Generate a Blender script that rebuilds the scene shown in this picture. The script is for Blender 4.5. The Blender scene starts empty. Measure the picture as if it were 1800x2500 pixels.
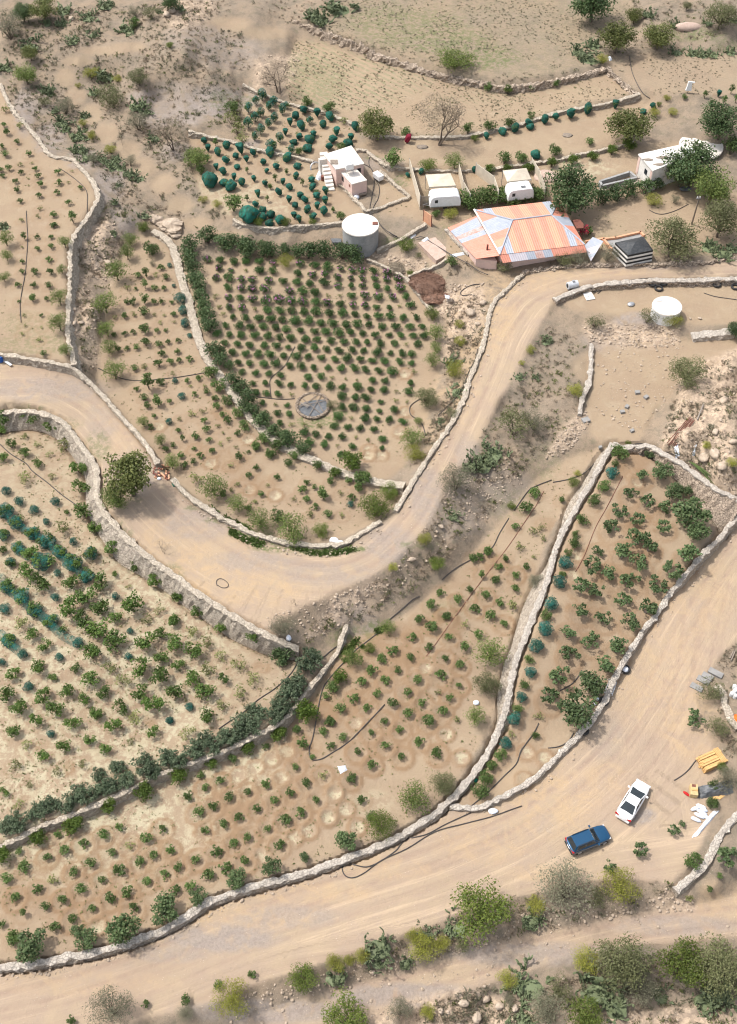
import bpy, math, random, re
import numpy as np
random.seed(7); RNG = np.random.default_rng(7)
C = bpy.context.scene.collection
# ------------------------------------------------------------------ camera
CAMH, D, F = 110.0, math.radians(50.5), 2800.0
SD, CD = math.sin(D), math.cos(D)
cam_d = bpy.data.cameras.new('camera'); cam = bpy.data.objects.new('camera', cam_d); C.objects.link(cam)
cam.location = (0, 0, CAMH); cam.rotation_euler = (math.pi/2 - D, 0, 0)
cam_d.sensor_fit = 'VERTICAL'; cam_d.sensor_height = 24; cam_d.lens = F/2500*24
cam_d.clip_start = 1; cam_d.clip_end = 9000
bpy.context.scene.camera = cam
def unproj(px, py, z):
    X = (np.asarray(px, float)-900)/F; Y = (1250-np.asarray(py, float))/F
    t = (CAMH-z)/(SD - Y*CD)
    return X*t, t*(CD + Y*SD)
def proj(x, y, z):
    dz = z-CAMH
    dep = y*CD - dz*SD
    return 900 + F*x/dep, 1250 - F*(y*SD + dz*CD)/dep
def depth(x, y, z): return y*CD - (z-CAMH)*SD
# ------------------------------------------------------------------ terrain grid
PX = np.concatenate([[-9000, -5000, -3000, -2000, -1500, -1200, -1000], np.arange(-800, 2601, 5.0), [2800, 3000, 3300, 3800, 4800, 6800, 10800]])
PY = np.arange(2950, -451, -5.0)
XS = (PX-900)/F
YY = (1250-PY)/F
TS = (CAMH-4)/(SD - YY*CD); YS = TS*(CD + YY*SD)
YS = np.concatenate([[-40., 0.], YS, [400, 520, 800, 1400, 3000, 6000]])
TS = np.concatenate([[70., 88.], TS, np.array([400, 520, 800, 1400, 3000, 6000])*CD + (CAMH-4)*SD])
GX = XS[None, :]*TS[:, None]; GY = np.repeat(YS[:, None], len(XS), 1)
NR, NC = GX.shape
def inpoly(px, py, poly):
    inside = np.zeros(px.shape, bool); n = len(poly); j = n-1
    for i in range(n):
        xi, yi = poly[i]; xj, yj = poly[j]
        if yi != yj:
            c = ((yi > py) != (yj > py)) & (px < (xj-xi)*(py-yi)/(yj-yi)+xi)
            inside ^= c
        j = i
    return inside
def pts(s): return [tuple(float(v) for v in p.split(',')) for p in s.split()]
def idw(px, py, ctrl):
    num = 0; den = 0
    for (a, b, z) in ctrl:
        w = 1/(((px-a)**2 + (py-b)**2)**1.5 + 1e-3); num = num + w*z; den = den + w
    return num/den
# walls traced in the photograph (pixel of the coping), reused as field borders
WA = pts("0,205 10,226 22,253 37,277 57,297 79,323 99,348 117,374 132,384 154,386 174,388 192,405 212,425 227,445 239,469 238,489 225,515 207,540 183,571 174,595 170,626 172,656 170,689 169,719 167,755 165,804 167,829 176,862 180,893")
WB1 = pts("0,865 50,872 116,884 180,897 220,935 259,974 275,994 303,1024 339,1063 366,1098 386,1134")
WB2 = pts("422,1170 450,1203 496,1237 551,1270 617,1303 694,1325 772,1333 827,1331 860,1317 900,1292 930,1273")
WB3 = pts("966,1248 1005,1182 1043,1121 1067,1084 1094,1048 1119,1004 1136,966 1149,920 1164,886 1177,850 1186,820 1190,790 1195,768 1201,747 1212,729 1232,712 1247,697 1261,682 1276,670")
WC = pts("0,1010 33,1005 69,1003 110,1010 143,1024 165,1043 182,1065 204,1096 220,1118 234,1140 237,1178 237,1214 248,1242 276,1278 303,1308 344,1346 380,1374 424,1406 471,1441 520,1474 576,1510 631,1541 686,1565 730,1587")
WCL = pts("0,1022 60,1016 110,1030 143,1063 179,1107 212,1156 209,1214 220,1261 248,1297 289,1338 331,1374 410,1433 454,1469 509,1507 565,1543 631,1574 666,1587 728,1600")
WD = pts("373,563 392,573 409,585 422,602 431,632 439,665 450,704 461,734 469,767 478,803 489,838 503,872 527,902 560,949 588,988 621,1029 654,1062 692,1090 734,1112 775,1128 816,1148 839,1157 881,1168 936,1182 988,1186")
WE = pts("896,632 943,652 984,674 1006,694 1023,716 1037,738 1053,756")
WE2 = pts("997,675 1026,663 1063,651 1090,633")
WF = pts("570,535 592,547 625,554 664,558 708,554 763,550 818,546 838,543")
WG = pts("460,320 496,330 537,339 570,346 603,357 639,367 680,376 722,383 749,390 766,394")
WH = pts("594,206 609,216 639,229 675,243 708,254 749,263 785,273 824,287 860,302")
WI = pts("869,367 896,367 905,378 924,391 938,402 953,409 997,411 1011,414 1068,417 1112,418 1145,417 1174,414 1211,411 1278,403 1306,396 1360,392 1405,379 1453,370 1486,364 1520,355 1548,346")
WJ = pts("927,416 951,437 975,459 1003,481 979,488 924,510 892,516 880,499 859,479 843,459 825,448")
WK = pts("900,334 960,335 1014,336 1073,335 1127,335 1165,327 1203,319 1256,307 1297,296 1350,277 1413,265 1468,256 1515,245 1562,229")
WL = pts("900,124 1005,160 1082,182 1159,198 1231,212 1308,204 1396,187 1479,165")
WM = pts("1275,665 1330,654 1396,646 1506,644 1616,644 1727,638 1810,629")
WN = pts("1354,733 1382,722 1410,708 1447,699 1498,691 1537,690 1588,685 1622,686 1706,685 1810,681")
WO = pts("1689,822 1734,814 1770,810 1815,806")
WP = pts("1444,840 1443,862 1444,886 1441,927 1430,955 1419,982 1416,1012")
WQ = pts("1496,1084 1482,1108 1460,1146 1441,1185 1416,1221 1400,1254 1378,1292 1361,1328 1351,1360 1341,1398 1325,1448 1308,1489 1284,1550 1260,1609 1246,1676 1235,1731 1216,1786 1198,1826 1178,1860 1155,1893 1131,1921 1098,1954 1062,1990 1020,2015 965,2048 910,2073 855,2092 786,2119 731,2136 676,2150 620,2165 565,2183 510,2202 441,2248 386,2276 331,2298 276,2314 220,2328 165,2339 110,2350 55,2358 -5,2363")
WR = pts("1810,1252 1777,1290 1750,1323 1716,1353 1689,1386 1661,1419 1637,1447 1600,1505 1572,1538 1547,1576 1519,1620 1494,1670 1478,1709 1459,1739 1434,1775 1398,1811 1357,1852 1315,1893 1274,1921 1233,1943 1191,1965 1167,1973 1098,1972")
WS = pts("1496,1084 1518,1094 1557,1090 1590,1091 1626,1111 1667,1135 1708,1168 1750,1196 1812,1226")
WT = pts("-5,2068 41,2050 91,2022 152,2000 193,1984 248,1959 325,1926 386,1893 455,1868 538,1838 593,1811 648,1786 700,1755 733,1709 766,1665 799,1627 829,1585 838,1547 846,1525")
WU = pts("1810,1980 1769,2026 1748,2056 1727,2105 1688,2143 1650,2176")
WV = pts("1751,1674 1765,1696 1773,1728 1783,1754 1802,1780")
WX = pts("1040,547 1006,567 975,587 942,602 920,611")
WY = pts("1088,560 1111,586 1145,622")
def off(l, dx, dy): return [(a+dx, b+dy) for a, b in l]
ROAD = off(WB1, 2, 12) + off(WB2, 0, 14) + off(WB3, 10, 6) + pts("1330,660 1396,652 1506,650 1616,650 1727,644 1960,627 1960,672 1800,676 1706,679 1588,680 1498,686 1447,694 1400,705 1360,728 1345,752 1330,780 1300,830 1250,930 1200,1020 1145,1110 1090,1190 1062,1250 1015,1320 960,1375 900,1415 820,1448 740,1485 660,1530") + WC[::-1][1:] + pts("-260,1000 -260,865")
LROAD = pts("1950,1110") + off(WR, 6, 4) + off(WQ[26:], 2, 8) + pts("-300,2420 -300,2700 200,2560 350,2490 520,2450 640,2400 760,2360 860,2330 960,2290 1080,2250 1200,2200 1320,2180 1450,2150 1560,2150 1640,2160 1680,2120 1715,2060 1735,1990 1760,1900 1745,1840 1735,1800 1720,1740 1700,1700 1730,1640 1800,1560 1950,1420")
TRACK = pts("2100,2130 1800,2185 1700,2210 1560,2230 1400,2260 1250,2290 1150,2330 1000,2370 870,2400 760,2430 640,2470 500,2540 700,2640 900,2520 1000,2470 1150,2420 1250,2385 1400,2335 1550,2310 1700,2300 2100,2240")
CENTER = pts("470,640 600,615 880,632 943,657 1006,700 1053,762 1075,830 1072,900 1060,980 1030,1060 1000,1100 985,1140 945,1172") + [(a+4, b-6) for a, b in WD[::-1][2:-5]]
STRIP = pts("355,572") + off(WD, -5, 5) + pts("990,1200 960,1240 916,1275 860,1308 772,1326 694,1318 617,1296 551,1263 496,1230 430,1180 386,1128 339,1058 303,1018 262,970 232,930 236,880 250,800 268,700 295,630 330,575")
TERR = pts("-400,120 -60,130") + off(WA[:-1], -2, 2) + pts("176,892 116,880 50,868 0,860 -400,850")
BLEFT = off(WCL, 0, 4) + pts("752,1625 735,1680 690,1748") + off(WT[::-1][7:], 0, -4) + pts("-400,2150 -400,1010")
MID = off(WT[:-1], 4, 10) + pts("930,1540 1050,1452 1150,1355 1250,1240 1310,1165 1400,1110 1485,1090") + off(WQ[1:20], -30, 0) + off(WQ[20:], -14, -10) + pts("-300,2400 -300,2150")
FIG = off(WQ[:26], 6, 2) + off(WR[::-1][:-5], -3, -3) + pts("1716,1330 1736,1298 1728,1243 1694,1215 1653,1168 1626,1133 1590,1105 1520,1100")
NETLO = off(WG, 0, 8) + pts("800,440 840,470 892,520 838,540") + off(WF[::-1], 0, -4) + pts("500,500 470,420")
NETUP = off(WH, 0, 6) + pts("880,350 860,360 790,372 760,388") + off(WG[::-1][3:7], 0, -5) + pts("590,320 585,260")
ROWF = off(WK, 0, 6) + pts("1600,250 1560,290 1520,345") + off(WI[::-1], 0, -5)
DRYF = pts("720,95 800,105") + off(WL, 0, 12) + pts("1556,224") + off(WK[::-1][1:], 0, -6) + pts("860,296") + off(WH[::-1][1:5], 0, -6) + pts("690,190")
FARF = pts("740,40 900,-40 1500,-60 1560,60 1480,150") + off(WL[::-1], 0, -14) + pts("800,80")
FARR = pts("1500,160 1600,128 2000,140 2000,230 1720,232 1570,226")
YARD = pts("930,425 1003,478 1100,470 1320,470 1460,440 1600,430 1800,470 2000,460 2000,610 1727,625 1506,634 1396,634 1300,640 1220,640 1090,640 1090,560 1040,545 930,520")
CARAV = pts("960,415 1360,398 1548,352 1700,345 1700,390 1590,420 1460,440 1330,462 1140,474 1010,470")
TANKT = pts("1370,728 1447,706 1588,694 1706,692 1960,688 1960,775 1760,795 1640,790 1560,790 1500,770 1400,755")
PLAT = pts("1450,850 1520,800 1690,830 1830,820 1830,870 1720,900 1660,940 1600,1000 1560,1080 1510,1080 1470,1090 1440,1060 1430,1000 1450,930")
SLOPEU = pts("560,1300")
REG = [  # name, polygon, height control points, kind of ground
 ('dirt_road', ROAD, [(-200,930,7.2),(0,950,6.8),(290,1120,5.8),(600,1400,5.0),(900,1380,5.0),(1080,1150,5.6),(1250,750,6.8),(1500,660,7.2),(1800,655,7.4)]),
 ('lower_road', LROAD, [(-100,2450,0),(700,2250,0),(1300,2000,0),(1500,1740,.6),(1750,1420,1.9),(1900,1200,3.4)]),
 ('dirt_track', TRACK, [(500,2520,-1.6),(1200,2350,-1.6),(1900,2210,-1.2)]),
 ('center_field', CENTER, [(600,640,5.2),(800,640,5.2),(750,800,4.3),(800,1100,3.8)]),
 ('strip_field', STRIP, [(380,620,5.0),(400,1000,4.4),(800,1250,3.9)]),
 ('terrace_field', TERR, [(0,250,10.),(100,450,9.2),(80,850,8.0)]),
 ('lemon_field', BLEFT, [(0,1100,4.3),(250,1250,4.1),(300,1500,3.0),(0,1900,1.5),(300,1850,1.6),(700,1650,2.2)]),
 ('sapling_field', MID, [(0,2320,.3),(400,2180,.3),(0,2120,.7),(700,2090,.3),(1000,1960,.25),(700,1900,.8),(1150,1800,.7),(1000,1560,1.7),(1250,1550,1.0),(1300,1260,2.6),(1450,1110,3.8)]),
 ('fig_field', FIG, [(1150,1940,.15),(1300,1850,.4),(1270,1650,1.9),(1440,1710,.9),(1550,1520,1.7),(1330,1480,2.8),(1600,1300,3.6),(1520,1110,4.4)]),
 ('netted_field', NETLO, [(650,420,7.7)]),
 ('upper_netted_field', NETUP, [(700,300,8.0),(850,340,8.3)]),
 ('bare_terrace', ROWF, [(960,370,8.5),(1500,290,8.7)]),
 ('stubble_field', DRYF, [(680,230,8.2),(800,250,8.5),(960,320,8.7),(1300,280,8.9),(1000,170,9.6),(1450,200,9.5)]),
 ('fallow_field', FARF, [(1100,80,10.9),(1230,190,10.5)]),
 ('upper_fallow_field', FARR, [(1700,180,10.3)]),
 ('yard', YARD, [(980,500,7.5),(1300,560,7.2),(1600,540,7.6),(1780,560,7.6)]),
 ('caravan_terrace', CARAV, [(1100,440,8.1),(1550,390,8.4)]),
 ('tank_terrace', TANKT, [(1600,740,6.5)]),
 ('building_plot', PLAT, [(1550,870,5.6),(1480,1060,5.0)]),
]
HINT = [(215,760,7.0,25),(240,560,7.6,25),(300,520,7.3,20),(200,330,8.6,25),(120,250,9.4,20),(330,400,8,25),(420,450,7.8,20),(450,560,6,12),(250,880,5.0,10),
 (60,60,12.5,40),(300,100,12,40),(600,110,10.2,20),(650,110,10.,20),(640,170,9.4,16),(430,120,13.6,30),(500,165,11.8,20),(550,180,10.2,14),(580,190,9.2,10),(585,220,8.4,10),(480,300,8.7,18),(560,300,8.3,14),(300,250,9.6,16),(340,215,10.8,14),(400,260,9,30),(260,210,9.4,30),(600,40,11.2,30),(690,50,10.1,16),(690,100,9.5,14),(670,150,9.0,12),(1750,60,12,40),(1600,60,12,30),(-300,400,10,60),(-300,-200,16,90),(900,-250,15,90),(2000,-200,16,90),
 (1120,720,5.6,12),(1150,780,6,10),(1085,820,4.4,8),(1130,880,5.2,8),(1100,960,4.8,8),(1230,1000,5.4,15),(1330,850,6.1,20),(1400,800,6.3,15),(1300,1000,5.2,20),(1250,1100,4.8,20),(1370,1050,5,15),(1100,1300,4.4,15),(1000,1420,3.6,12),(900,1470,3.2,12),(800,1520,3.0,12),(1150,1280,4,10),
 (1000,600,6.6,15),(1060,690,6,12),(1180,650,6.8,12),(900,580,6.6,10),(600,572,7.3,10),(700,575,7.3,10),(540,548,7.2,10),(790,565,7.2,10),
 (1700,960,8,20),(1780,1000,9,20),(1680,1060,7.4,15),(1780,1130,8,20),(1790,880,8.3,15),(2000,1000,11,60),(1620,1090,6.6,10),(1800,1210,6.3,8),
 (1790,1650,1.4,12),(1780,1720,1.4,10),(1790,1850,1.4,10),(1790,1940,1.0,8),(1790,2070,.9,20),(1900,1800,1.6,50),(1740,2150,.2,20),(1660,2200,-.8,10),
 (800,2390,-1,12),(1000,2320,-.8,12),(1200,2240,-.6,12),(1500,2190,-.6,12),(600,2440,-1,10),
 (1200,2450,-2.6,15),(1500,2380,-2.2,15),(1700,2350,-2,15),(1000,2500,-2.6,15),(1600,2500,-3.4,30),(1200,2650,-4,50),(1900,2500,-3,50),(400,2700,-2,50)]
H = np.zeros((NR, NC)); W = np.zeros((NR, NC))
for name, poly, ctrl in REG:
    zm = sum(c[2] for c in ctrl)/len(ctrl)
    z = np.full((NR, NC), zm)
    for _ in range(2):
        px, py = proj(GX, GY, z); z = idw(px, py, ctrl)
    px, py = proj(GX, GY, z)
    m = inpoly(px, py, poly) & (GY > 5)
    H[m] += z[m]; W[m] += 1
for a, b, z, r in HINT:
    px, py = proj(GX, GY, z)
    m = ((px-a)**2 + (py-b)**2 < r*r) & (W == 0) & (GY > 5)
    H[m] += z; W[m] += 1
k = W > 0; H[k] /= W[k]; W = k.astype(float)
far = GY > 500; H[far] = 16; W[far] = 1
near = GY < 12; H[near] = -3; W[near] = 1
def pushpull(v, w):
    if min(v.shape) <= 3: return np.full(v.shape, (v*w).sum()/max(w.sum(), 1e-9))
    r, c = v.shape; vp = np.pad(v*w, ((0, r % 2), (0, c % 2))); wp = np.pad(w, ((0, r % 2), (0, c % 2)))
    sv = vp[0::2, 0::2]+vp[1::2, 0::2]+vp[0::2, 1::2]+vp[1::2, 1::2]; sw = wp[0::2, 0::2]+wp[1::2, 0::2]+wp[0::2, 1::2]+wp[1::2, 1::2]
    lo = pushpull(sv/np.maximum(sw, 1e-9), (sw > 0).astype(float))
    up = np.repeat(np.repeat(lo, 2, 0), 2, 1)[:r, :c]
    return np.where(w > 0, v, up)
def blur(a, n=1):
    for _ in range(n):
        p = np.pad(a, 1, mode='edge')
        a = (p[:-2, 1:-1]+p[2:, 1:-1]+p[1:-1, :-2]+p[1:-1, 2:]+2*p[1:-1, 1:-1])/6
    return a
known = W > 0
H = pushpull(H, W)
for _ in range(140):
    H = np.where(known, H, blur(H))
H = blur(H, 3)
def vnoise(x, y, seed):
    xi = np.floor(x).astype(np.int64); yi = np.floor(y).astype(np.int64); fx = x-xi; fy = y-yi
    fx = fx*fx*(3-2*fx); fy = fy*fy*(3-2*fy)
    def h(a, b):
        n = (a*374761393 + b*668265263 + seed*974711) & 0x7fffffff
        n = ((n ^ (n >> 13))*1274126177) & 0x7fffffff
        return ((n ^ (n >> 16)) & 0xffff)/65535.0
    return (h(xi, yi)*(1-fx)+h(xi+1, yi)*fx)*(1-fy)+(h(xi, yi+1)*(1-fx)+h(xi+1, yi+1)*fx)*fy
def fbm(x, y, seed, o=4):
    s = 0; a = .5
    for i in range(o): s = s+a*(vnoise(x*2**i, y*2**i, seed+i)-.5); a *= .5
    return s*2
# ground roughness by kind
px, py = proj(GX, GY, H)
FLD = np.zeros((NR, NC)); RDM = np.zeros((NR, NC)); REGID = np.zeros((NR, NC), int)
for n, (name, poly, ctrl) in enumerate(REG):
    m = inpoly(px, py, poly) & (GY > 5) & (GY < 500)
    REGID[m] = n+1
    if n < 3: RDM[m] = 1; FLD[m] = 0
    else: FLD[m] = 1; RDM[m] = 0
def blob(px, py, l):
    o = np.zeros(px.shape)
    for t in l.split():
        v = [float(q) for q in t.split(',')]; s = v[4] if len(v) > 4 else 1.
        d = ((px-v[0])/v[2])**2 + ((py-v[1])/v[3])**2
        o = np.maximum(o, s*np.clip(1.6-d*1.1, 0, 1))
    return o
ROCKP = [pts("1100,690 1150,690 1182,690 1185,760 1170,800 1150,830 1120,850 1085,880 1080,840 1100,790 1060,760"), pts("1660,930 1700,890 1800,850 1900,840 1900,1260 1800,1215 1700,1160 1640,1115 1610,1085 1650,1000"),
 pts("195,550 262,520 300,580 275,700 230,690 200,640"), pts("178,690 215,660 240,760 245,860 235,900 190,890 178,800"), pts("380,20 520,0 520,50 430,80"), pts("800,2560 1000,2440 1130,2410 1300,2460 1500,2480 1800,2440 1800,2700 900,2700"), pts("620,140 740,130 720,200 620,230"),
 pts("1380,1040 1430,1000 1440,1030 1400,1090 1370,1110 1330,1120"), pts("1420,795 1500,790 1660,800 1660,845 1560,850 1440,835"), pts("740,1570 860,1490 960,1430 900,1420 820,1450"), pts("1620,2170 1680,2150 1700,2230 1560,2220"), pts("900,620 1010,625 1080,640 1030,665 985,668")]
ROCK = np.zeros((NR, NC))
for p in ROCKP: ROCK[inpoly(px, py, p)] = 1
ROCK = blur(ROCK, 4)
free = (1-np.clip(blur(FLD+RDM, 3), 0, 1))*(GY < 500)
H = H + free*(fbm(GX/14, GY/14, 31, 3)*1.1*(GY > 120) + fbm(GX/6, GY/6, 3)*.5 + fbm(GX/1.6, GY/1.6, 9, 3)*.28) + ROCK*(np.abs(fbm(GX/1.8, GY/1.8, 21, 4))*.8) + (FLD+RDM)*fbm(GX/3, GY/3, 5, 3)*.06
def hz(x, y):
    x = np.asarray(x, float); y = np.asarray(y, float)
    fi = np.clip(np.interp(y, YS, np.arange(NR)), 0, NR-1.001); t = np.interp(y, YS, TS)
    fj = np.clip(np.interp(x/t, XS, np.arange(NC)), 0, NC-1.001)
    i = fi.astype(int); j = fj.astype(int); a = fi-i; b = fj-j
    return (H[i, j]*(1-b)+H[i, j+1]*b)*(1-a)+(H[i+1, j]*(1-b)+H[i+1, j+1]*b)*a
def cell(x, y):
    fi = np.clip(np.interp(y, YS, np.arange(NR)), 0, NR-1.001); fj = np.clip(np.interp(np.asarray(x)/np.interp(y, YS, TS), XS, np.arange(NC)), 0, NC-1.001)
    return fi.astype(int), fj.astype(int)
def ground(px, py, h=0.):
    px = np.asarray(px, float); z = np.full(px.shape, 4.) if px.shape else 4.
    for _ in range(24):
        x, y = unproj(px, py, z); z = z*.45+.55*(hz(x, y)+h)
    x, y = unproj(px, py, z)
    return x, y, hz(x, y)
# ------------------------------------------------------------------ object helpers
def tag(o, label=None, cat=None, group=None, kind=None):
    if label: o['label'] = label
    if cat: o['category'] = cat
    if group: o['group'] = group
    if kind: o['kind'] = kind
    return o
def link(name, me, parent=None, loc=None):
    o = bpy.data.objects.new(name, me); C.objects.link(o)
    if parent: o.parent = parent
    if loc is not None: o.location = loc
    return o
def mesh(name, v, f, mats, mi=None, smooth=False):
    me = bpy.data.meshes.new(name); me.from_pydata([tuple(map(float, q)) for q in v], [], [tuple(map(int, q)) for q in f])
    for m in (mats if isinstance(mats, (list, tuple)) else [mats]): me.materials.append(m)
    if mi is not None: me.polygons.foreach_set('material_index', np.array(mi, np.int32))
    if smooth: me.polygons.foreach_set('use_smooth', np.ones(len(me.polygons), bool))
    me.update(); return me
class MB:
    def __init__(s): s.v = []; s.f = []; s.m = []
    def add(s, v, f, m=0):
        n = len(s.v); s.v += [tuple(q) for q in v]; s.f += [tuple(i+n for i in q) for q in f]; s.m += [m]*len(f); return s
    def prism(s, base, top, m=0, mtop=None):       # matching rings, bottom then top
        n = len(base); v = list(base)+list(top)
        s.add(v, [(i, (i+1) % n, n+(i+1) % n, n+i) for i in range(n)] + [tuple(range(n-1, -1, -1))], m)
        s.add(list(top), [tuple(range(n))], m if mtop is None else mtop); return s
    def box(s, c, sz, rz=0, m=0, tilt=0):
        cx, cy, cz = c; a, b, h = sz[0]/2, sz[1]/2, sz[2]; co, si = math.cos(rz), math.sin(rz)
        q = [(cx+x*co-y*si, cy+x*si+y*co) for x, y in ((-a, -b), (a, -b), (a, b), (-a, b))]
        return s.prism([(x, y, cz) for x, y in q], [(x, y, cz+h) for x, y in q], m)
    def tube(s, path, r, n=6, m=0):
        path = [np.array(p, float) for p in path]; rs = r if isinstance(r, (list, tuple)) else [r]*len(path); v = []
        for i, p in enumerate(path):
            d = path[min(i+1, len(path)-1)]-path[max(i-1, 0)]; d = d/max(np.linalg.norm(d), 1e-9)
            a = np.cross(d, (0, 0, 1.)) if abs(d[2]) < .95 else np.cross(d, (1., 0, 0)); a /= np.linalg.norm(a); b = np.cross(d, a)
            v += [p+rs[i]*(a*math.cos(t)+b*math.sin(t)) for t in [2*math.pi*k/n for k in range(n)]]
        L = len(path)
        f = [(i*n+k, i*n+(k+1) % n, (i+1)*n+(k+1) % n, (i+1)*n+k) for i in range(L-1) for k in range(n)]
        return s.add(v, f+[tuple(range(n-1, -1, -1)), tuple((L-1)*n+k for k in range(n))], m)
    def cyl(s, c, r, h, n=24, m=0, mtop=None, r2=None):
        r2 = r if r2 is None else r2; a = [2*math.pi*k/n for k in range(n)]
        return s.prism([(c[0]+r*math.cos(t), c[1]+r*math.sin(t), c[2]) for t in a], [(c[0]+r2*math.cos(t), c[1]+r2*math.sin(t), c[2]+h) for t in a], m, mtop)
    def me(s, name, mats, smooth=False): return mesh(name, s.v, s.f, mats, s.m, smooth)
    def obj(s, name, mats, parent=None, smooth=False): return link(name, s.me(name, mats, smooth), parent)
def lump(rx, ry, rz, seed=0, amp=.12, n=14, rings=8, f=2.2):
    v = []; fc = []
    for i in range(rings+1):
        t = math.pi*i/rings
        for k in range(n):
            a = 2*math.pi*k/n; d = np.array((math.sin(t)*math.cos(a), math.sin(t)*math.sin(a), math.cos(t)))
            s = 1+amp*2*float(fbm(np.array(d[0]*f+9.3+seed), np.array(d[1]*f+d[2]*f*1.7+4.1), seed, 3))
            v.append(d*s*(rx, ry, rz))
    for i in range(rings):
        for k in range(n): fc.append((i*n+k, (i+1)*n+k, (i+1)*n+(k+1) % n, i*n+(k+1) % n))
    return v, fc
# ------------------------------------------------------------------ materials
def newmat(name):
    m = bpy.data.materials.new(name); m.use_nodes = True; nt = m.node_tree; b = nt.nodes['Principled BSDF']; b.inputs['Roughness'].default_value = .8
    b.inputs['Specular IOR Level'].default_value = .25
    return m, nt, b
def N(nt, t, **kw):
    n = nt.nodes.new(t)
    for k, v in kw.items():
        if k in n.inputs: n.inputs[k].default_value = v
        else: setattr(n, k, v)
    return n
def rgb(c): return (c[0], c[1], c[2], 1)
def mix(nt, fac, a, b, blend='MIX'):
    n = nt.nodes.new('ShaderNodeMix'); n.data_type = 'RGBA'; n.blend_type = blend; n.clamp_factor = True
    for s, v in ((0, fac), (6, a), (7, b)):
        if hasattr(v, 'is_output') or hasattr(v, 'links'): nt.links.new(v, n.inputs[s])
        else: n.inputs[s].default_value = v if s == 0 else rgb(v)
    return n.outputs[2]
def math_(nt, op, a, b=0., clamp=False):
    n = nt.nodes.new('ShaderNodeMath'); n.operation = op; n.use_clamp = clamp
    for s, v in ((0, a), (1, b)):
        if hasattr(v, 'links'): nt.links.new(v, n.inputs[s])
        else: n.inputs[s].default_value = v
    return n.outputs[0]
def ramp(nt, fac, lo, hi):
    n = nt.nodes.new('ShaderNodeMapRange'); n.interpolation_type = 'SMOOTHSTEP'; nt.links.new(fac, n.inputs[0]); n.inputs[1].default_value = lo; n.inputs[2].default_value = hi; return n.outputs[0]
def noise(nt, scale, detail=4, rough=.6, vec=None, dist=0):
    n = N(nt, 'ShaderNodeTexNoise', Scale=scale, Detail=detail, Roughness=rough, Distortion=dist)
    if vec is not None: nt.links.new(vec, n.inputs['Vector'])
    return n.outputs['Fac']
def geo(nt): return nt.nodes.new('ShaderNodeNewGeometry')
def bump(nt, b, h, s, d=.1):
    n = N(nt, 'ShaderNodeBump', Strength=s, Distance=d); nt.links.new(h, n.inputs['Height']); nt.links.new(n.outputs[0], b.inputs['Normal'])
def plain(name, c, rough=.7, c2=None, scale=3., metal=0., bs=0., spec=.25):
    m, nt, b = newmat(name); b.inputs['Roughness'].default_value = rough; b.inputs['Metallic'].default_value = metal; b.inputs['Specular IOR Level'].default_value = spec
    tc = nt.nodes.new('ShaderNodeTexCoord').outputs['Object']
    c2 = c2 or tuple(v*.8 for v in c)
    nz = noise(nt, scale, 5, .65, tc); nt.links.new(mix(nt, ramp(nt, nz, .35, .68), c, c2), b.inputs['Base Color'])
    if bs: bump(nt, b, noise(nt, scale*6, 4, .7, tc), bs, .03)
    return m
def leaf(name, c1, c2, var=.3, trans=.2):
    m, nt, b = newmat(name); b.inputs['Roughness'].default_value = .55
    g = geo(nt); oi = nt.nodes.new('ShaderNodeObjectInfo')
    col = mix(nt, g.outputs['Random Per Island'], c1, c2)
    h = N(nt, 'ShaderNodeHueSaturation'); nt.links.new(col, h.inputs['Color'])
    nt.links.new(math_(nt, 'ADD', math_(nt, 'MULTIPLY', oi.outputs['Random'], var), 1-var/2), h.inputs['Value'])
    nt.links.new(h.outputs[0], b.inputs['Base Color'])
    tr = N(nt, 'ShaderNodeBsdfTranslucent'); nt.links.new(h.outputs[0], tr.inputs['Color'])
    mx = N(nt, 'ShaderNodeMixShader', Fac=trans); nt.links.new(b.outputs[0], mx.inputs[1]); nt.links.new(tr.outputs[0], mx.inputs[2])
    nt.links.new(mx.outputs[0], nt.nodes['Material Output'].inputs['Surface']); return m
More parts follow.
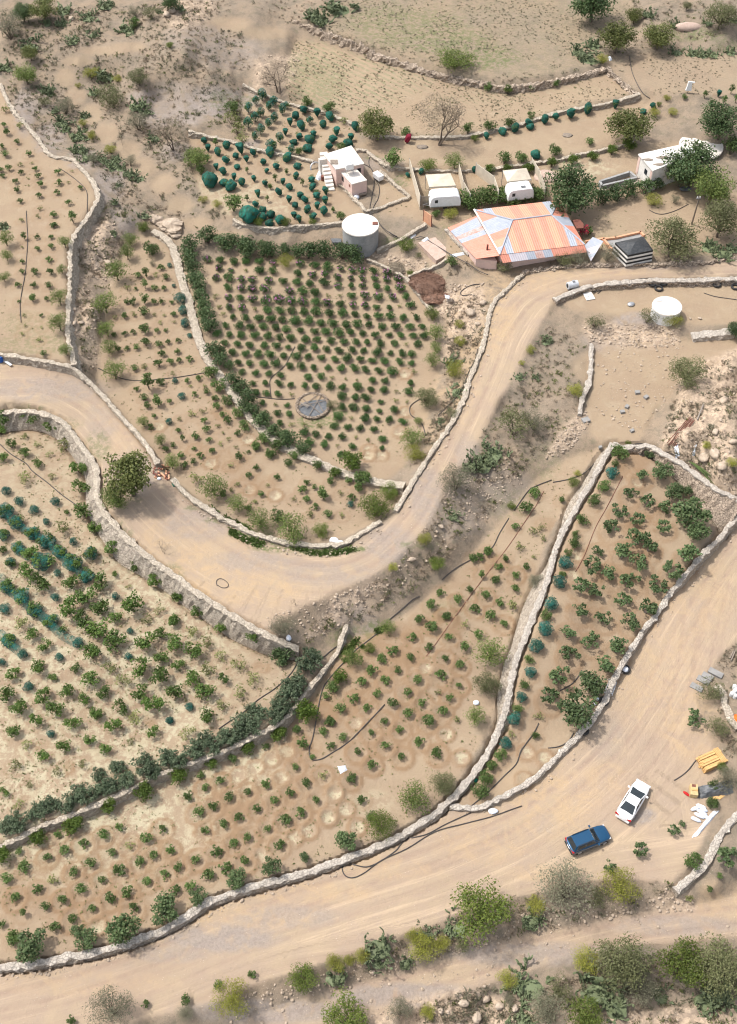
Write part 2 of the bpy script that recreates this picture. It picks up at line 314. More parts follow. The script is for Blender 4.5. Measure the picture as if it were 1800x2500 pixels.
def ground_mat():
    m, nt, b = newmat('earth'); b.inputs['Roughness'].default_value = .95; b.inputs['Specular IOR Level'].default_value = .1
    P = geo(nt).outputs['Position']
    at = lambda n: N(nt, 'ShaderNodeAttribute', attribute_name=n).outputs['Fac']
    n1 = noise(nt, .12, 6, .65, P); n2 = noise(nt, .55, 6, .7, P, .4); n3 = noise(nt, 2.6, 5, .7, P); n4 = noise(nt, 11, 3, .7, P)
    # dry open slopes: sand with grey-brown dry herbs
    col = mix(nt, ramp(nt, n1, .35, .65), (0.292, 0.222, 0.157), (0.262, 0.209, 0.157))
    col = mix(nt, math_(nt, 'MULTIPLY', ramp(nt, n2, .46, .62), .5), col, (0.157, 0.135, 0.103))
    col = mix(nt, math_(nt, 'MULTIPLY', ramp(nt, n3, .52, .72), .4), col, (0.126, 0.108, 0.086))
    col = mix(nt, math_(nt, 'MULTIPLY', ramp(nt, noise(nt, .9, 4, .6, P), .56, .7), .4), col, (0.129, 0.130, 0.080))
    col = mix(nt, math_(nt, 'MULTIPLY', ramp(nt, n4, .5, .66), .5), col, (.15, .125, .09))
    # fields
    f = mix(nt, ramp(nt, noise(nt, .22, 5, .6, P), .35, .65), (0.333, 0.254, 0.171), (0.309, 0.230, 0.157))
    f = mix(nt, math_(nt, 'MULTIPLY', ramp(nt, n3, .5, .8), .35), f, (0.246, 0.182, 0.126))
    f = mix(nt, math_(nt, 'MULTIPLY', ramp(nt, n4, .54, .68), .3), f, (.27, .19, .125))
    f = mix(nt, math_(nt, 'MULTIPLY', ramp(nt, n2, .5, .72), .4), f, (0.386, 0.314, 0.225))
    # straw mulch
    st = mix(nt, ramp(nt, noise(nt, 1.1, 6, .75, P, .3), .44, .58), f, (0.433, 0.378, 0.259))
    st = mix(nt, math_(nt, 'MULTIPLY', ramp(nt, n4, .56, .7), .35), st, (0.201, 0.166, 0.114))
    f = mix(nt, at('straw'), f, st)
    col = mix(nt, at('field'), col, f)
    # roads
    r = mix(nt, ramp(nt, noise(nt, .16, 5, .6, P, .6), .4, .62), (0.362, 0.275, 0.200), (0.385, 0.295, 0.203))
    r = mix(nt, math_(nt, 'MULTIPLY', ramp(nt, n2, .45, .7), .4), r, (0.324, 0.255, 0.205))
    r = mix(nt, math_(nt, 'MULTIPLY', ramp(nt, noise(nt, 6, 4, .75, P), .6, .75), .4), r, (0.265, 0.209, 0.170))
    cv = nt.nodes.new('ShaderNodeCombineXYZ'); nt.links.new(math_(nt, 'MULTIPLY', at('lat'), 1.5), cv.inputs[0]); nt.links.new(math_(nt, 'MULTIPLY', at('lon'), .05), cv.inputs[1])
    sk = noise(nt, 1.0, 6, .7, cv.outputs[0])
    r = mix(nt, math_(nt, 'MULTIPLY', ramp(nt, sk, .5, .66), .6), r, (.33, .245, .18))
    r = mix(nt, math_(nt, 'MULTIPLY', ramp(nt, sk, .48, .34), .55), r, (.53, .40, .275))
    r = mix(nt, math_(nt, 'MULTIPLY', at('rut'), ramp(nt, n2, .3, .6)), r, (.32, .235, .175))
    col = mix(nt, at('road'), col, r)
    oc = mix(nt, ramp(nt, noise(nt, .5, 6, .75, P, .8), .36, .66), col, (.435, .315, .195))
    col = mix(nt, at('ochre'), col, oc)
    gy = mix(nt, ramp(nt, noise(nt, 3.2, 6, .8, P), .35, .66), (0.323, 0.277, 0.242), (0.240, 0.200, 0.175))
    col = mix(nt, math_(nt, 'MULTIPLY', at('grey'), ramp(nt, noise(nt, .6, 4, .6, P, .5), .3, .55)), col, gy)
    # rock
    vo = N(nt, 'ShaderNodeTexVoronoi', Scale=2.8, feature='F1'); nt.links.new(P, vo.inputs['Vector'])
    sep = nt.nodes.new('ShaderNodeSeparateColor'); nt.links.new(vo.outputs['Color'], sep.inputs[0])
    rk = mix(nt, sep.outputs[0], (.52, .40, .29), (.36, .275, .205))
    rk = mix(nt, ramp(nt, n3, .5, .72), rk, (.27, .21, .155))
    col = mix(nt, math_(nt, 'MULTIPLY', at('rock'), ramp(nt, n2, .34, .56)), col, rk)
    # green cover, dampness
    col = mix(nt, math_(nt, 'MULTIPLY', at('green'), ramp(nt, noise(nt, 1.6, 6, .75, P, .3), .42, .58)), col, (.12, .145, .06))
    pl = mix(nt, ramp(nt, noise(nt, 1.4, 6, .8, P), .38, .6), col, (.22, .21, .125))
    wv = N(nt, 'ShaderNodeTexWave', Scale=.42, Distortion=1.2, Detail=2); wv.bands_direction = 'DIAGONAL'; nt.links.new(P, wv.inputs['Vector'])
    col = mix(nt, math_(nt, 'MULTIPLY', at('stubble'), ramp(nt, wv.outputs['Fac'], .25, .75)), col, pl)
    dm = mix(nt, .72, col, (.235, .145, .08))
    col = mix(nt, math_(nt, 'MULTIPLY', at('damp'), math_(nt, 'ADD', ramp(nt, n2, .3, .62), .25, True)), col, dm)
    # small stones
    v2 = N(nt, 'ShaderNodeTexVoronoi', Scale=3.6, feature='F1'); nt.links.new(P, v2.inputs['Vector'])
    spk = math_(nt, 'MULTIPLY', math_(nt, 'LESS_THAN', v2.outputs['Distance'], .17), math_(nt, 'MULTIPLY', at('stones'), ramp(nt, noise(nt, .8, 3, .6, P), .42, .6)))
    s2 = nt.nodes.new('ShaderNodeSeparateColor'); nt.links.new(v2.outputs['Color'], s2.inputs[0])
    col = mix(nt, spk, col, mix(nt, s2.outputs[0], (.58, .48, .39), (.33, .245, .19)))
    nt.links.new(col, b.inputs['Base Color'])
    hgt = math_(nt, 'ADD', math_(nt, 'MULTIPLY', n3, .7), math_(nt, 'MULTIPLY', n4, .35))
    hgt = math_(nt, 'ADD', hgt, math_(nt, 'MULTIPLY', spk, .5)); hgt = math_(nt, 'ADD', hgt, math_(nt, 'MULTIPLY', math_(nt, 'MULTIPLY', sk, at('road')), .8))
    bump(nt, b, hgt, .7, .2)
    return m
def stone_mat(name, c1, c2, dark, scale=2.2, joint=.05):
    m, nt, b = newmat(name); b.inputs['Roughness'].default_value = .9
    P = geo(nt).outputs['Position']
    mp = N(nt, 'ShaderNodeMapping'); mp.inputs['Scale'].default_value = (1, 1, 1.6); nt.links.new(P, mp.inputs['Vector'])
    v = N(nt, 'ShaderNodeTexVoronoi', Scale=scale); nt.links.new(mp.outputs[0], v.inputs['Vector'])
    ve = N(nt, 'ShaderNodeTexVoronoi', Scale=scale, feature='DISTANCE_TO_EDGE'); nt.links.new(mp.outputs[0], ve.inputs['Vector'])
    s = nt.nodes.new('ShaderNodeSeparateColor'); nt.links.new(v.outputs['Color'], s.inputs[0])
    col = mix(nt, s.outputs[0], c1, c2)
    col = mix(nt, math_(nt, 'MULTIPLY', ramp(nt, noise(nt, 3, 5, .7, P), .45, .7), .5), col, dark)
    col = mix(nt, ramp(nt, ve.outputs['Distance'], joint, joint*.2), col, dark)
    nt.links.new(col, b.inputs['Base Color'])
    bump(nt, b, math_(nt, 'ADD', ramp(nt, ve.outputs['Distance'], 0, .12), math_(nt, 'MULTIPLY', noise(nt, 9, 4, .7, P), .4)), .7, .12); return m
M = {}
M['earth'] = ground_mat()
M['stone'] = stone_mat('stone_masonry', (.47, .405, .325), (.35, .30, .245), (.22, .18, .14))
M['darkstone'] = stone_mat('weathered_masonry', (.24, .21, .185), (.16, .14, .125), (.10, .085, .075))
M['rubble'] = stone_mat('loose_stone', (.50, .40, .31), (.34, .27, .21), (.16, .125, .09), 2.6, .09)
M['cap'] = stone_mat('mortar_coping', (.54, .465, .37), (.42, .36, .285), (.29, .24, .185), 3.0, .04)
M['capgrey'] = stone_mat('grey_mortar', (.52, .465, .40), (.42, .37, .315), (.29, .25, .21), 3.0, .03)
M['concrete'] = plain('concrete', (.33, .325, .315), .9, (.25, .25, .245), 1.2, bs=.3)
M['rockmat'] = plain('field_stone', (.46, .37, .285), .9, (.30, .235, .175), 1.2, bs=.6)
M['bark'] = plain('bark', (.16, .125, .095), .9, (.09, .07, .055), 8)
M['palebark'] = plain('pale_bark', (.33, .29, .25), .9, (.2, .17, .14), 8)
LF = dict(tealleaf=((.022, .095, .062), (.062, .135, .085)), bramble=((.062, .10, .05), (.14, .168, .10)), rose=((0.036, 0.086, 0.021), (0.075, 0.137, 0.036)), sapling=((0.055, 0.101, 0.024), (0.119, 0.168, 0.047)), dull=((0.131, 0.158, 0.054), (0.252, 0.247, 0.092)), citrus=((0.048, 0.088, 0.013), (0.106, 0.149, 0.024)),
 lemon=((0.051, 0.101, 0.021), (0.115, 0.168, 0.036)), fig=((0.058, 0.101, 0.038), (0.128, 0.167, 0.069)), hedge=((0.043, 0.086, 0.029), (0.103, 0.137, 0.055)), feather=((0.085, 0.136, 0.030), (0.179, 0.212, 0.058)), bright=((0.074, 0.117, 0.020), (0.153, 0.182, 0.037)),
 juniper=((.072, .095, .024), (.17, .18, .056)), olive=((.10, .115, .045), (.18, .18, .085)), greyg=((.135, .135, .085), (.215, .205, .135)), yellow=((.185, .205, .028), (.33, .32, .065)), dry=((.34, .27, .19), (.22, .18, .13)), cactus=((.105, .135, .068), (.20, .235, .125)), brush=((.22, .125, .085), (.14, .08, .055)), grass=((.05, .095, .02), (.11, .15, .04)), weed=((.09, .12, .035), (.17, .18, .065)))
for k_, (a_, b_) in LF.items(): M[k_] = leaf(k_+'_leaves', a_, b_, .6 if k_ in ('sapling', 'lemon', 'dull', 'rose') else .4, .12 if k_ in ('dry', 'brush', 'cactus') else .22)
M['pink'] = leaf('pink_petals', (.45, .12, .32), (.62, .30, .50), .2, .2)
M['redflower'] = leaf('red_petals', (.35, .02, .05), (.45, .05, .08), .2, .2)
M['plot'] = plain('block_concrete', (.29, .28, .265), .9, (.22, .21, .20), 1.2, bs=.3)
def net_mat(name, c1, c2, alpha):
    m, nt, b = newmat(name); tc = nt.nodes.new('ShaderNodeTexCoord').outputs['Object']
    oi = nt.nodes.new('ShaderNodeObjectInfo')
    col = mix(nt, ramp(nt, noise(nt, 3.5, 4, .7, tc, .5), .35, .65), c1, c2)
    h = N(nt, 'ShaderNodeHueSaturation'); nt.links.new(col, h.inputs['Color']); nt.links.new(math_(nt, 'ADD', math_(nt, 'MULTIPLY', oi.outputs['Random'], .5), .75), h.inputs['Value'])
    nt.links.new(h.outputs[0], b.inputs['Base Color']); bump(nt, b, noise(nt, 5, 3, .6, tc, 1.5), .8, .2)
    if alpha < 1:
        t = nt.nodes.new('ShaderNodeBsdfTransparent'); mx = nt.nodes.new('ShaderNodeMixShader')
        nt.links.new(math_(nt, 'MULTIPLY', ramp(nt, noise(nt, 2.5, 4, .7, tc), .3, .7), alpha*1.3, True), mx.inputs[0])
        nt.links.new(t.outputs[0], mx.inputs[1]); nt.links.new(b.outputs[0], mx.inputs[2]); nt.links.new(mx.outputs[0], nt.nodes['Material Output'].inputs['Surface'])
    return m
M['net'] = net_mat('teal_netting', (.012, .135, .10), (.03, .075, .05), 1)
M['netdark'] = net_mat('dark_netting', (.014, .125, .092), (.035, .08, .045), 1)
M['netthin'] = net_mat('thin_teal_netting', (.02, .16, .14), (.03, .13, .10), .55)
M['netred'] = net_mat('crimson_netting', (.30, .012, .04), (.2, .02, .04), 1)
M['white'] = plain('white_paint', (.8, .8, .79), .5, (.72, .72, .70), 2)
M['plaster'] = plain('white_plaster', (.76, .73, .68), .85, (.62, .59, .54), 1.2)
M['roofscreed'] = plain('roof_screed', (.70, .65, .585), .9, (.56, .51, .45), .9)
M['pinkwall'] = plain('pink_plaster', (.70, .51, .44), .85, (.62, .46, .40), 1.5)
M['orange'] = plain('orange_plaster', (.66, .35, .21), .85, (.56, .30, .19), 2)
M['glass'] = plain('dark_glass', (.02, .03, .035), .08, (.015, .02, .025), 1, spec=.5)
M['black'] = plain('black_rubber', (.025, .025, .027), .75, (.045, .043, .04), 4)
M['hose'] = plain('black_pipe', (.055, .05, .048), .6, (.09, .08, .075), 2)
M['steel'] = plain('dull_steel', (.50, .51, .52), .4, (.36, .36, .37), 4, .6)
M['lightsteel'] = plain('galvanised_sheet', (.60, .62, .64), .5, (.5, .51, .53), 3, .2)
M['canvas'] = plain('beige_canvas', (.58, .51, .405), .9, (.5, .435, .345), 1)
M['wood'] = plain('sawn_timber', (.62, .39, .165), .75, (.5, .30, .12), 3)
M['greywood'] = plain('weathered_wood', (.27, .22, .175), .9, (.18, .15, .12), 5)
M['rust'] = plain('rusty_steel', (.22, .085, .06), .8, (.14, .06, .045), 4)
M['tarp'] = plain('charcoal_tarpaulin', (.085, .092, .10), .45, (.15, .155, .16), 2.5, bs=.8, spec=.4)
M['sack'] = plain('white_woven_sacks', (.80, .82, .85), .6, (.6, .65, .74), 3.5, bs=.6)
M['blueplastic'] = plain('blue_plastic', (.02, .10, .38), .4)
M['greenplastic'] = plain('green_plastic', (.02, .30, .19), .4)
M['redcloth'] = plain('red_cloth', (.42, .02, .02), .8)
M['orangeplastic'] = plain('orange_plastic', (.85, .15, .02), .5)
M['card'] = plain('plywood', (.55, .42, .215), .8, (.45, .33, .17), 3)
M['pink_sand'] = plain('pale_sand_heap', (.50, .375, .31), .95, (.42, .31, .25), 2)
# ------------------------------------------------------------------ walls
LAND = {}                                            # landmarks used to word the labels: phrase -> (x, y)
def resample(p, step):
    p = np.array(p, float); d = np.r_[0, np.cumsum(np.hypot(*np.diff(p[:, :2], axis=0).T))]
    n = max(int(d[-1]/step), 2); t = np.linspace(0, d[-1], n+1)
    return np.stack([np.interp(t, d, p[:, k]) for k in range(p.shape[1])], 1)
def smooth1(a, n):
    for _ in range(n): a = np.r_[a[:1], (a[:-2]+2*a[1:-1]+a[2:])/4, a[-1:]]
    return a
def wall(name, label, pix, width=.55, h=.35, body='stone', cap='cap', rough=.06, step=.45, capjit=.05, ret=.5):
    p = np.array(pix, float)
    z = np.full(len(p), 5.)
    for _ in range(12):
        x, y = unproj(p[:, 0], p[:, 1], z)
        g = np.max([hz(x+a, y+b) for a in (-.45, 0, .45) for b in (-.45, 0, .45)], 0); z = .5*z+.5*(g+h)
    x, y = unproj(p[:, 0], p[:, 1], z)
    q = resample(np.stack([x, y, z], 1), step)
    for k in range(2): q[:, k] = smooth1(q[:, k], 1)
    q[:, 2] = smooth1(q[:, 2], 6)
    t = np.gradient(q[:, :2], axis=0); t /= np.linalg.norm(t, axis=1)[:, None]+1e-9; nrm = np.stack([-t[:, 1], t[:, 0]], 1)
    hw = width/2; base = []
    for sgn in (-1, 1):
        ds = np.arange(hw+.1, hw+.15+max(ret, .5), .2)
        T = np.stack([hz(q[:, 0]+sgn*nrm[:, 0]*d, q[:, 1]+sgn*nrm[:, 1]*d) for d in ds], 1)
        zmin = T.min(1); drop = q[:, 2]-zmin
        i = np.argmax(T < zmin[:, None]+.2, 1)
        d = np.where(drop > h+.55, np.minimum(ds[i]+.1, hw+.15+min(.75, ret)*drop), hw+.1)
        d = smooth1(smooth1(d, 6), 4); zb = hz(q[:, 0]+sgn*nrm[:, 0]*d, q[:, 1]+sgn*nrm[:, 1]*d)-.35
        base.append((sgn*d, np.minimum(zb, q[:, 2]-.3)))
    n = len(q); lv = (1, .66, .33, 0)
    prof = []                                          # offsets and heights from the left base over the top to the right base
    for s, (d, zb) in zip((-1, 1), base):
        rows = [(s*hw*f_+d*(1-f_), q[:, 2]*f_+zb*(1-f_)) for f_ in lv]
        prof += rows[::-1] if s == -1 else rows
    v = np.zeros((n, len(prof), 3))
    for k, (o_, zz) in enumerate(prof):
        jit = RNG.normal(0, rough, n) if 0 < k < len(prof)-1 else 0
        v[:, k, 0] = q[:, 0]+nrm[:, 0]*(o_+jit); v[:, k, 1] = q[:, 1]+nrm[:, 1]*(o_+jit)
        v[:, k, 2] = zz+(RNG.normal(0, rough, n) if k in (3, 4) else 0)
    K = len(prof); f = [(i*K+k, i*K+k+1, (i+1)*K+k+1, (i+1)*K+k) for i in range(n-1) for k in range(K-1)]
    f += [tuple(range(K)), tuple((n-1)*K+k for k in range(K-1, -1, -1))]
    # keep the ground below the battered faces
    for (d, zb) in (base if ret > 1 else []):
        for u in np.linspace(0, 1, 14):
            o_ = d*u; xs = q[:, 0]+nrm[:, 0]*o_; ys = q[:, 1]+nrm[:, 1]*o_
            fz = np.where(np.abs(o_) < hw, q[:, 2], q[:, 2]+(zb-q[:, 2])*np.clip((np.abs(o_)-hw)/(np.abs(d)-hw+1e-6), 0, 1))-.22
            i, j = cell(xs, ys)
            for a in (0, 1):
                for b in (0, 1): np.minimum.at(H, (i+a, j+b), np.maximum(fz, zb-.15))
    o = link(name, mesh(name, v.reshape(-1, 3), f, M[body], smooth=False)); tag(o, label, 'wall')
    if cap:
        w2 = hw+.06; v = np.zeros((n, 6, 3)); lo = RNG.normal(0, capjit*1.7, n); ro = RNG.normal(0, capjit*1.7, n); zj = RNG.normal(0, .045, n)
        for k, (o_, dz) in enumerate(((-w2, -.12), (-w2, .05), (-w2*.3, .1), (w2*.3, .1), (w2, .05), (w2, -.12))):
            e = o_+(lo if k < 2 else ro if k > 3 else 0)
            v[:, k, 0] = q[:, 0]+nrm[:, 0]*e; v[:, k, 1] = q[:, 1]+nrm[:, 1]*e; v[:, k, 2] = q[:, 2]+dz+zj+rough
        f = [(i*6+k, i*6+(k+1) % 6, (i+1)*6+(k+1) % 6, (i+1)*6+k) for i in range(n-1) for k in range(6)]+[tuple(range(6)), tuple((n-1)*6+k for k in range(5, -1, -1))]
        link('coping', mesh('coping', v.reshape(-1, 3), f, M[cap]), o)
    o['xy'] = 0; del o['xy']; return o, q
WALLS = []
def W_(*a, **k): o, q = wall(*a, **k); WALLS.append(o); return o
W_('terrace_wall', 'tall grey stone wall holding up the sapling terrace above the rocky gully', WA, 0.48, 0.15, 'stone', 'cap', ret=.8)
W_('boundary_wall', 'low pale wall from the blue barrel to the brick debris on the dirt road', WB1, 0.43, 0.17, 'stone', 'cap')
W_('boundary_wall', 'curved pale wall inside the bend of the dirt road with white sacks lying on it', WB2, 0.47, 0.17, 'stone', 'cap')
W_('boundary_wall', 'long straight wall with brown coping along the climbing road above the rocky cut', WB3, 0.48, 0.17, 'stone', 'cap')
W_('retaining_wall', 'broad stone retaining wall below the juniper tree and the dirt road', WC, 0.58, 0.06, 'stone', 'cap', .08, ret=3.2)
W_('channel_wall', 'double wall with a water channel curving round the pink rose field', WD, 0.98, 0.28, 'stone', 'cap', .07)
W_('field_wall', 'thin pale wall between the rose field and the brushwood piles', WE, 0.31, 0.25, 'stone', 'cap')
W_('garden_wall', 'short low wall above the brushwood piles running to the concrete slab', WE2, 0.27, 0.19, 'stone', 'cap')
W_('field_wall', 'curved white wall below the netted trees, ending at the big concrete tank', WF, 0.39, 0.19, 'stone', 'cap')
W_('field_wall', 'white wall between the two fields of netted trees', WG, 0.39, 0.17, 'stone', 'cap')
W_('field_wall', 'thin white wall between the upper netted trees and the stubble field', WH, 0.35, 0.17, 'stone', 'cap')
W_('terrace_wall', 'long low wall behind the two caravans, below the bare sandy terrace', WI, 0.39, 0.19, 'stone', 'cap')
W_('courtyard_wall', 'pale low wall round the sandy yard of the pink hut', WJ, 0.35, 0.25, 'stone', 'cap')
W_('terrace_wall', 'pale wall behind the row of netted trees on the bare sandy terrace', WK, 0.43, 0.17, 'stone', 'cap')
W_('dry_stone_wall', 'purplish dry stone wall between the stubble field and the fallow field', WL, 0.70, 0.43, 'rubble', None, .14)
W_('dry_stone_wall', 'tumbled stone wall dropping from the white rag to the sandy terrace', pts("1484,165 1500,182 1520,200 1540,216 1556,227"), 0.70, 0.22, 'rubble', None, .2)
W_('dry_stone_wall', 'old stone row along the near edge of the fallow field, half buried', pts("716,50 750,62 794,77 850,96 900,118"), .45, .04, 'rubble', None, .16)
W_('dry_stone_wall', 'reddish dry stone wall between the striped roof house and the dirt road', WM, 0.47, 0.28, 'rubble', None, .13)
W_('road_wall', 'grey concrete topped wall between the dirt road and the white tank terrace', WN, 0.70, 0.22, 'rubble', 'capgrey', .12)
W_('sloping_wall', 'wide light grey concrete wall sloping down from the white tank terrace', WO, 1.25, -0.05, 'capgrey', 'capgrey', .05)
W_('concrete_wall', 'short light grey concrete wall standing alone on the slope of the building plot', WP, 0.43, 0.31, 'capgrey', 'capgrey', .03)
W_('retaining_wall', 'longest grey stone wall, from the fig field peak down beside the lower road', WQ, 0.58, 0.12, 'stone', 'capgrey', .08, ret=3.2)
W_('boundary_wall', 'pale wall between the fig trees and the parked cars, tires lying on it', WR, 0.47, 0.22, 'stone', 'capgrey', .05)
W_('retaining_wall', 'curved rough stone revetment round the head of the fig field', WS, 0.55, 0.06, 'rubble', 'capgrey', .1, ret=3.2)
W_('retaining_wall', 'low stone wall under the long hedge of the citrus field', WT, 0.39, 0.06, 'stone', 'cap', .06)
W_('garden_wall', 'crooked grey concrete wall in the corner below the white sheeting', WU, 0.62, 0.19, 'stone', 'capgrey', .05)
W_('garden_wall', 'pinkish stone wall beside the five white drums', WV, 0.62, 0.19, 'rubble', 'cap', .1)
W_('garden_wall', 'white wall running from the orange gate down to the concrete tank', WX, 0.39, 0.25, 'stone', 'cap')
W_('garden_wall', 'thin grey wall along the slanting edge of the red lean-to roof', WY, 0.31, 0.25, 'stone', 'capgrey')
# ------------------------------------------------------------------ plants: positions read from enlarged crops of the photograph
CR = {k: (x, y, 1633/w) for k, x, y, w in (('A',450,600,450),('B',750,600,450),('C',450,850,450),('D',750,850,450),('E',180,500,450),('F',240,850,450),('G',550,1000,450),('H',0,200,360),('I',0,540,270),('J',0,980,450),('K',0,1350,450),('L',300,1400,450),('MM',0,1700,450),('NN',0,2000,450),('O',400,1750,450),('P',700,1500,450),('Q',800,1800,450),('R',950,1200,450),('S',1350,1050,450),('T',1150,1400,450),('U',460,200,450),('V',1350,0,450),('WW',960,180,440),('Y',1340,340,460),('Z',900,2000,900),('X',0,0,900),('XA',900,0,900),('XB',900,500,900),('X1',0,1000,900),('XC',0,2000,900),('c7',960,560,400),('c2',980,370,360),('TL',0,0,450),('bot',650,2150,880.9),('n',0,0,1800))}
RX = re.compile(r'^(\d+),(\d+)(?:,(\d+))?([a-z]*)$')
def rd(crop, s, r=38):
    x0, y0, k = CR[crop]; out = []
    for t in s.split():
        m = RX.match(t); out.append((x0+int(m[1])/k, y0+int(m[2])/k, int(m[3] or r)/k, m[4]))
    return out
ROSES = [
 rd('A', "210,125f 315,130 443,140 545,135 665,138 790,150,34f 1025,160f 1155,175,42 1268,190,46 1383,205,33f 1487,215f 1577,215f")+rd('B', "592,225 703,235f"),
 rd('A', "308,200,34f 415,212,28f 545,218,28d 665,215,44 785,225 1005,240 1132,260f 1240,255,36f 1360,280,34f 1472,285,32f 1577,288,32f")+rd('B', "600,290,33f 703,295f 810,295f"),
 rd('A', "280,285,35f 397,288,44 507,295f 605,297f 750,305f 875,315 995,320 1108,333 1240,325,46 1360,355,35f 1475,355,33 1580,355,33f")+rd('B', "612,365 708,378,33 825,365,48f"),
 rd('A', "387,370 500,375f 605,380,42f 720,380,45f 935,400f 1050,405,46 1162,415,42 1275,440,28d 1378,440,28d 1480,440 1597,440,40f")+rd('B', "628,450,42f 760,455f 875,450,36"),
 rd('A', "280,453,36d 388,457f 495,462 603,475,44f 722,485,50f 840,475,48f 947,485,45f 1055,498,43f 1160,498,44 1262,508,42f 1380,520 1493,528,34f 1597,528,38f")+rd('B', "613,543,33 725,550,30 815,530,26d 917,525,40"),
 rd('A', "305,540,33d 405,548f 512,552,40f 625,563,32d 742,565,45 850,573,42 955,580 1060,585,42 1173,588,47 1285,600,42 1400,593,48 1515,605,33 1618,625,33")+rd('B', "630,618,45 737,625,40 857,638,38 970,638,32"),
 rd('A', "337,608,30d 435,632,30 543,640 658,637,40 770,648,45 873,660,36 985,660,52 1097,665,45 1210,680,40 1312,683,45 1433,695,40 1530,695,42 1640,700,36")+rd('B', "665,715 782,715,43 910,717 1017,718,33"),
 rd('A', "367,707,32 483,705,42 590,720 705,715,36 810,722,36 908,737 1028,748,32 1153,760,37 1250,757,42 1370,767,47 1467,767 1578,775,34")+rd('B', "600,790,37 727,790,30 827,797,33 940,797,32 1030,793,40"),
 rd('A', "290,775 397,790,33 502,790 622,790,42 740,803,42 843,815,35 947,815,42 1072,828,43 1177,835,35 1298,842 1412,845 1523,850,37 1615,855,33")+rd('B', "650,863,37 775,868,33 877,872,28d 978,868,35"),
 rd('A', "362,865,33 470,870,33 582,877 707,882,36 815,885 918,900,28 1035,903,40 1148,905,40 1262,913,34 1373,922,40 1488,920,37 1592,930,33")+rd('B', "620,940,47 735,950,28 843,953,37 930,960,35"),
 rd('A', "430,942 540,953,37 652,958,42 758,963,42 880,972,32 990,973,43 1102,985,36 1213,990,36 1337,1000,36 1442,993,45 1558,1003,36")+rd('B', "578,1015,35 690,1015,40 822,1027,37 920,1038,30"),
 rd('C', "477,127,32 583,133,35 703,135,40 810,138,42 937,158,35 1040,160,40 1152,170,33 1272,172,32 1385,175,42 1510,180,40 1610,185")+rd('D', "637,200,36 760,207,47 942,210,35d"),
 rd('C', "510,212,32 628,218,35 747,225,32 858,235,34 1097,253,37 1210,253,34 1313,262,30d 1430,270,22d 1530,282,22d")+rd('D', "577,283,35 688,288,36 912,307,32"),
 rd('C', "607,310,28 714,310,30 840,312,36 947,330,33 1067,333,33 1173,337,37 1293,332,40 1397,347,37 1538,343,42")+rd('D', "567,362,34 682,368 793,388,28d 900,385,40"),
 rd('C', "637,390,36 728,398,32 833,403,33 947,413,30d 1393,425,42 1510,435 1610,440,42")+rd('D', "650,472,28 782,468,32d 880,475,25d"),
 rd('C', "693,482,30 807,497,28d 908,505,26 1397,517,40 1502,525,42 1613,535")+rd('D', "640,553,28 770,545"),
 rd('C', "718,570,30d 825,575,32 930,580,33 1365,605,45 1477,620,30d 1595,620,47")+rd('D', "617,628,32 732,637,37 850,650,36"),
 rd('C', "853,662,32 950,680,30d 1062,680,30d 1200,678,36d 1328,690,36 1445,697,34 1557,707")+rd('D', "588,717,33"),
 rd('C', "1060,743,45 1165,765,36 1277,782,34 1400,787,35 1518,790,28d")+rd('D', "540,810,30d 665,805"),
 rd('C', "1110,835,40 1235,853,41 1360,868,24d 1490,868,33")+rd('D', "660,885,26"),
 rd('C', "1383,942,33")]
STRIPP = rd('E', "778,557,32 640,605,40t 563,625 733,625,33d 815,638,33 630,710,38t 722,740,33 805,740,28 548,745,20 473,740,33d 625,840,45t 530,860,36 468,855,28 715,865,30 785,860,28 872,858,27 622,950,48 450,990,32 530,975,32d 715,970,26d 800,978,22d 885,973,30 360,1000,30d 625,1092,57 770,1045,26d 890,1040,20d 735,1120,27 818,1110,22 450,1142,30 530,1130,27 360,1158,27 640,1227,45 760,1238,36 838,1220,28 930,1203,26 557,1260,32 470,1275,28 393,1280,33 780,1313 913,1298,32")+\
 rd('F', "540,140,45 640,120 720,112,30 810,98,36 320,175,36 415,160,42d 440,310,65t 560,302,42 785,292,28 895,262,34 340,357,30 405,437 435,515,35 527,470,55t 630,473,27 852,410,28 960,382,33 940,333,22d 820,335,22d 665,225,27d 1043,443,33 1052,515,42 1105,585,30 1155,640,42 925,560,33d 832,580,40d 945,643,33 965,722,42 1063,692,30d 1105,752,22d 720,625,28d 493,603,26 465,700,32 712,735,28 748,800,30t 858,778,40 980,815,33 1160,810,28d 1087,850,30d 848,888,24 1010,915,32 1220,882,24d 665,860,28 598,893,36 730,950,36 907,957,36 845,1003,30 758,1040,36 1250,963,42 1327,918,22 1170,1033,34d 1395,1055,34 1330,1132,33 1238,1205,34d 1178,1255,30d 1105,1300,40 1440,1293,32 1498,1215,24d 1585,1140,33 1240,752,33 1398,870 1530,940,42")+\
 rd('G', "680,705,42 725,640,33 790,685,27 870,745,65t 930,640,40 605,790,30d 720,800 795,860,36 1020,740,33d 905,925,40 1030,935,30d 750,930,45d 1090,630,36 1180,700,50 1125,780,40 265,815,30d 205,865,40")
STRIPW = rd('C', "243,222,60 300,330,62 385,465,48 480,575,50 540,690,50 705,810,55 815,865,60 970,955,45 760,940,42 635,870 915,1015,40 1178,1040,45")
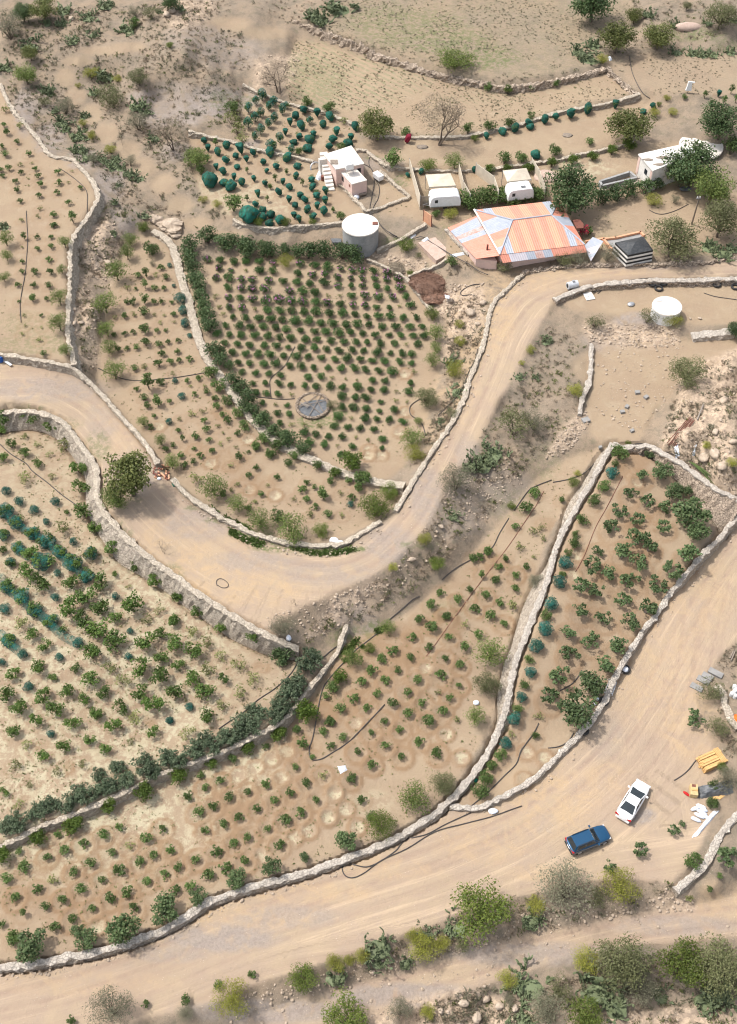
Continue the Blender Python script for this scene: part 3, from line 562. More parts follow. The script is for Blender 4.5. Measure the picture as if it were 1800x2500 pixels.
TERRP = rd('H', "45,483,36 75,565,42 190,660,36 20,720,36 55,795,44 315,795,36 225,920,36d 355,900,22d 103,958,40 230,998,36 388,958,36 650,998,40 430,1045 448,1140,44 650,1117,42 168,1105,36 190,1192 893,1170,33 637,1225 430,1263,40 222,1320,34 757,1340 425,1490,32d 592,1468,42 590,1587,40 10,980,40 35,1040,32 440,1400,36d 240,1530,38d 315,1070,18d 765,1115,25d 800,990,20d 315,1145,16d 60,300,60d 220,480,55d 805,1510,55t")+\
 rd('I', "795,55,55 355,220,55t 543,237,42 755,240,46 755,380,50 555,405,46 330,385,30d 328,595,42 727,568,55 325,750,42 522,752,60 745,750,60 268,935,50 490,932,60 720,945,58 480,1150,65 697,1148,42 285,1185,28 620,1390,34 365,1390,40d 370,1540,34d 620,1570,30d 325,1670,42d 650,1950,50 580,1750,50d")
TERRB = rd('I', "945,300,100 905,700,80d 870,1125,130 860,1490,145 970,1890,110 80,250,120 90,500,95 50,810,95")
LEMON = rd('J', "40,160,60 10,265,50 300,150,60 195,135,40 465,235,60 100,385,42 215,460,45 330,550,42 20,500,50 330,380,30d 440,470,28d 575,400,70d 705,600,65 710,760,65 215,680,60d 460,675,34d 740,975,65 545,1130,60d 590,985,25 850,1125,60 1000,1305,65 210,310,32d 40,965,60m 150,1070,55m 285,1160,55m 410,1230,65m 800,1345,55m 150,1290,45m 30,1185,45m 530,1335,50m 265,1340,65 375,1415,75m 20,1320,40")+\
 rd('K', "95,90,42 225,170,65 345,270,75 625,265,62 895,270,75 755,380,80 605,495,85 885,480,70 1030,570,55 1165,460,95 735,600,75 870,690,95 1020,790,85 810,890,80 1290,790,85 1300,590,45d 1415,515,40d 1540,610,48 1420,725,55 1540,800,75 1430,925,60 1580,990,50 1245,1015,80 1410,1095,75 1550,1230,70 1235,1240,68 1365,1340,80 970,1035,60d 1090,1130,58d 800,1130,70 670,1020,42 330,1015,68 120,1080,55 400,820,55 280,725,55 180,615,65d 555,680 65,1275,68 385,1280,68 590,1225,62 465,1105 925,1245,55 740,1300,50 1070,1365,60 165,1370,65 500,1380,72 850,1410,48 1385,245,70 1575,385,50 1185,130,45t 1020,190,28 1140,300,25d 645,90,70m 765,200,55m 65,300,55m 185,380,60m 310,500,60m 440,600,55m 75,780,55m")+\
 rd('L', "490,205,50 670,340,62 890,465,62 1165,560,60 450,420,50 605,515,52d 735,620,52d 620,700,75 873,740,52d 760,850,60d 1025,815,60d 900,935,45 610,935,65 730,1040,78 1030,1060,55d 1155,940,58d 890,1170,55d 740,1275,65 575,1420,60d")+\
 rd('MM', "330,215,58 640,245,60 120,305,55 240,440,45d 570,440,60 800,385,52 1010,260,65 1205,195,62d 860,165,48 940,465,52 380,535,55 130,620,50d 735,600,40d 510,670,36d 270,785,35d 1355,320,50 35,850,40 170,960,45d 1165,405,35d")
LEMNET = rd('J', "55,790,45 170,880,47 300,955,47 490,885,45 410,1065,36 650,1240,40 95,1420,45")+rd('K', "510,175,36 490,390,40 1025,385 1155,690,34 1140,915 525,920,42 205,895,45 250,1180,48 40,490,50 15,965,40 695,790,55")+rd('L', "590,1180,42 415,1300,36")+rd('MM', "450,330,40 1505,210,36")
HEDGEL = rd('MM', "60,1150,95 180,1130,90 330,1020,90 420,960,80 560,960,90 660,880,90 760,880,85 870,700,70 930,800,80 1010,770,85 1060,640,75 1120,740,85 1260,600,95 1350,660,80 1480,540,90 1590,560,85")+rd('O', "250,290,90 370,200,80 450,260,85 560,180,80 680,120,85 800,90,80 640,220,50")+rd('L', "1050,1330,100 1200,1230,90 1330,1260,85 1400,1170,85 1480,1050,100 1560,950,80")+rd('P', "200,440,105 250,370,70 60,640,100 30,850,60")
ORANGES = rd('NN', "330,165,75 645,50,80 20,330,75")+rd('MM', "965,965,70 1280,850,85 1585,700,80")+rd('O', "425,410,55 740,275,72 1020,150,65")+rd('P', "180,860,105 470,555,62")
MIDP = rd('NN', "173,285,36 512,130,36r 225,428,62 55,520,55 420,335,45r 580,280,52 745,218,48r 920,145,52r 1065,75,42 1305,175,58 1440,88,40r 985,300,45 800,390,50r 660,465,48r 1370,322,45r 1512,270,46r 1235,385,48r 1070,455,58r 910,540r 460,535,55d 328,615,50 140,700,52r 725,625,55r 555,710,50r 1300,555,46r 1460,490,45r 1585,420,45r 1130,640,58r 980,705,55r 1185,790,48r 815,800,42r 400,770,45 210,830,36t 485,955,55 650,880,46r 1550,630,50 25,930,40 125,1060,62 1145,225,50dr")+\
 rd('O', "610,370,48 900,262,33 320,512,40 508,572,45r 365,632,40r 740,668,40r 905,590,48r 1260,595,45r 1115,670,45r 585,710,50r 215,700,48 440,780,52r 305,845,52r 985,745,42r 825,810,42r 670,890,45r 530,960,45r 375,1008,42r 1350,735r 1210,850,46r 1070,920,58r 915,995,36r 745,1065,42r 625,1125,45r 465,1190,55r 290,1265,45r 1020,1140,50r 720,1280,46r 545,1340,60 390,1410,58 245,1500,55 1410,515,45dr 1170,445,36r 1180,120,45 1230,230,52 1410,140,45 1470,40,45 1590,180,42 1475,255,42 1320,360,28")+\
 rd('P', "1412,20,40r 1170,45,50 1280,115,65 1575,85,42d 1110,205,45r 1445,205,42r 1258,295,42 1580,285,52 935,320,52 855,395,52 1095,390,42 1405,388r 1540,450,45r 755,495,55 985,490r 880,590,46r 1165,575,48r 1370,540,50r 660,605,50 805,700,40 1525,630,32r 1335,685,36d 1070,690,42r 590,745,52 1450,740,40r 1200,778,42r 945,790,52 715,825,42r 1380,865,52r 470,835,52 1080,880,50r 1250,945,65r 380,950,46 1510,935,42d 860,950r 1005,1018r 750,1045,35r 1175,1125,48r 1340,1230,55r 880,1165,45r 630,1220,36r 1020,1260,36r 760,1330,48r 345,720,36 410,650,55d 580,1430,36")+\
 rd('Q', "205,375,46r 305,550,45")+\
 rd('R', "1300,20,60 1205,145,60 1530,75,30t 1115,310,40 1265,345,50d 1350,330,38d 1150,490,50d 1360,415,35d 880,530,45 800,585,42 740,600,45 1038,590,36t 965,670,40r 1280,575,28d 1215,670,36 820,740,35t 1125,738,40r 945,795,45 1118,868,40 718,868,36 855,925,45r 458,895,42 605,965,48r 980,980,46 1095,1010,65d 365,1010,52 765,1040,48r 500,1100,42r 890,1105,52 1018,1170,42r 795,1265,46")
RINGS = rd('O', "663,525 815,455 955,380 1045,550 1515,680 1290,1010 1155,1080 870,1235 1455,895 1095,315")+rd('P', "1230,485 615,960 1410,1065 1550,1275")+rd('Q', "65,500 165,640 265,800 10,715")+rd('NN', "870,950")+rd('T', "490,1590,55 655,1640,55 470,1830,55")+rd('S', "740,470 185,1290,26 205,1115,30")+rd('D', "868,232,26 868,572,26 655,955,26 548,955,28 548,900,28 820,745,30")+rd('F', "1330,810 1345,1260,45 1570,1310,45 540,697,26 1000,1025,34")
FIGP = rd('S', "780,395,55 690,560,55 840,640,60 600,715,60 755,790,58 520,865,70 985,850,58 1015,690,65d 760,960,85 850,1030,70 400,1075,45 620,1090,80 770,1175,70 1180,1090,100 340,1200,75 505,1265,65 680,1335,75 1060,1240,80 940,1375,75 245,1380,70 400,1430,65")+rd('T', "1340,240,65 960,320,65 1170,395,62 1555,300,85 1420,430,70 865,510,65 1065,590,72 1290,655,85 870,710,70 1200,800,85 790,915,80 690,1090,75")
FIGBIG = rd('S', "980,370,95 1065,540,85 1180,550,60 1240,740,150 1290,890,105 865,205,50")+rd('T', "1065,980,130 960,1210,165")
FIGWALL = rd('NN', "290,1110,130 760,1060,85 690,1000,55 1090,970,140 1440,800,120")+rd('O', "640,1430,85 960,1340,80 1250,1240,45 315,1600,70")+rd('Q', "165,930,85")
FIGROW = rd('S', "600,215,68 550,300,30 452,500,48t 365,625,48 272,800,48t 200,925,32 195,1000,50 135,1090,32 85,1275,30")+rd('T', "668,375,45 525,765 472,985,40 410,1200,42 360,1420,36d 265,1615,50 180,1705,45 135,1810,58 70,1925,65 600,1270,40d 575,1440,32")
FIGNET = rd('S', "525,375,55 110,1170,60 60,1345,58")+rd('T', "710,270,60 660,490,65 580,640,62 530,870,50 450,1090,48 385,1285,58 310,1500,55")
STRIPN = rd('F', "680,285,32 740,420,42 628,648,36")+rd('E', "850,535,25 888,715,22 945,825,60 965,930,50 985,1045,50 1027,1155,28")+rd('G', "1110,835,36")
NETLOW = rd('U', "140,510 170,585 335,560,33 268,625 168,675,26 345,680,32 425,645 470,590,45 585,620 725,635,36 517,680 665,700,27 865,675,36 245,750,27 785,735,31 967,740,30b 432,748,24b 317,790 685,780,22 403,845,28 945,835,26 470,888,30 583,852,26 685,885,27 1095,855,33 835,880,27 907,928,29 1085,930,32 617,995,28 815,970,32 990,995,31 1220,965,34 1140,990,36 605,1070,28 890,1040,30 950,1085,30 1048,1035,32 1217,1050,31 655,1130,28b 733,1170,35b 1140,1095,30 1043,1130,31 660,1195,35b 940,1175,30 1195,1140,35 1090,1185,30 985,1220,30 718,1248,31b 815,1215,40b 320,885,35b 370,915,45b", 29)
NETUPP = rd('U', "1028,230,38 1143,268,36 953,290,36 1268,312,36 903,355 1013,395,34 1193,375 860,440 973,470 1113,445 1313,435,35 1270,495,36 1080,505,38b 937,530,28b 1243,555,34 1055,580,38b 1445,485,32 1410,538,35b 1490,405,33", 30)
NETROW = rd('WW', "850,560,28 990,520,32b 1100,498,34 1245,440,32 1245,475,30b 1375,418,34 1475,375,31 1610,355,36 245,885,26 735,870,24 1300,730,40b")+rd('V', "168,1003,36 310,975,38 555,930,31 803,985,28b 897,938,26 1470,830,26")+rd('c2', "85,255,26")
NETGRN = rd('U', "655,120,40 598,165,33 750,165,38 530,230,36 712,215,34 873,205,30 830,250,36 637,270,36 590,310,40 757,315,36 530,365,42 705,365,36 640,425,36 585,485,33 810,500,36 750,555,48 910,600,34 1075,335,33 520,785,24d 870,795,26d 770,855,28d 520,1035,24d 700,1040,24d 1012,895,26d 1285,1130,26d 240,540,30d 730,925,26d")
HEDGET = rd('E', "1030,370,90 1040,470,80 1060,560,75 1080,650,85 1110,740,75 1130,830,75 1150,920,78 1180,1000,85 1200,1080,78 1250,1290,90 1290,1370,80 1190,280,85 1330,340,85 1410,300,60 1540,360,95")+rd('A', "570,40,80 690,35,75 770,45,80 880,30,60 1000,50,70 1100,50,90 1250,50,88 1400,50,92 1510,80,98")+rd('C', "400,160,50 440,290,80 500,350,80 560,465,85 600,560,80 690,650,85 720,600,50 790,740,75 930,810,85 880,780,60 1050,890,75")
# ------------------------------------------------------------------ foliage prototypes (unit crown radius, base at z = 0)
def leaves(centers, rad, n, size, seed, thin=.55, out=.5, core=None):
    g = np.random.default_rng(seed); centers = np.array(centers, float); rad = np.broadcast_to(np.array(rad, float), (len(centers),))
    pk = g.choice(len(centers), n, p=rad**2/np.sum(rad**2)); d = g.normal(size=(n, 3)); d /= np.linalg.norm(d, axis=1)[:, None]
    d[:, 2] = np.where(d[:, 2] < -.3, -d[:, 2], d[:, 2])
    p = centers[pk]+d*(rad[pk]*g.uniform(.55, 1.08, n))[:, None]; p[:, 2] = np.maximum(p[:, 2], .02)
    nr = d*out+g.normal(size=(n, 3))*.55+np.array([0, 0, .35]); nr /= np.linalg.norm(nr, axis=1)[:, None]
    a = np.cross(nr, g.normal(size=(n, 3))); a /= np.linalg.norm(a, axis=1)[:, None]+1e-9; b = np.cross(nr, a)
    s = (size*g.uniform(.6, 1.35, n))[:, None]
    v = np.stack([p-a*s, p-b*s*thin-nr*s*.12, p+a*s, p+b*s*thin-nr*s*.12], 1).reshape(-1, 3)
    f = np.arange(4*n).reshape(n, 4); return v, f
def stems(centers, r, base=(0, 0, 0), seed=0, fork=.45, n=5, mb=None):
    mb = mb or MB(); g = random.Random(seed); b = np.array(base, float)
    for c in centers:
        c = np.array(c, float); m = b+(c-b)*fork+np.array([g.uniform(-.08, .08), g.uniform(-.08, .08), .06])
        mb.tube([b, m, c], [r, r*.7, r*.3], n)
    return mb
def clumps(k, rxy, z0, z1, seed, flat=1., inner=0.):
    g = np.random.default_rng(seed); o = []
    while len(o) < k:
        q = g.uniform(-1, 1, 3); d = np.linalg.norm(q)
        if d > 1 or d < inner: continue
        o.append((q[0]*rxy, q[1]*rxy, z0+(q[2]*.5+.5)*(z1-z0)))
    return o
P = {}
def shrub(kind, nvar, mat, k, rxy, z0, z1, rc, n, size, thin=.55, inner=0., stem=.03, zc=.6, parts=False, bark='bark', trunk=None):
    P[kind] = dict(v=[], zc=zc)
    for s in range(nvar):
        sd = sum(map(ord, kind))*31+s; cl = clumps(k, rxy, z0, z1, sd, inner=inner); rr = np.random.default_rng(sd).uniform(.75, 1.25, k)*rc
        v, f = leaves(cl, rr, n, size, sd, thin)
        mats = M[mat]; tm = stems([(a*.8, b*.8, c) for a, b, c in cl[:max(5, k//2)]], stem, seed=sd, base=(0, 0, -.1))
        if trunk:
            tm2 = MB(); h = trunk
            tm2.tube([(0, 0, -.2), (.03, .02, h*.5), (0, .04, h)], [stem*2.2, stem*1.7, stem*1.4], 7); tm = stems([(a*.85, b*.85, c) for a, b, c in cl[:max(6, k//2)]], stem, base=(0, .04, h*.97), seed=sd, mb=tm2)
        if parts: P[kind]['v'].append([('trunk', tm.me('trunk', M[bark])), ('crown', mesh('crown', v, f, mats))])
        else:
            nv = len(v); vv = np.concatenate([v, np.array(tm.v)]); ff = [tuple(q) for q in f]+[tuple(i+nv for i in q) for q in tm.f]
            P[kind]['v'].append([(None, mesh(kind, vv, ff, [mats, M[bark]], [0]*len(f)+[1]*len(tm.f)))])
shrub('rose_bush', 5, 'rose', 20, .70, .3, 1.05, .45, 760, .10, zc=.62)
shrub('sapling', 6, 'sapling', 10, .64, .35, 1.1, .38, 230, .14, stem=.035, zc=.6)
shrub('tall_sapling', 3, 'sapling', 12, .45, .4, 2.0, .36, 280, .13, zc=.95)
shrub('sparse_sapling', 4, 'dull', 9, .72, .3, .95, .32, 95, .13, stem=.03, zc=.5)
shrub('citrus_bush', 3, 'citrus', 30, .74, .35, 1.35, .38, 1100, .085, zc=.8)
shrub('lemon_bush', 6, 'lemon', 14, .74, .4, 1.2, .36, 420, .11, stem=.035, zc=.65)
shrub('pale_lemon_bush', 3, 'dull', 11, .72, .35, 1.05, .33, 210, .1, stem=.03, zc=.55)
shrub('fig_tree', 5, 'fig', 13, .84, .55, 1.2, .27, 300, .125, .75, .35, .035, .8, True, 'palebark')
shrub('large_fig_tree', 3, 'fig', 30, .8, .45, 1.4, .32, 1100, .08, .75, .2, .03, .9, True, 'palebark', .3)
shrub('hedge_shrub', 5, 'hedge', 22, .8, .3, 1.35, .4, 800, .09, .6, zc=.75)
shrub('bramble_shrub', 5, 'bramble', 26, .95, .25, 1.2, .26, 700, .085, .7, zc=.7)
shrub('leafy_shrub', 4, 'sapling', 20, .76, .3, 1.3, .38, 800, .085, zc=.7)
shrub('feathery_tree', 4, 'feather', 28, .76, .35, 1.25, .38, 1700, .05, .45, .1, .03, .9, True, 'bark', .35)
shrub('bright_shrub', 4, 'bright', 34, .78, .25, 1.15, .34, 2800, .042, .5, zc=.6)
shrub('juniper_tree', 2, 'juniper', 50, .84, .8, 1.8, .29, 3600, .055, .6, .25, .05, 1.35, True, 'bark', .75)
shrub('broad_tree', 4, 'juniper', 44, .8, .4, 1.3, .33, 4200, .044, .6, .15, .045, .85, True, 'bark', .4)
shrub('dark_tree', 4, 'hedge', 44, .8, .35, 1.3, .34, 4600, .043, .6, .1, .04, .8, True, 'bark', .4)
shrub('green_tree', 3, 'feather', 42, .8, .35, 1.25, .34, 4200, .042, .5, .1, .04, .8, True, 'bark', .4)
shrub('acacia_tree', 4, 'olive', 48, .82, .3, 1.3, .33, 4600, .035, .5, .1, .03, .8, True, 'bark', .3)
shrub('grey_shrub', 4, 'greyg', 32, .78, .25, 1.25, .36, 3200, .034, .4, .1, .02, .7)
shrub('olive_shrub', 4, 'olive', 22, .78, .25, 1.1, .38, 1200, .055, .4, .05, .02, .6)
shrub('yellow_shrub', 4, 'yellow', 28, .76, .2, 1.0, .36, 2800, .042, .35, .05, .02, .55)
# a leafless tree and dry bushes: branches dividing again and again
def bare(seed, mats, spread=1., lv=5, r0=.05, h=.5):
    g = random.Random(seed); mb = MB()
    def grow(p, d, l, r, n):
        q = p+d*l; mb.tube([p, (p+q)/2+np.array([g.uniform(-.05, .05)*l for _ in range(3)]), q], [r, r*.85, r*.6], 4 if n < 3 else 3)
        if n >= lv: return
        for _ in range(3 if n < 3 else 2):
            e = d+np.array([g.gauss(0, .55)*spread, g.gauss(0, .55)*spread, g.gauss(.05, .3)]); e /= np.linalg.norm(e); grow(q, e, l*.72, r*.58, n+1)
    for _ in range(2 if spread > .8 else 4):
        e = np.array([g.gauss(0, .35), g.gauss(0, .35), 1.]); grow(np.array([g.uniform(-.1, .1), g.uniform(-.1, .1), -.05]), e/np.linalg.norm(e), h, r0, 0)
    return mb.me('branches', mats)
P['bare_tree'] = dict(zc=1.0, v=[[('trunk', bare(s, M['bark'], 1.0, 5, .05, .62)), ('crown', mesh('crown', *leaves(clumps(40, .9, .7, 1.75, s), .28, 3000, .04, s, .16), M['dry']))] for s in (1, 2)])
P['dry_bush'] = dict(zc=.45, v=[[(None, bare(s, M['dry'], 1.1, 4, .02, .38))] for s in (5, 6, 7)])
# prickly pear: flat oval pads growing out of one another
def pears(seed, n=60):
    g = np.random.default_rng(seed); mb = MB(); tips = [(np.array([g.uniform(-.7, .7), g.uniform(-.7, .7), 0.]), g.normal(size=3)*.5+np.array([0, 0, 1.])) for _ in range(26)]
    for i in range(n):
        p, d = tips[g.integers(len(tips))]; d = d/np.linalg.norm(d); d = d+g.normal(size=3)*.45; d[2] = abs(d[2])*.8+.15; d /= np.linalg.norm(d)
        s = np.cross(d, g.normal(size=3)); s /= np.linalg.norm(s); t = np.cross(d, s); L = g.uniform(.13, .21); wv = []
        for k in range(9):
            a = 2*math.pi*k/9; wv.append(p+d*L*(.5-.5*math.cos(a))+s*L*.33*math.sin(a))
        v = [q+t*.016 for q in wv]+[q-t*.016 for q in wv]
        mb.add(v, [tuple(range(9)), tuple(range(17, 8, -1))]+[(k, k+9, (k+1) % 9+9, (k+1) % 9) for k in range(9)])
        if p[2] < .7: tips.append((p+d*L*.93, d))
    mb.add(*[[(a, b, c) for a, b, c in lump(.55, .55, .09, seed, .1, 14, 6)[0]], lump(.55, .55, .09, seed, .1, 14, 6)[1]])
    return mb.me('prickly_pear', M['cactus'])
P['prickly_pear'] = dict(zc=.4, v=[[(None, pears(s, 190))] for s in (1, 2, 3, 4)])
# trees wrapped in netting
def netshape(seed, kind):
    g = np.random.default_rng(seed); n, R = 16, 9; v = []
    prof = {'egg': ((.12, .15), (.45, .35), (.72, .7), (.85, 1.1), (.86, 1.45), (.78, 1.75), (.6, 2.0), (.35, 2.15), (.08, 2.2)),
            'ball': ((.3, .05), (.75, .2), (.98, .5), (1.05, .8), (1.02, 1.1), (.9, 1.35), (.66, 1.55), (.36, 1.66), (.06, 1.7)),
            'cone': ((.1, .1), (.28, .4), (.45, .8), (.6, 1.2), (.72, 1.6), (.8, 1.95), (.68, 2.15), (.38, 2.22), (.06, 2.25))}[kind]
    lean = g.normal(0, .1, 2); n, R = 22, 15; pr_ = np.array(prof); tt = np.linspace(0, len(prof)-1, R)
    for r, z in zip(np.interp(tt, range(len(prof)), pr_[:, 0]), np.interp(tt, range(len(prof)), pr_[:, 1])):
        for k in range(n):
            a = 2*math.pi*k/n; s = 1+.12*math.sin(3*a+seed*2.1+z*1.3)+.06*math.sin(11*a+seed+z)+.5*float(fbm(np.array(math.cos(a)*2+seed*3.1), np.array(math.sin(a)*2+z*2.2), seed, 3))
            v.append((r*s*math.cos(a)*.84+lean[0]*z, r*s*math.sin(a)*.84+lean[1]*z, z+g.normal(0, .035)))
    f = [(i*n+k, i*n+(k+1) % n, (i+1)*n+(k+1) % n, (i+1)*n+k) for i in range(R-1) for k in range(n)]+[tuple((R-1)*n+k for k in range(n)), tuple(range(n-1, -1, -1))]
    return v, f
def stake(): mb = MB(); mb.tube([(0, 0, -.2), (.02, 0, .4), (.05, .02, 1.)], [.07, .06, .05], 6); return mb.me('trunk', M['bark'])
for nm, kd in (('netted_tree', 'egg'), ('netted_bush', 'ball'), ('netted_sapling', 'cone')):
    P[nm] = dict(zc=1.15 if kd != 'ball' else .85, v=[])
    for s in range(4):
        v, f = netshape(s*5+len(kd), kd); cl = clumps(9, .62, .8, 1.95 if kd != 'ball' else 1.45, s); lv, lf = leaves(cl, .4, 210, .08, s)
        P[nm]['v'].append([('trunk', stake()), ('net', mesh('net', v, f, M['net'], smooth=True)), ('foliage', mesh('foliage', lv, lf, M['sapling']))])
P['netted_shrub'] = dict(zc=.85, v=[])
for s in range(4):
    v, f = netshape(s*3+71, 'ball'); cl = clumps(14, .72, .4, 1.6, s+30); lv, lf = leaves(cl, .42, 420, .09, s+30)
    P['netted_shrub']['v'].append([('trunk', stake()), ('net', mesh('net', [(a*.93, b*.93, c*.95) for a, b, c in v], f, M['netthin'], smooth=True)), ('foliage', mesh('foliage', lv, lf, M['tealleaf']))])
P['crimson_netted_tree'] = dict(zc=1.15, v=[[('trunk', stake()), ('net', mesh('net', *netshape(3, 'egg'), M['netred'], smooth=True))]])
P['half_netted_bush'] = dict(zc=.65, v=[])
for s in range(3):
    v, f = netshape(s+40, 'ball'); v = [(a*.95, b*.95, c*.72) for a, b, c in v]
    P['half_netted_bush']['v'].append([('foliage', P['lemon_bush']['v'][s][0][1]), ('net', mesh('net', v, f, M['netthin'], smooth=True))])
P['green_netted_tree'] = dict(zc=1.0, v=[])
for s in range(3):
    cl = clumps(16, .6, .5, 1.8, s+50); lv, lf = leaves(cl, .38, 240, .14, s+50); v, f = netshape(s+60, 'egg')
    P['green_netted_tree']['v'].append([('trunk', stake()), ('foliage', mesh('foliage', lv, lf, M['sapling'])), ('net', mesh('net', [(a*.95, b*.95, c*.95) for a, b, c in v], f, M['netthin'], smooth=True))])
BLOSSOM = []
for s in range(3): BLOSSOM.append(mesh('blossoms', *leaves(clumps(14, .7, .6, 1.2, s+90, inner=.5), .3, 46, .11, s+90, .8, 1.), M['pink']))
COUNT = {}
REGISTRY = []                                        # (object, description, group, landmark set)
def plant(kind, px, py, r, name=None, desc=None, cat='shrub', group=None, label=None, blossom=False, sz=1., sxy=1., marks=None, world=None):
    """one plant: crown centre at pixel (px, py), crown radius r pixels of the photograph"""
    p = P[kind]; rm = 1.; r = r*1.17
    for _ in range(3):
        x, y, z = ground(px, py, p['zc']*rm*sz); rm = r*float(depth(x, y, z))/F
    n = COUNT[kind] = COUNT.get(kind, -1)+1; parts = p['v'][(n*7+n//3) % len(p['v'])]; nm = name or kind
    if parts[0][0] is None: o = link(nm, parts[0][1])
    else:
        o = link(nm, None)
        for pn, me in parts: link(pn, me, o)
    if blossom: link('blossoms', BLOSSOM[n % 3], o)
    o.location = (float(x), float(y), float(z)-.02); o.rotation_euler = (0, 0, random.uniform(0, 6.28))
    o.scale = (rm*sxy*random.uniform(.94, 1.06), rm*sxy*random.uniform(.94, 1.06), rm*sz*random.uniform(.9, 1.1))
    tag(o, label, cat, group)
    if not label: REGISTRY.append((o, desc, group, marks))
    return o
# ------------------------------------------------------------------ soil basins and damp patches, before the ground is meshed
DAMPV = np.zeros((NR, NC)); RINGV = np.zeros((NR, NC))
def basin(px, py, R, amp=.10, wet=1., pale=False):
    x, y, z = ground(px, py); i, j = cell(x, y); i = int(i); j = int(j)
    wi = max(3, int(2.4*R/max(YS[i+1]-YS[i], .05))); wj = max(3, int(2.4*R/max((XS[min(j+1, NC-1)]-XS[j])*TS[i], .05)))
    a, b, c, d = max(i-wi, 0), min(i+wi+1, NR), max(j-wj, 0), min(j+wj+1, NC)
    rr = np.hypot(GX[a:b, c:d]-x, GY[a:b, c:d]-y)/R
    H[a:b, c:d] += amp*np.exp(-((rr-1)/.3)**2)-amp*.5*np.exp(-(rr/.6)**2)
    DAMPV[a:b, c:d] = np.maximum(DAMPV[a:b, c:d], wet*np.clip((.36-np.abs(rr-1.12))*5, 0, 1))
    if not pale: DAMPV[a:b, c:d] = np.maximum(DAMPV[a:b, c:d], wet*.4*(rr < .8))
    else: RINGV[a:b, c:d] = np.maximum(RINGV[a:b, c:d], np.clip((.85-rr)*6, 0, 1))
for x_, y_, r_, fl in MIDP:
    if 'r' in fl: basin(x_, y_+r_*.35, .95+random.random()*.2)
    elif 'd' not in fl: basin(x_, y_+r_*.3, .85, .05, .4)
for x_, y_, r_, fl in RINGS: basin(x_, y_, .85, .12, .9, True)
for x_, y_, r_, fl in FIGP: basin(x_, y_+r_*.8, 1.3, .08, .75)
for x_, y_, r_, fl in STRIPP+TERRP: basin(x_, y_+r_*.5, .8, .05, .4)
for x_, y_, r_, fl in NETLOW+NETUPP+NETROW+FIGNET+FIGROW: basin(x_, y_+r_*.9, .75, .06, .5)
for x_, y_, r_, fl in LEMON: basin(x_, y_+r_*.5, .9, .04, .3)
# ------------------------------------------------------------------ wheel tracks: distance across and along the driven lines
LAT = np.full((NR, NC), 99.); LON = np.zeros((NR, NC)); RUT = np.zeros((NR, NC))
DRIVE = [pts(t) for t in ("-200,945 0,945 120,940 230,990 300,1080 370,1170 450,1250 560,1330 680,1385 800,1400 900,1370 1000,1275 1080,1150 1140,1030 1190,920 1230,810 1290,725 1400,682 1550,666 1800,656 1950,650", "1900,1230 1800,1340 1690,1500 1590,1680 1490,1830 1380,1930 1250,2015 1050,2100 850,2160 600,2240 400,2320 150,2410 0,2445 -200,2500", "500,2530 700,2450 1000,2410 1250,2340 1500,2275 1800,2228 2000,2200", "1690,1500 1670,1640 1640,1760 1580,1850 1500,1930", "1760,1420 1720,1560 1700,1700 1660,1790 1600,1840")]
for di, dl in enumerate(DRIVE):
    dp = np.array(dl); X_, Y_, Z_ = ground(dp[:, 0], dp[:, 1]); q_ = resample(np.stack([X_, Y_], 1), 1.2)
    for k in (0, 1): q_[:, k] = smooth1(q_[:, k], 4)
    L0 = 0.
    for a_, b_ in zip(q_[:-1], q_[1:]):
        d_ = b_-a_; ln_ = float(np.hypot(*d_)); d_ = d_/max(ln_, 1e-6); i0, i1 = np.searchsorted(YS, [min(a_[1], b_[1])-9, max(a_[1], b_[1])+9])
        gx, gy = GX[i0:i1]-a_[0], GY[i0:i1]-a_[1]; al = gx*d_[0]+gy*d_[1]; la = gx*-d_[1]+gy*d_[0]
        m_ = (al > -.1) & (al < ln_+.1) & (np.abs(la) < 9); wob = .25*math.sin(L0*.11+di)
        r_ = np.where(m_, np.exp(-((np.abs(la+wob)-.78)/.27)**2)+.55*np.exp(-((np.abs(la+wob-2.3)-.78)/.25)**2), 0); RUT[i0:i1] = np.maximum(RUT[i0:i1], r_)
        if di < 3: m_ &= np.abs(la) < np.abs(LAT[i0:i1]); LAT[i0:i1] = np.where(m_, la, LAT[i0:i1]); LON[i0:i1] = np.where(m_, al+L0, LON[i0:i1])
        L0 += ln_
RUT *= RDM; H -= RUT*.05
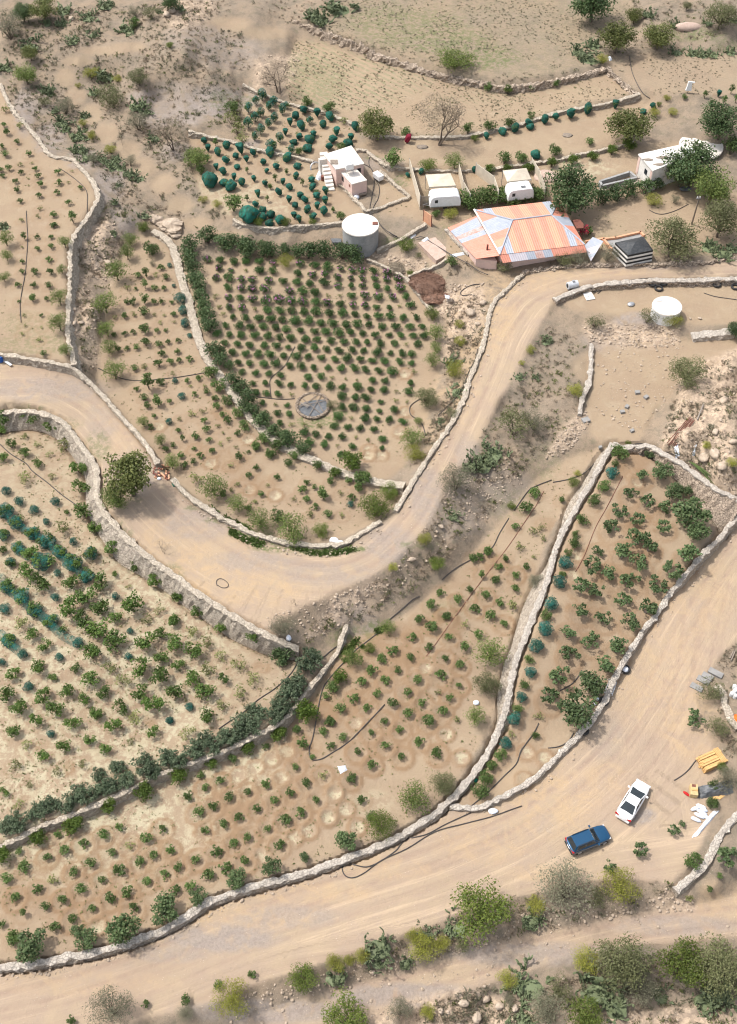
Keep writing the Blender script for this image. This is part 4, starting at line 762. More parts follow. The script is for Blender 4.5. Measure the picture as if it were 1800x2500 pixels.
# ------------------------------------------------------------------ ground masks and meshes
px, py = proj(GX, GY, H); vis = (GY > 10) & (GY < 420)
SM = lambda a, n=3: blur(a.astype(float), n)
A = {}
A['road'] = SM(RDM, 2); A['field'] = np.clip(SM(FLD, 2)-.75*SM(inpoly(px, py, FARF)+inpoly(px, py, FARR)*.5, 4), 0, 1); A['rock'] = ROCK; A['rut'] = np.clip(RUT, 0, 1); A['lat'] = np.where(np.abs(LAT) > 50, GX, LAT); A['lon'] = np.where(np.abs(LAT) > 50, GY, LON)
BARE = blob(px, py, '310,115,50,12 250,125,60,12 190,150,40,14 160,190,26,26 185,235,26,26 220,280,28,26 260,325,30,26 310,370,34,26 350,410,34,26 400,450,34,26 440,500,34,22 480,545,40,16 540,570,50,8 560,60,60,20 650,80,60,16 1450,900,60,40 1280,760,20,40', )
dw = blob(px, py, "880,1620,100,60 960,1560,70,40 1000,1600,50,30 800,1740,70,40 1080,1530,60,30 870,1700,60,35,.8 720,1830,60,40,.7 1550,1120,40,30 1530,1150,50,20 1570,1290,40,40,.8 1565,1340,60,25,.8 1440,1260,40,25,.5 1500,1400,60,25,.6 1420,1480,50,20,.5 680,1940,80,30,.5 560,1960,60,30,.5 990,1360,40,20,.6 1100,1420,50,20,.5 640,1630,25,15 105,1820,22,12 170,1875,14,22 370,1767,14,9 540,1010,25,18,.6 560,1130,60,30,.6 620,1180,60,25,.5 480,1100,40,20,.5 100,2130,90,30,.5 60,2190,80,25,.5 250,2250,50,20,.4 1330,1280,30,20,.7 1210,1370,40,18,.6 1160,1400,40,16,.5")
A['field'] = np.maximum(A['field'], BARE*.8)
A['damp'] = np.clip(DAMPV+dw*.8*(FLD > 0), 0, 1)*vis
A['straw'] = np.clip(SM(inpoly(px, py, BLEFT) & (py > 1060), 3)*np.clip((py-1180)/250, .35, 1)*np.clip((620-px+ (1800-py)*.1)/120, .25, 1) + blob(px, py, "480,1900,200,70 300,1990,160,70 560,1850,120,60 120,2090,130,60 650,1800,60,50 260,2120,150,60,.7 430,2030,120,60,.7 900,1960,60,30,.5 1390,430,60,30,.8 1420,410,80,20,.8 620,490,110,50,.6 520,450,40,30,.6 700,380,50,20,.5")*(FLD > 0), 0, 1)
A['straw'] = np.maximum(A['straw'], RINGV*.9)
A['ochre'] = blob(px, py, "1130,880,45,150,.8 1200,760,60,100,.9 1260,690,100,30,.8 1420,665,160,14,.6 620,1430,130,50,.9 480,1400,70,80,1 400,1320,60,60,.7 560,1330,90,50,.5 1060,1000,40,110,.6 300,1040,70,70,.45 520,2240,260,34,.9 760,2180,160,26,.8 950,2120,120,28,.6 1180,2050,120,60,.7 1350,1960,110,80,.9 1300,1900,80,60,.7 1480,1900,60,40,.6 1600,1640,110,140,.6 1680,1760,70,90,.8 1700,1450,90,100,.6 200,2400,220,30,.5 1300,2130,60,20,.6 1760,2200,60,60,.6 1130,790,40,60,.7 1140,730,40,40,.7")*(1-.6*SM(FLD, 2))
A['grey'] = np.clip(blob(px, py, "520,250,70,40,.9 450,280,50,30,.8 600,240,40,30,.7 380,290,40,24,.8 350,240,40,20,.8 430,370,40,24,.6 60,270,26,60,.8 120,340,40,40,.8 200,390,40,26,.8 270,450,40,50,.8 300,540,40,40,.7 100,250,40,30,.6 420,240,60,40,.6 560,130,90,40,.5 480,90,80,30,.5 230,620,30,60,.6 540,2290,140,36,.8 700,2240,130,28,.6 420,2330,90,22,.5 330,1160,60,50,.55 480,1280,90,40,.5 620,1370,110,26,.55 800,1400,120,28,.5 950,1330,60,50,.6 1040,1210,40,70,.6 120,950,150,30,.6 250,1030,40,50,.4 1560,785,60,22,1 1572,1992,30,20,1 1555,2003,22,14,1 1330,2010,30,30,.3 1000,2430,200,30,.8 650,2470,200,30,.8 1300,2330,200,30,.7 1650,2260,150,25,.6 1190,1200,110,60,.3 1120,1280,60,40,.3 860,1510,60,40,.6 1400,2330,200,20,.6 1480,1800,40,60,.3 610,352,26,14,.8 930,400,60,14,.6 1580,650,150,10,.4 1480,830,60,30,.5 1140,1120,30,60,.5"), 0, 1)
A['green'] = np.clip(.22*SM(inpoly(px, py, FARF), 5)+blob(px, py, "600,1305,40,10 680,1335,70,13 780,1345,70,10 860,1340,40,8 530,1270,30,8,.8 470,1240,20,6,.7 60,1000,50,10 160,1035,40,14,.6 240,1090,30,40,.6 300,1300,25,30,.5 420,1400,30,25,.5 770,1030,60,16 820,1010,30,20,.9 640,1290,60,20,.7 860,1560,60,30,.7 930,1530,40,16,.8 960,590,30,12,.7 560,250,60,16,.6 590,245,40,12,.7 540,230,30,10,.5 1090,100,110,34,.6 1180,140,90,30,.7 1010,70,130,50,.5 940,50,90,40,.45 780,200,60,50,.5 740,170,40,40,.5 1700,85,70,16,.8 1560,450,60,10,.4 1090,560,30,20,.4 980,440,25,16,.8 1060,480,30,10,.5 1480,590,120,14,.6 1350,600,60,10,.5 1650,610,120,14,.7 1780,110,40,20,.5 910,385,16,6,.9 100,840,120,25,.45 60,790,60,30,.35 1090,1490,60,30,.25 1240,1230,60,40,.3 1330,1130,40,50,.3 330,1220,20,12,.4 1020,1330,50,10,.6 1390,470,60,8,.4"), 0, 1)*.9
A['stubble'] = SM(inpoly(px, py, DRYF), 3)*np.clip(blob(px, py, "780,190,90,90 880,200,120,70,.9 980,190,90,40,.7 820,120,100,40,.7 1200,240,150,16,.4 1400,215,80,14,.3"), .12, 1)
A['stones'] = np.clip(SM(1-np.clip(FLD, 0, 1), 3)*.55+blob(px, py, "1150,1190,120,90 1090,1290,60,40 900,1480,110,50 1000,2380,260,40 650,2460,200,40 1300,2240,160,30 1560,900,140,80,.8 1700,1000,120,120 240,820,30,90 330,1090,30,60 480,1245,60,15 700,1350,120,8 870,1330,60,10 1000,1230,20,60 1080,1090,16,60 800,2130,140,14 600,2190,120,12 1000,2040,80,14 1560,1640,16,50 1460,1790,30,30"), 0, 1)
for k_ in A: A[k_] = A[k_]*vis if k_ != 'field' else A[k_]
def ground_mesh(name, sel):                           # sel: boolean per grid quad
    i, j = np.nonzero(sel); q = np.stack([i*NC+j, i*NC+j+1, (i+1)*NC+j+1, (i+1)*NC+j], 1)
    u, inv = np.unique(q, return_inverse=True); q = inv.reshape(-1, 4)
    co = np.stack([GX.ravel()[u], GY.ravel()[u], H.ravel()[u]], 1)
    me = bpy.data.meshes.new(name); me.vertices.add(len(u)); me.vertices.foreach_set('co', co.ravel().astype(np.float32))
    me.loops.add(q.size); me.loops.foreach_set('vertex_index', q.ravel().astype(np.int32)); me.polygons.add(len(q))
    me.polygons.foreach_set('loop_start', np.arange(0, q.size, 4, dtype=np.int32)); me.polygons.foreach_set('loop_total', np.full(len(q), 4, np.int32))
    me.polygons.foreach_set('use_smooth', np.ones(len(q), bool)); me.update(calc_edges=True)
    for k_, a in A.items():
        at = me.attributes.new(k_, 'FLOAT', 'POINT'); at.data.foreach_set('value', a.ravel()[u].astype(np.float32))
    me.materials.append(M['earth']); o = link(name, me); o['kind'] = 'structure'; return o
RQ = REGID[:-1, :-1]
GNAME = {0: 'hillside_ground'}
for n, r in enumerate(REG): GNAME[n+1] = r[0]
for n in GNAME:
    if (RQ == n).any(): ground_mesh(GNAME[n], RQ == n)
# ------------------------------------------------------------------ planting
ORD = ['nearest', 'second nearest', 'third nearest', 'fourth nearest', 'fifth nearest', 'sixth nearest', 'seventh nearest', 'eighth nearest', 'ninth nearest', 'tenth nearest']
NTH = ['first', 'second', 'third', 'fourth', 'fifth', 'sixth', 'seventh', 'eighth', 'ninth', 'tenth', 'eleventh', 'twelfth', 'thirteenth', 'fourteenth', 'fifteenth', 'sixteenth', 'seventeenth', 'eighteenth', 'nineteenth', 'twentieth', '21st', '22nd', '23rd', '24th', '25th', '26th', '27th', '28th', '29th', '30th']
for ri, row in enumerate(ROSES):
    row.sort(key=lambda t: t[0]); row = [t for i, t in enumerate(row) if i == 0 or t[0]-row[i-1][0] > 6]
    for ci, (x, y, r, f) in enumerate(row):
        d = 'pink flowering bush' if 'f' in f else 'thin greyish bush' if 'd' in f else 'round dark green bush'
        plant('sparse_sapling' if 'd' in f else 'rose_bush', x, y, r*1.0, 'rose_bush', cat='rose bush', group='bushes in the round terraced rose field', blossom='f' in f,
              label='%s, %s from the left in the %s row below the hedge' % (d, NTH[ci], NTH[ri]))
def field(lst, group, base, cat, kinds, mul=1.08, name=None, marks=None):
    for x, y, r, f in lst:
        key = 'd' if 'd' in f else 't' if 't' in f else 'm' if 'm' in f else 'b' if 'b' in f else ''
        kd, dsc = kinds.get(key, kinds[''])
        plant(kd, x, y, r*mul, name or kd, dsc, cat, group, marks=marks)
SP = {'': ('sapling', 'small leafy green sapling'), 'd': ('sparse_sapling', 'thin pale sapling'), 't': ('tall_sapling', 'tall narrow sapling')}
SPR = dict(SP); SPR[''] = ('sapling', 'young green sapling')
field(STRIPP, 'saplings in the strip between road and rose field', '', 'sapling', SP, marks='strip', name='sapling')
field(TERRP, 'saplings on the upper walled terrace', '', 'sapling', SP, marks='terr', name='terrace_sapling')
field(MIDP, 'saplings in soil rings above the lower road', '', 'sapling', SPR, marks='mid', name='orchard_sapling')
field(LEMON, 'fruit bushes in the straw covered field', '', 'fruit bush', {'': ('lemon_bush', 'leafy green bush'), 'd': ('pale_lemon_bush', 'pale thin bush'), 't': ('tall_sapling', 'tall narrow bush'), 'm': ('half_netted_bush', 'green bush half under teal netting')}, 1.17, marks='lemon', name='fruit_bush')
field(LEMNET, 'small netted bushes in the straw covered field', '', 'netted bush', {'': ('netted_shrub', 'small bush wrapped in teal netting')}, .88, marks='lemon', name='netted_bush')
field(STRIPN, 'netted bushes in the strip by the channel wall', '', 'netted bush', {'': ('netted_shrub', 'bush wrapped in teal netting')}, .82, marks='strip', name='netted_bush')
NT = {'': ('netted_tree', 'teal netted tree'), 'b': ('netted_bush', 'round teal netted bush')}
for nm_, l_, g_ in (('n', NETLOW, 'netted trees in the lower netted field'), ('n', NETUPP, 'netted trees in the upper netted field'), ('n', NETROW, 'netted trees along the bare sandy terrace')):
    for i_, t in enumerate(l_):
        kd = 'netted_bush' if 'b' in t[3] else ('netted_tree', 'netted_sapling', 'netted_tree')[i_ % 3]
        plant(kd, t[0], t[1], t[2]*1.05, 'netted_tree', {'netted_bush': 'round teal netted bush', 'netted_tree': 'teal netted tree', 'netted_sapling': 'narrow teal netted sapling'}[kd], 'netted tree', g_, sz=.9, marks='net')
field(NETGRN, 'greenish young trees among the netted fields', '', 'young tree', {'': ('green_netted_tree', 'green young tree under thin netting'), 'd': ('tall_sapling', 'thin young tree without netting')}, 1.1, marks='net', name='young_tree')
field(FIGP, 'fig trees in the walled fig field', '', 'fig tree', {'': ('fig_tree', 'open branched fig tree')}, 1.1, marks='fig', name='fig_tree')
field(FIGBIG, 'large fig trees', '', 'fig tree', {'': ('large_fig_tree', 'big fig tree')}, .95, marks='fig', name='fig_tree')
field(FIGWALL, 'fig trees along the lower road wall', '', 'fig tree', {'': ('large_fig_tree', 'dense roadside fig tree')}, 1.05, marks='mid', name='fig_tree')
field(FIGROW, 'shrubs along the inner wall of the fig field', '', 'shrub', {'': ('leafy_shrub', 'leafy shrub by the inner wall'), 'd': ('sparse_sapling', 'thin grey shrub'), 't': ('leafy_shrub', 'tall leafy shrub by the inner wall')}, 1.22, marks='fig', name='leafy_shrub')
field(FIGNET, 'netted bushes along the inner wall of the fig field', '', 'netted bush', {'': ('netted_shrub', 'teal netted bush by the inner wall')}, 1., marks='fig', name='netted_bush')
JG = random.Random(12)
for HL in (HEDGEL,): HL += [(x+JG.uniform(-22, 22), y+JG.uniform(-20, 14), r*JG.uniform(.5, .75), f) for x, y, r, f in HL]+[(x+JG.uniform(-16, 16), y+JG.uniform(-14, 8), r*JG.uniform(.5, .8), f) for x, y, r, f in HL]
field(HEDGEL, 'hedge shrubs on the stone wall of the straw field', '', 'hedge shrub', {'': ('bramble_shrub', 'dark dense hedge shrub')}, .9, marks='lemon', name='hedge_shrub')
field(HEDGET, 'hedge shrubs round the rose field', '', 'hedge shrub', {'': ('hedge_shrub', 'dark green hedge shrub')}, .98, marks='rose', name='hedge_shrub')
field(STRIPW, 'shrubs along the outside of the channel wall', '', 'shrub', {'': ('leafy_shrub', 'green shrub against the channel wall')}, 1.1, marks='strip', name='leafy_shrub')
field(ORANGES, 'round citrus bushes below the hedge wall', '', 'citrus bush', {'': ('citrus_bush', 'round dark citrus bush')}, 1.05, marks='mid', name='citrus_bush')
field(TERRB, 'feathery shrubs on the upper walled terrace', '', 'shrub', {'': ('feathery_tree', 'feathery green shrub'), 'd': ('feathery_tree', 'small feathery shrub')}, 1.05, marks='terr', name='feathery_shrub')
def one(kind, crop, x, y, r, label, cat='tree', name=None, group=None, sz=1., sxy=1.):
    x0, y0, k = CR[crop]; return plant(kind, x0+x/k, y0+y/k, r/k, name, cat=cat, group=group, label=label, sz=sz, sxy=sxy)
def mark(key, ph, px, py): x, y, z = ground(px, py); LAND.setdefault(key, []).append((ph, float(x), float(y)))
TREES = """juniper_tree|J|1130,600,215|big olive green juniper tree leaning over the bend of the dirt road|tree
green_tree|J|1040,850,130|lower bushy tree just under the big juniper, against the retaining wall|tree
broad_tree|WW|-150,470,150|rounded tree at the left end of the bare terrace above the pink hut|tree
bare_tree|WW|420,430,200|spreading leafless tree beside the stubble field wall|tree
bare_tree|X|1230,335,70|half bare tree at the top corner of the upper netted field|tree
broad_tree|V|570,330,145|bright olive tree beside the large prickly pear clump on the far terrace|tree
broad_tree|V|950,310,130|rounded tree behind the hedge of prickly pears, far terrace|tree
broad_tree|V|730,140,75|slender leaning tree behind the bright olive tree, far terrace|tree
dark_tree|V|360,20,190|dark wide tree cut by the top edge, far fallow field|tree
acacia_tree|V|1500,130,140|tall feathery grey tree in the far corner above the prickly pears|tree
acacia_tree|V|1190,50,45|small round tree far off near the grey rubble|tree
broad_tree|V|690,1110,180|domed olive green tree beside the bare sandy terrace|tree
dark_tree|XA|1565,540,88|dense dark round tree by the footpath, edge of the photo|tree
dark_tree|XA|1440,730,115|dense dark tree beside the white flat roofed house|tree
green_tree|XA|1530,830,95|bright green tree in front of the white house, by the utility pole|tree
green_tree|XA|1390,770,70|lighter green tree at the corner of the white house|tree
leafy_shrub|XA|1610,650,45|light green bush beside the pale round slab|bush
dark_tree|XA|900,850,115|big dark tree at the back corner of the striped roof house|tree
acacia_tree|Y|1090,850,215|large olive acacia overhanging the black tent|tree
acacia_tree|Y|1500,710,175|large grey green acacia right of the utility pole|tree
yellow_shrub|Y|910,530,75|small yellow green tree on the sandy yard lawn|small tree
grey_shrub|Y|1090,520,45|small grey bush in a stone ring near the utility pole|bush
feathery_tree|F|1020,1215,125|feathery green tree at the foot of the strip, by the curved wall|tree
sparse_sapling|F|870,1150,75|thin pale almost leafless shrub near the brick debris|shrub
feathery_tree|F|140,190,105|loose feathery bush under the rocky cut beside the strip|bush
feathery_tree|F|400,650,60|thin feathery bush along the road wall above the brick debris|bush
feathery_tree|F|555,815,60|light green feathery bush beside two saplings by the road wall|bush
feathery_tree|F|650,1010,80|bushy feathery tree just above the brick debris|tree
feathery_tree|G|590,1045,150|widest feathery green tree inside the bend of the road|tree
feathery_tree|G|310,970,110|feathery tree left of the widest one inside the road bend|tree
feathery_tree|G|110,830,85|small feathery tree farthest left inside the road bend|tree
leafy_shrub|G|460,950,70|green bush squeezed between two feathery trees inside the road bend|bush
bright_shrub|G|850,1075,75|small light green tree behind the white sacks on the wall|small tree
bright_shrub|G|1330,860,150|broad bright green bush in the angle of channel wall and road wall|bush
bright_shrub|G|1460,740,90|bright green bush at the end of the channel wall|bush
citrus_bush|G|1120,465,95|dark leafy bush on the channel wall, rose field side|bush
leafy_shrub|G|1215,600,85|green bush straddling the channel wall beside the dark leafy bush|bush
citrus_bush|G|975,560,52|round very dark bush beside the channel wall, strip side|bush
feathery_tree|E|500,300,75|feathery bush at the top of the strip below the stone stair|bush
feathery_tree|E|470,420,75|second feathery bush down from the top of the strip|bush
bright_shrub|E|620,200,60|yellow green bush right beside the rough stone stair|bush
leafy_shrub|E|690,390,75|low green bush on the topmost bed of the strip|bush
feathery_tree|E|380,580,105|large feathery bush in front of the grey boulders|bush
feathery_tree|E|270,860,115|large feathery bush beside the yellow earth bank|bush
feathery_tree|E|290,1100,80|narrow feathery bush lower down the earth bank|bush
feathery_tree|E|310,1250,75|loose feathery bush left of the strip saplings|bush
feathery_tree|Q|755,535,145|upright feathery green tree at the grey stone wall, lower orchard|tree
bright_shrub|Q|465,790,125|bright green bush at the grey stone wall, lower orchard|bush
leafy_shrub|Q|390,690,52|small green bush behind the bright green one at the stone wall|bush
acacia_tree|Q|1010,410,110|dull olive tree leaning on the grey stone wall, lower orchard|tree
feathery_tree|T|180,690,140|wide feathery tree on the left of the double stone wall, orchard side|tree
acacia_tree|T|140,990,115|thin olive tree below the wide feathery one, orchard side of the wall|tree
feathery_tree|T|40,1260,95|feathery green tree beside the dropped bag, middle of the orchard|tree
grey_shrub|R|1310,800,80|grey cushion of scrub growing on the double stone wall|shrub
hedge_shrub|L|1420,715,105|dense green shrub at the end of the broad retaining wall|shrub
feathery_tree|P|580,380,95|loose green bush over the wall where the black pipes meet|bush
bright_shrub|P|735,310,55|yellow green sapling with a bare stem by the black pipe|small tree
leafy_shrub|P|410,650,60|grey green bush beside the small citrus ball|bush
bright_shrub|R|420,640,75|bright green round bush on the bare slope under the dirt road|bush
yellow_shrub|R|315,430,65|yellow green shrub on the verge of the dirt road|shrub
yellow_shrub|R|40,670,50|yellowish shrub among boulders under the road verge|shrub
bright_shrub|R|880,530,42|light green bush where the black pipe enters the orchard|bush
feathery_tree|P|900,110,70|low green bush below the broken black pipe|bush
bright_shrub|R|1090,130,40|pale yellow green sprig beside the black pipe|shrub
acacia_tree|D|1060,450,100|thin leaning green tree beside the looped hose, rose field edge|tree
feathery_tree|D|930,790,110|green bush at the lower right corner of the rose field|bush
yellow_shrub|D|945,930,95|yellow green bush at the lower corner of the rose field|bush
feathery_tree|D|990,640,45|little green tree with dark stem beside the looped hose|small tree
feathery_tree|D|1110,100,75|green shrub at the right edge of the rose rows, under the rock cut|shrub
feathery_tree|B|1145,770,80|feathery shrub at the edge of the rose rows, middle one under the rock cut|shrub
feathery_tree|B|1140,890,60|small feathery shrub in the line under the rock cut|shrub
bright_shrub|B|1110,610,70|light green shrub beside the brushwood pile and rose rows|shrub
yellow_shrub|D|1310,200,100|yellow green shrub beside the road wall, above the agave clump|shrub
yellow_shrub|B|1350,850,55|yellow shrub on the dry slope below the rock cut|shrub
yellow_shrub|B|1345,700,45|small yellow shrub growing on the rock cut|shrub
olive_shrub|D|1280,580,55|dull yellow tuft under the straight road wall|shrub
grey_shrub|n|1010,1065,36|grey round bush on the verge of the climbing dirt road|bush
olive_shrub|n|1140,945,38|olive bush above the prickly pears, gravel slope|bush
grey_shrub|n|1185,935,30|grey bush behind the olive one, gravel slope|bush
yellow_shrub|c7|1370,1200,55|yellow green bush on the road verge above the prickly pears|bush
yellow_shrub|c7|1285,1335,35|small yellow tuft on the road verge|shrub
yellow_shrub|XB|912,822,35|yellow green bush left of the lone concrete wall|bush
acacia_tree|XB|1415,740,85|spreading grey tree with dark stem on the rubble slope|tree
yellow_shrub|S|1360,135,48|yellowish bush among the pale boulders above the fig field|bush
yellow_shrub|S|1590,290,55|green yellow bush near the edge, above the stone revetment|bush
bright_shrub|S|668,115,28|small yellow green tuft behind the peak of the fig field wall|shrub
dark_tree|XB|1630,560,40|dark bush cut by the edge beside the pale boulders|bush
yellow_shrub|XB|1350,510,45|yellow green bush in front of the white tank|bush
olive_shrub|XB|1235,500,40|olive bush left of the white tank|bush
olive_shrub|XB|1010,520,40|dry olive bush above the stone heap|bush
leafy_shrub|NN|120,1060,65|light green bush near the corner of the lower orchard|bush
grey_shrub|Z|875,300,125|tall grey green tree beside the parked blue car|tree
yellow_shrub|Z|1110,300,85|bright yellow green bush below the parked blue car|bush
bright_shrub|Z|500,420,130|broad green tree by the prickly pears, between road and track|tree
yellow_shrub|Z|205,525,42|round yellow green bush left of the broad green tree|bush
yellow_shrub|Z|240,580,65|golden bush between lower road and track|bush
yellow_shrub|Z|325,550,42|small golden bush right of the large golden bush|bush
olive_shrub|Z|410,550,40|dull olive tuft below the broad green tree|bush
olive_shrub|Z|1030,350,50|dull olive bush squeezed under the yellow green bush|bush
yellow_shrub|Z|745,380,45|yellow tuft left of the tall grey green tree|bush
acacia_tree|Z|1125,630,120|large grey green bush below the track, left of three|bush
bright_shrub|Z|1390,650,110|bright green tree below the track, middle of three|tree
acacia_tree|Z|1570,660,130|grey olive bush in the lower corner, right of three|bush
yellow_shrub|Z|960,630,60|yellow green bush left of the large grey green bush below the track|bush
yellow_shrub|Z|615,710,45|yellow bush on the near edge of the track above prickly pears|bush
olive_shrub|Z|855,750,55|dull green bush among boulders and prickly pears below the track|bush
grey_shrub|Z|800,840,85|grey bush at the bottom of the photo among boulders|bush
bright_shrub|Z|960,880,90|light green bush cut by the bottom edge|bush
grey_shrub|Z|1210,770,80|dry grey bush under the large grey green bush|bush
yellow_shrub|Z|265,855,35|small golden bush among the pinkish boulders at the bottom|bush
grey_shrub|Z|140,850,60|pale ghostly grey bush on the near edge of the track|bush
grey_shrub|Z|620,800,30|small grey bush among pinkish boulders|bush
bright_shrub|XC|1540,890,100|yellow green bush cut by the bottom edge near the track|bush
grey_shrub|XC|490,840,95|pale grey bush between lower road and track|bush
yellow_shrub|XC|1025,790,82|large yellow green round bush beside the track|bush
bright_shrub|XC|1340,710,68|green round bush on the stony verge of the track|bush
yellow_shrub|XC|1485,640,48|yellow green bush beside the agave, verge of the track|bush
yellow_shrub|XC|1605,610,35|small yellow green bush above the dead branches|bush
yellow_shrub|XC|1548,628,28|narrow yellow green bush in the verge row|bush
grey_shrub|XC|820,860,40|dry tuft on the verge near the large round bush|bush
sapling|XC|315,890,22|dark small shrub low on the lower road verge|shrub
sapling|XC|965,740,26|small dark shrub above the large yellow green bush|shrub
sapling|XC|1120,690,22|lone dark sapling standing on the lower road verge|sapling
sapling|XC|825,800,28|dark twiggy shrub on the verge beside a dry tuft|shrub
sapling|XC|645,820,20|tiny dark sapling near the pale grey bush|sapling
large_fig_tree|XC|1,1,1|x|x
fig_tree|Z|1575,165,1|x|x
fig_tree|Z|1600,170,50|fig sapling right of the crooked concrete wall|fig sapling
fig_tree|Z|1205,135,32|fig sapling right of the parked blue car|fig sapling
fig_tree|Z|1070,205,30|fig sapling below the parked blue car|fig sapling
fig_tree|Z|1350,50,26|small fig sapling near the white sacks|fig sapling
fig_tree|Z|1385,20,18|tiniest fig sapling beside the white sacks|fig sapling
sapling|Z|1508,310,18|tiny sapling below the crooked concrete wall|sapling
sapling|Z|1555,250,16|tiny sapling right of the crooked concrete wall|sapling
sparse_sapling|Z|1425,355,26|thin grey weed below the crooked concrete wall|weed
leafy_shrub|Z|1440,185,40|green cactus like bush inside the crook of the concrete wall|bush
fig_tree|T|2300,200,1|x|x
fig_tree|n|1540,1590,20|fig sapling on the open ground above the lumber stack|fig sapling
sapling|n|1510,1712,8|x|x
leafy_shrub|n|1580,1742,14|small green bush in front of the lumber stack|bush
leafy_shrub|n|1575,1822,1|x|x
leafy_shrub|n|1577,1778,15|green bush at the foot of the tarpaulin heap|bush
bright_shrub|n|1600,1700,12|small bush behind the lumber stack|bush
grey_shrub|n|1615,1730,30|grey scrub right of the lumber stack|shrub
olive_shrub|n|1575,1530,28|dry olive bush below the grey steps by the lower road|bush
olive_shrub|n|1595,1612,26|olive bush beside the pinkish stone wall|bush
green_tree|TL|230,650,110|rounded olive tree at the head of the gully|tree
broad_tree|TL|265,470,70|olive tree behind the rounded one at the head of the gully|tree
grey_shrub|TL|70,230,150|big round grey green bush in the far corner|bush
dark_tree|TL|200,110,95|dark green bush right of the big grey green bush, far corner|bush
broad_tree|TL|380,70,120|dark tall tree at the top edge, far corner|tree
leafy_shrub|TL|1190,210,55|bright green bush next to prickly pears on the far ridge|bush
dark_tree|TL|1510,20,80|dark bush at the top edge near the pinnacle of rocks|bush
yellow_shrub|TL|810,650,70|yellow green domed bush in the middle of the dry slope|bush
acacia_tree|TL|1230,680,90|small grey olive tree with a bare trunk on the dry slope|tree
olive_shrub|TL|960,850,105|dark olive bush above the bare track|bush
bright_shrub|TL|1505,400,35|small green ball on the ridge of the dry slope|bush
yellow_shrub|TL|1040,700,45|yellow green bush beside prickly pears on the dry slope|bush
grey_shrub|TL|500,30,1|x|x
olive_shrub|TL|1340,110,70|olive bush on the far ridge between rocks|bush
grey_shrub|TL|1190,100,60|grey dry bush on the far ridge|bush
yellow_shrub|TL|690,760,30|small yellow tuft on the bare track|shrub
olive_shrub|H|500,230,70|dark olive bush at the upper end of the gully|bush
grey_shrub|H|720,270,105|large grey brown bush in the gully|bush
olive_shrub|H|1240,210,125|dark round bush across the bare track from the gully|bush
grey_shrub|H|1530,440,125|large grey leafless looking bush beside the bare track|bush
yellow_shrub|H|1020,600,65|dull yellow bush low in the gully|bush
yellow_shrub|H|920,460,55|yellow green bush between prickly pears, upper gully|bush
yellow_shrub|H|1230,750,75|yellow green bush between prickly pears, middle gully|bush
grey_shrub|H|1030,850,65|pale grey bush against the terrace wall bend|bush
grey_shrub|H|1440,880,70|grey bush right of the gully prickly pears|bush
dry_bush|H|700,630,70|dry twiggy purplish bush in the gully|bush
dry_bush|H|1350,680,50|grey twiggy bush on the bare track side|bush
olive_shrub|X|660,170,1|x|x
bare_tree|X|760,590,70|bare grey thorn tree left of the netted field|tree
green_tree|U|70,670,110|green bush at the left end of the netted fields|bush
leafy_shrub|U|115,780,55|leafy green shrub beside the large square net bundle|shrub
leafy_shrub|U|400,1085,85|leafy fig like shrub left of the huge netted ball|shrub
leafy_shrub|U|390,230,65|tall dull shrub on the edge of the upper netted field, topmost|shrub
pale_lemon_bush|U|385,330,75|pale leafy shrub on the edge of the upper netted field, second|shrub
pale_lemon_bush|U|430,420,75|pale leafy shrub on the edge of the upper netted field, third|shrub
pale_lemon_bush|U|480,500,60|pale leafy shrub on the edge of the upper netted field, lowest|shrub
leafy_shrub|U|1055,175,48|green bush beyond the thin white wall, upper netted field|bush
leafy_shrub|U|1240,225,62|rounded green bush beyond the thin white wall, near the olive tree|bush
pale_lemon_bush|U|1380,350,42|pale twiggy bush at the wall end, upper netted field|bush
leafy_shrub|U|1345,570,42|leafy bush behind the pink hut roof|bush
leafy_shrub|U|985,620,42|leafy bush in front of the upper netted field|bush
bright_shrub|U|620,1240,50|green bush beside the huge netted ball|bush
bright_shrub|U|860,1245,48|green bush at the curved white wall, middle one|bush
bright_shrub|U|1105,1245,38|small green bush at the curved white wall|bush
leafy_shrub|U|1355,1195,45|dark bush beside the big concrete tank|bush
yellow_shrub|U|130,1050,45|yellow green tuft on the slope below the netted field|bush
yellow_shrub|U|250,1080,45|second yellow green tuft on the slope below the netted field|bush
feathery_tree|WW|560,780,85|feathery light green tree behind the first caravan|tree
bright_shrub|WW|320,830,80|light green bush behind the beige screens|bush
leafy_shrub|WW|1010,770,65|green bush on the terrace edge, left of a pair|bush
leafy_shrub|WW|1165,755,62|green bush on the terrace edge, right of a pair|bush
citrus_bush|WW|880,860,45|small dark bush behind the second caravan canopy|bush
citrus_bush|WW|1030,850,45|small dark bush in front of the terrace pair|bush
citrus_bush|WW|1230,850,55|dark bush by the fourth beige screen|bush
leafy_shrub|WW|1470,695,62|leafy bush standing out on the bare sandy terrace|bush
citrus_bush|WW|1440,800,55|dark bush at the terrace wall right of the round netted bush|bush
bright_shrub|WW|745,590,36|light green bush beside the first netted tree of the row|bush
leafy_shrub|WW|885,475,58|leafy bush behind the terrace wall, middle one|bush
leafy_shrub|WW|680,500,55|dark leafy bush beside the leafless tree|bush
leafy_shrub|WW|1060,455,50|low leafy bush behind the terrace wall|bush
leafy_shrub|WW|1250,375,38|slim bush behind the doubled netted tree|bush
leafy_shrub|WW|115,530,48|dark bush behind the crimson netted tree|bush
leafy_shrub|WW|860,125,42|dark bush against the purplish dry stone wall, first|bush
citrus_bush|WW|1040,140,42|dark bush against the purplish dry stone wall, second|bush
leafy_shrub|WW|1255,125,32|small bush against the purplish dry stone wall, third|bush
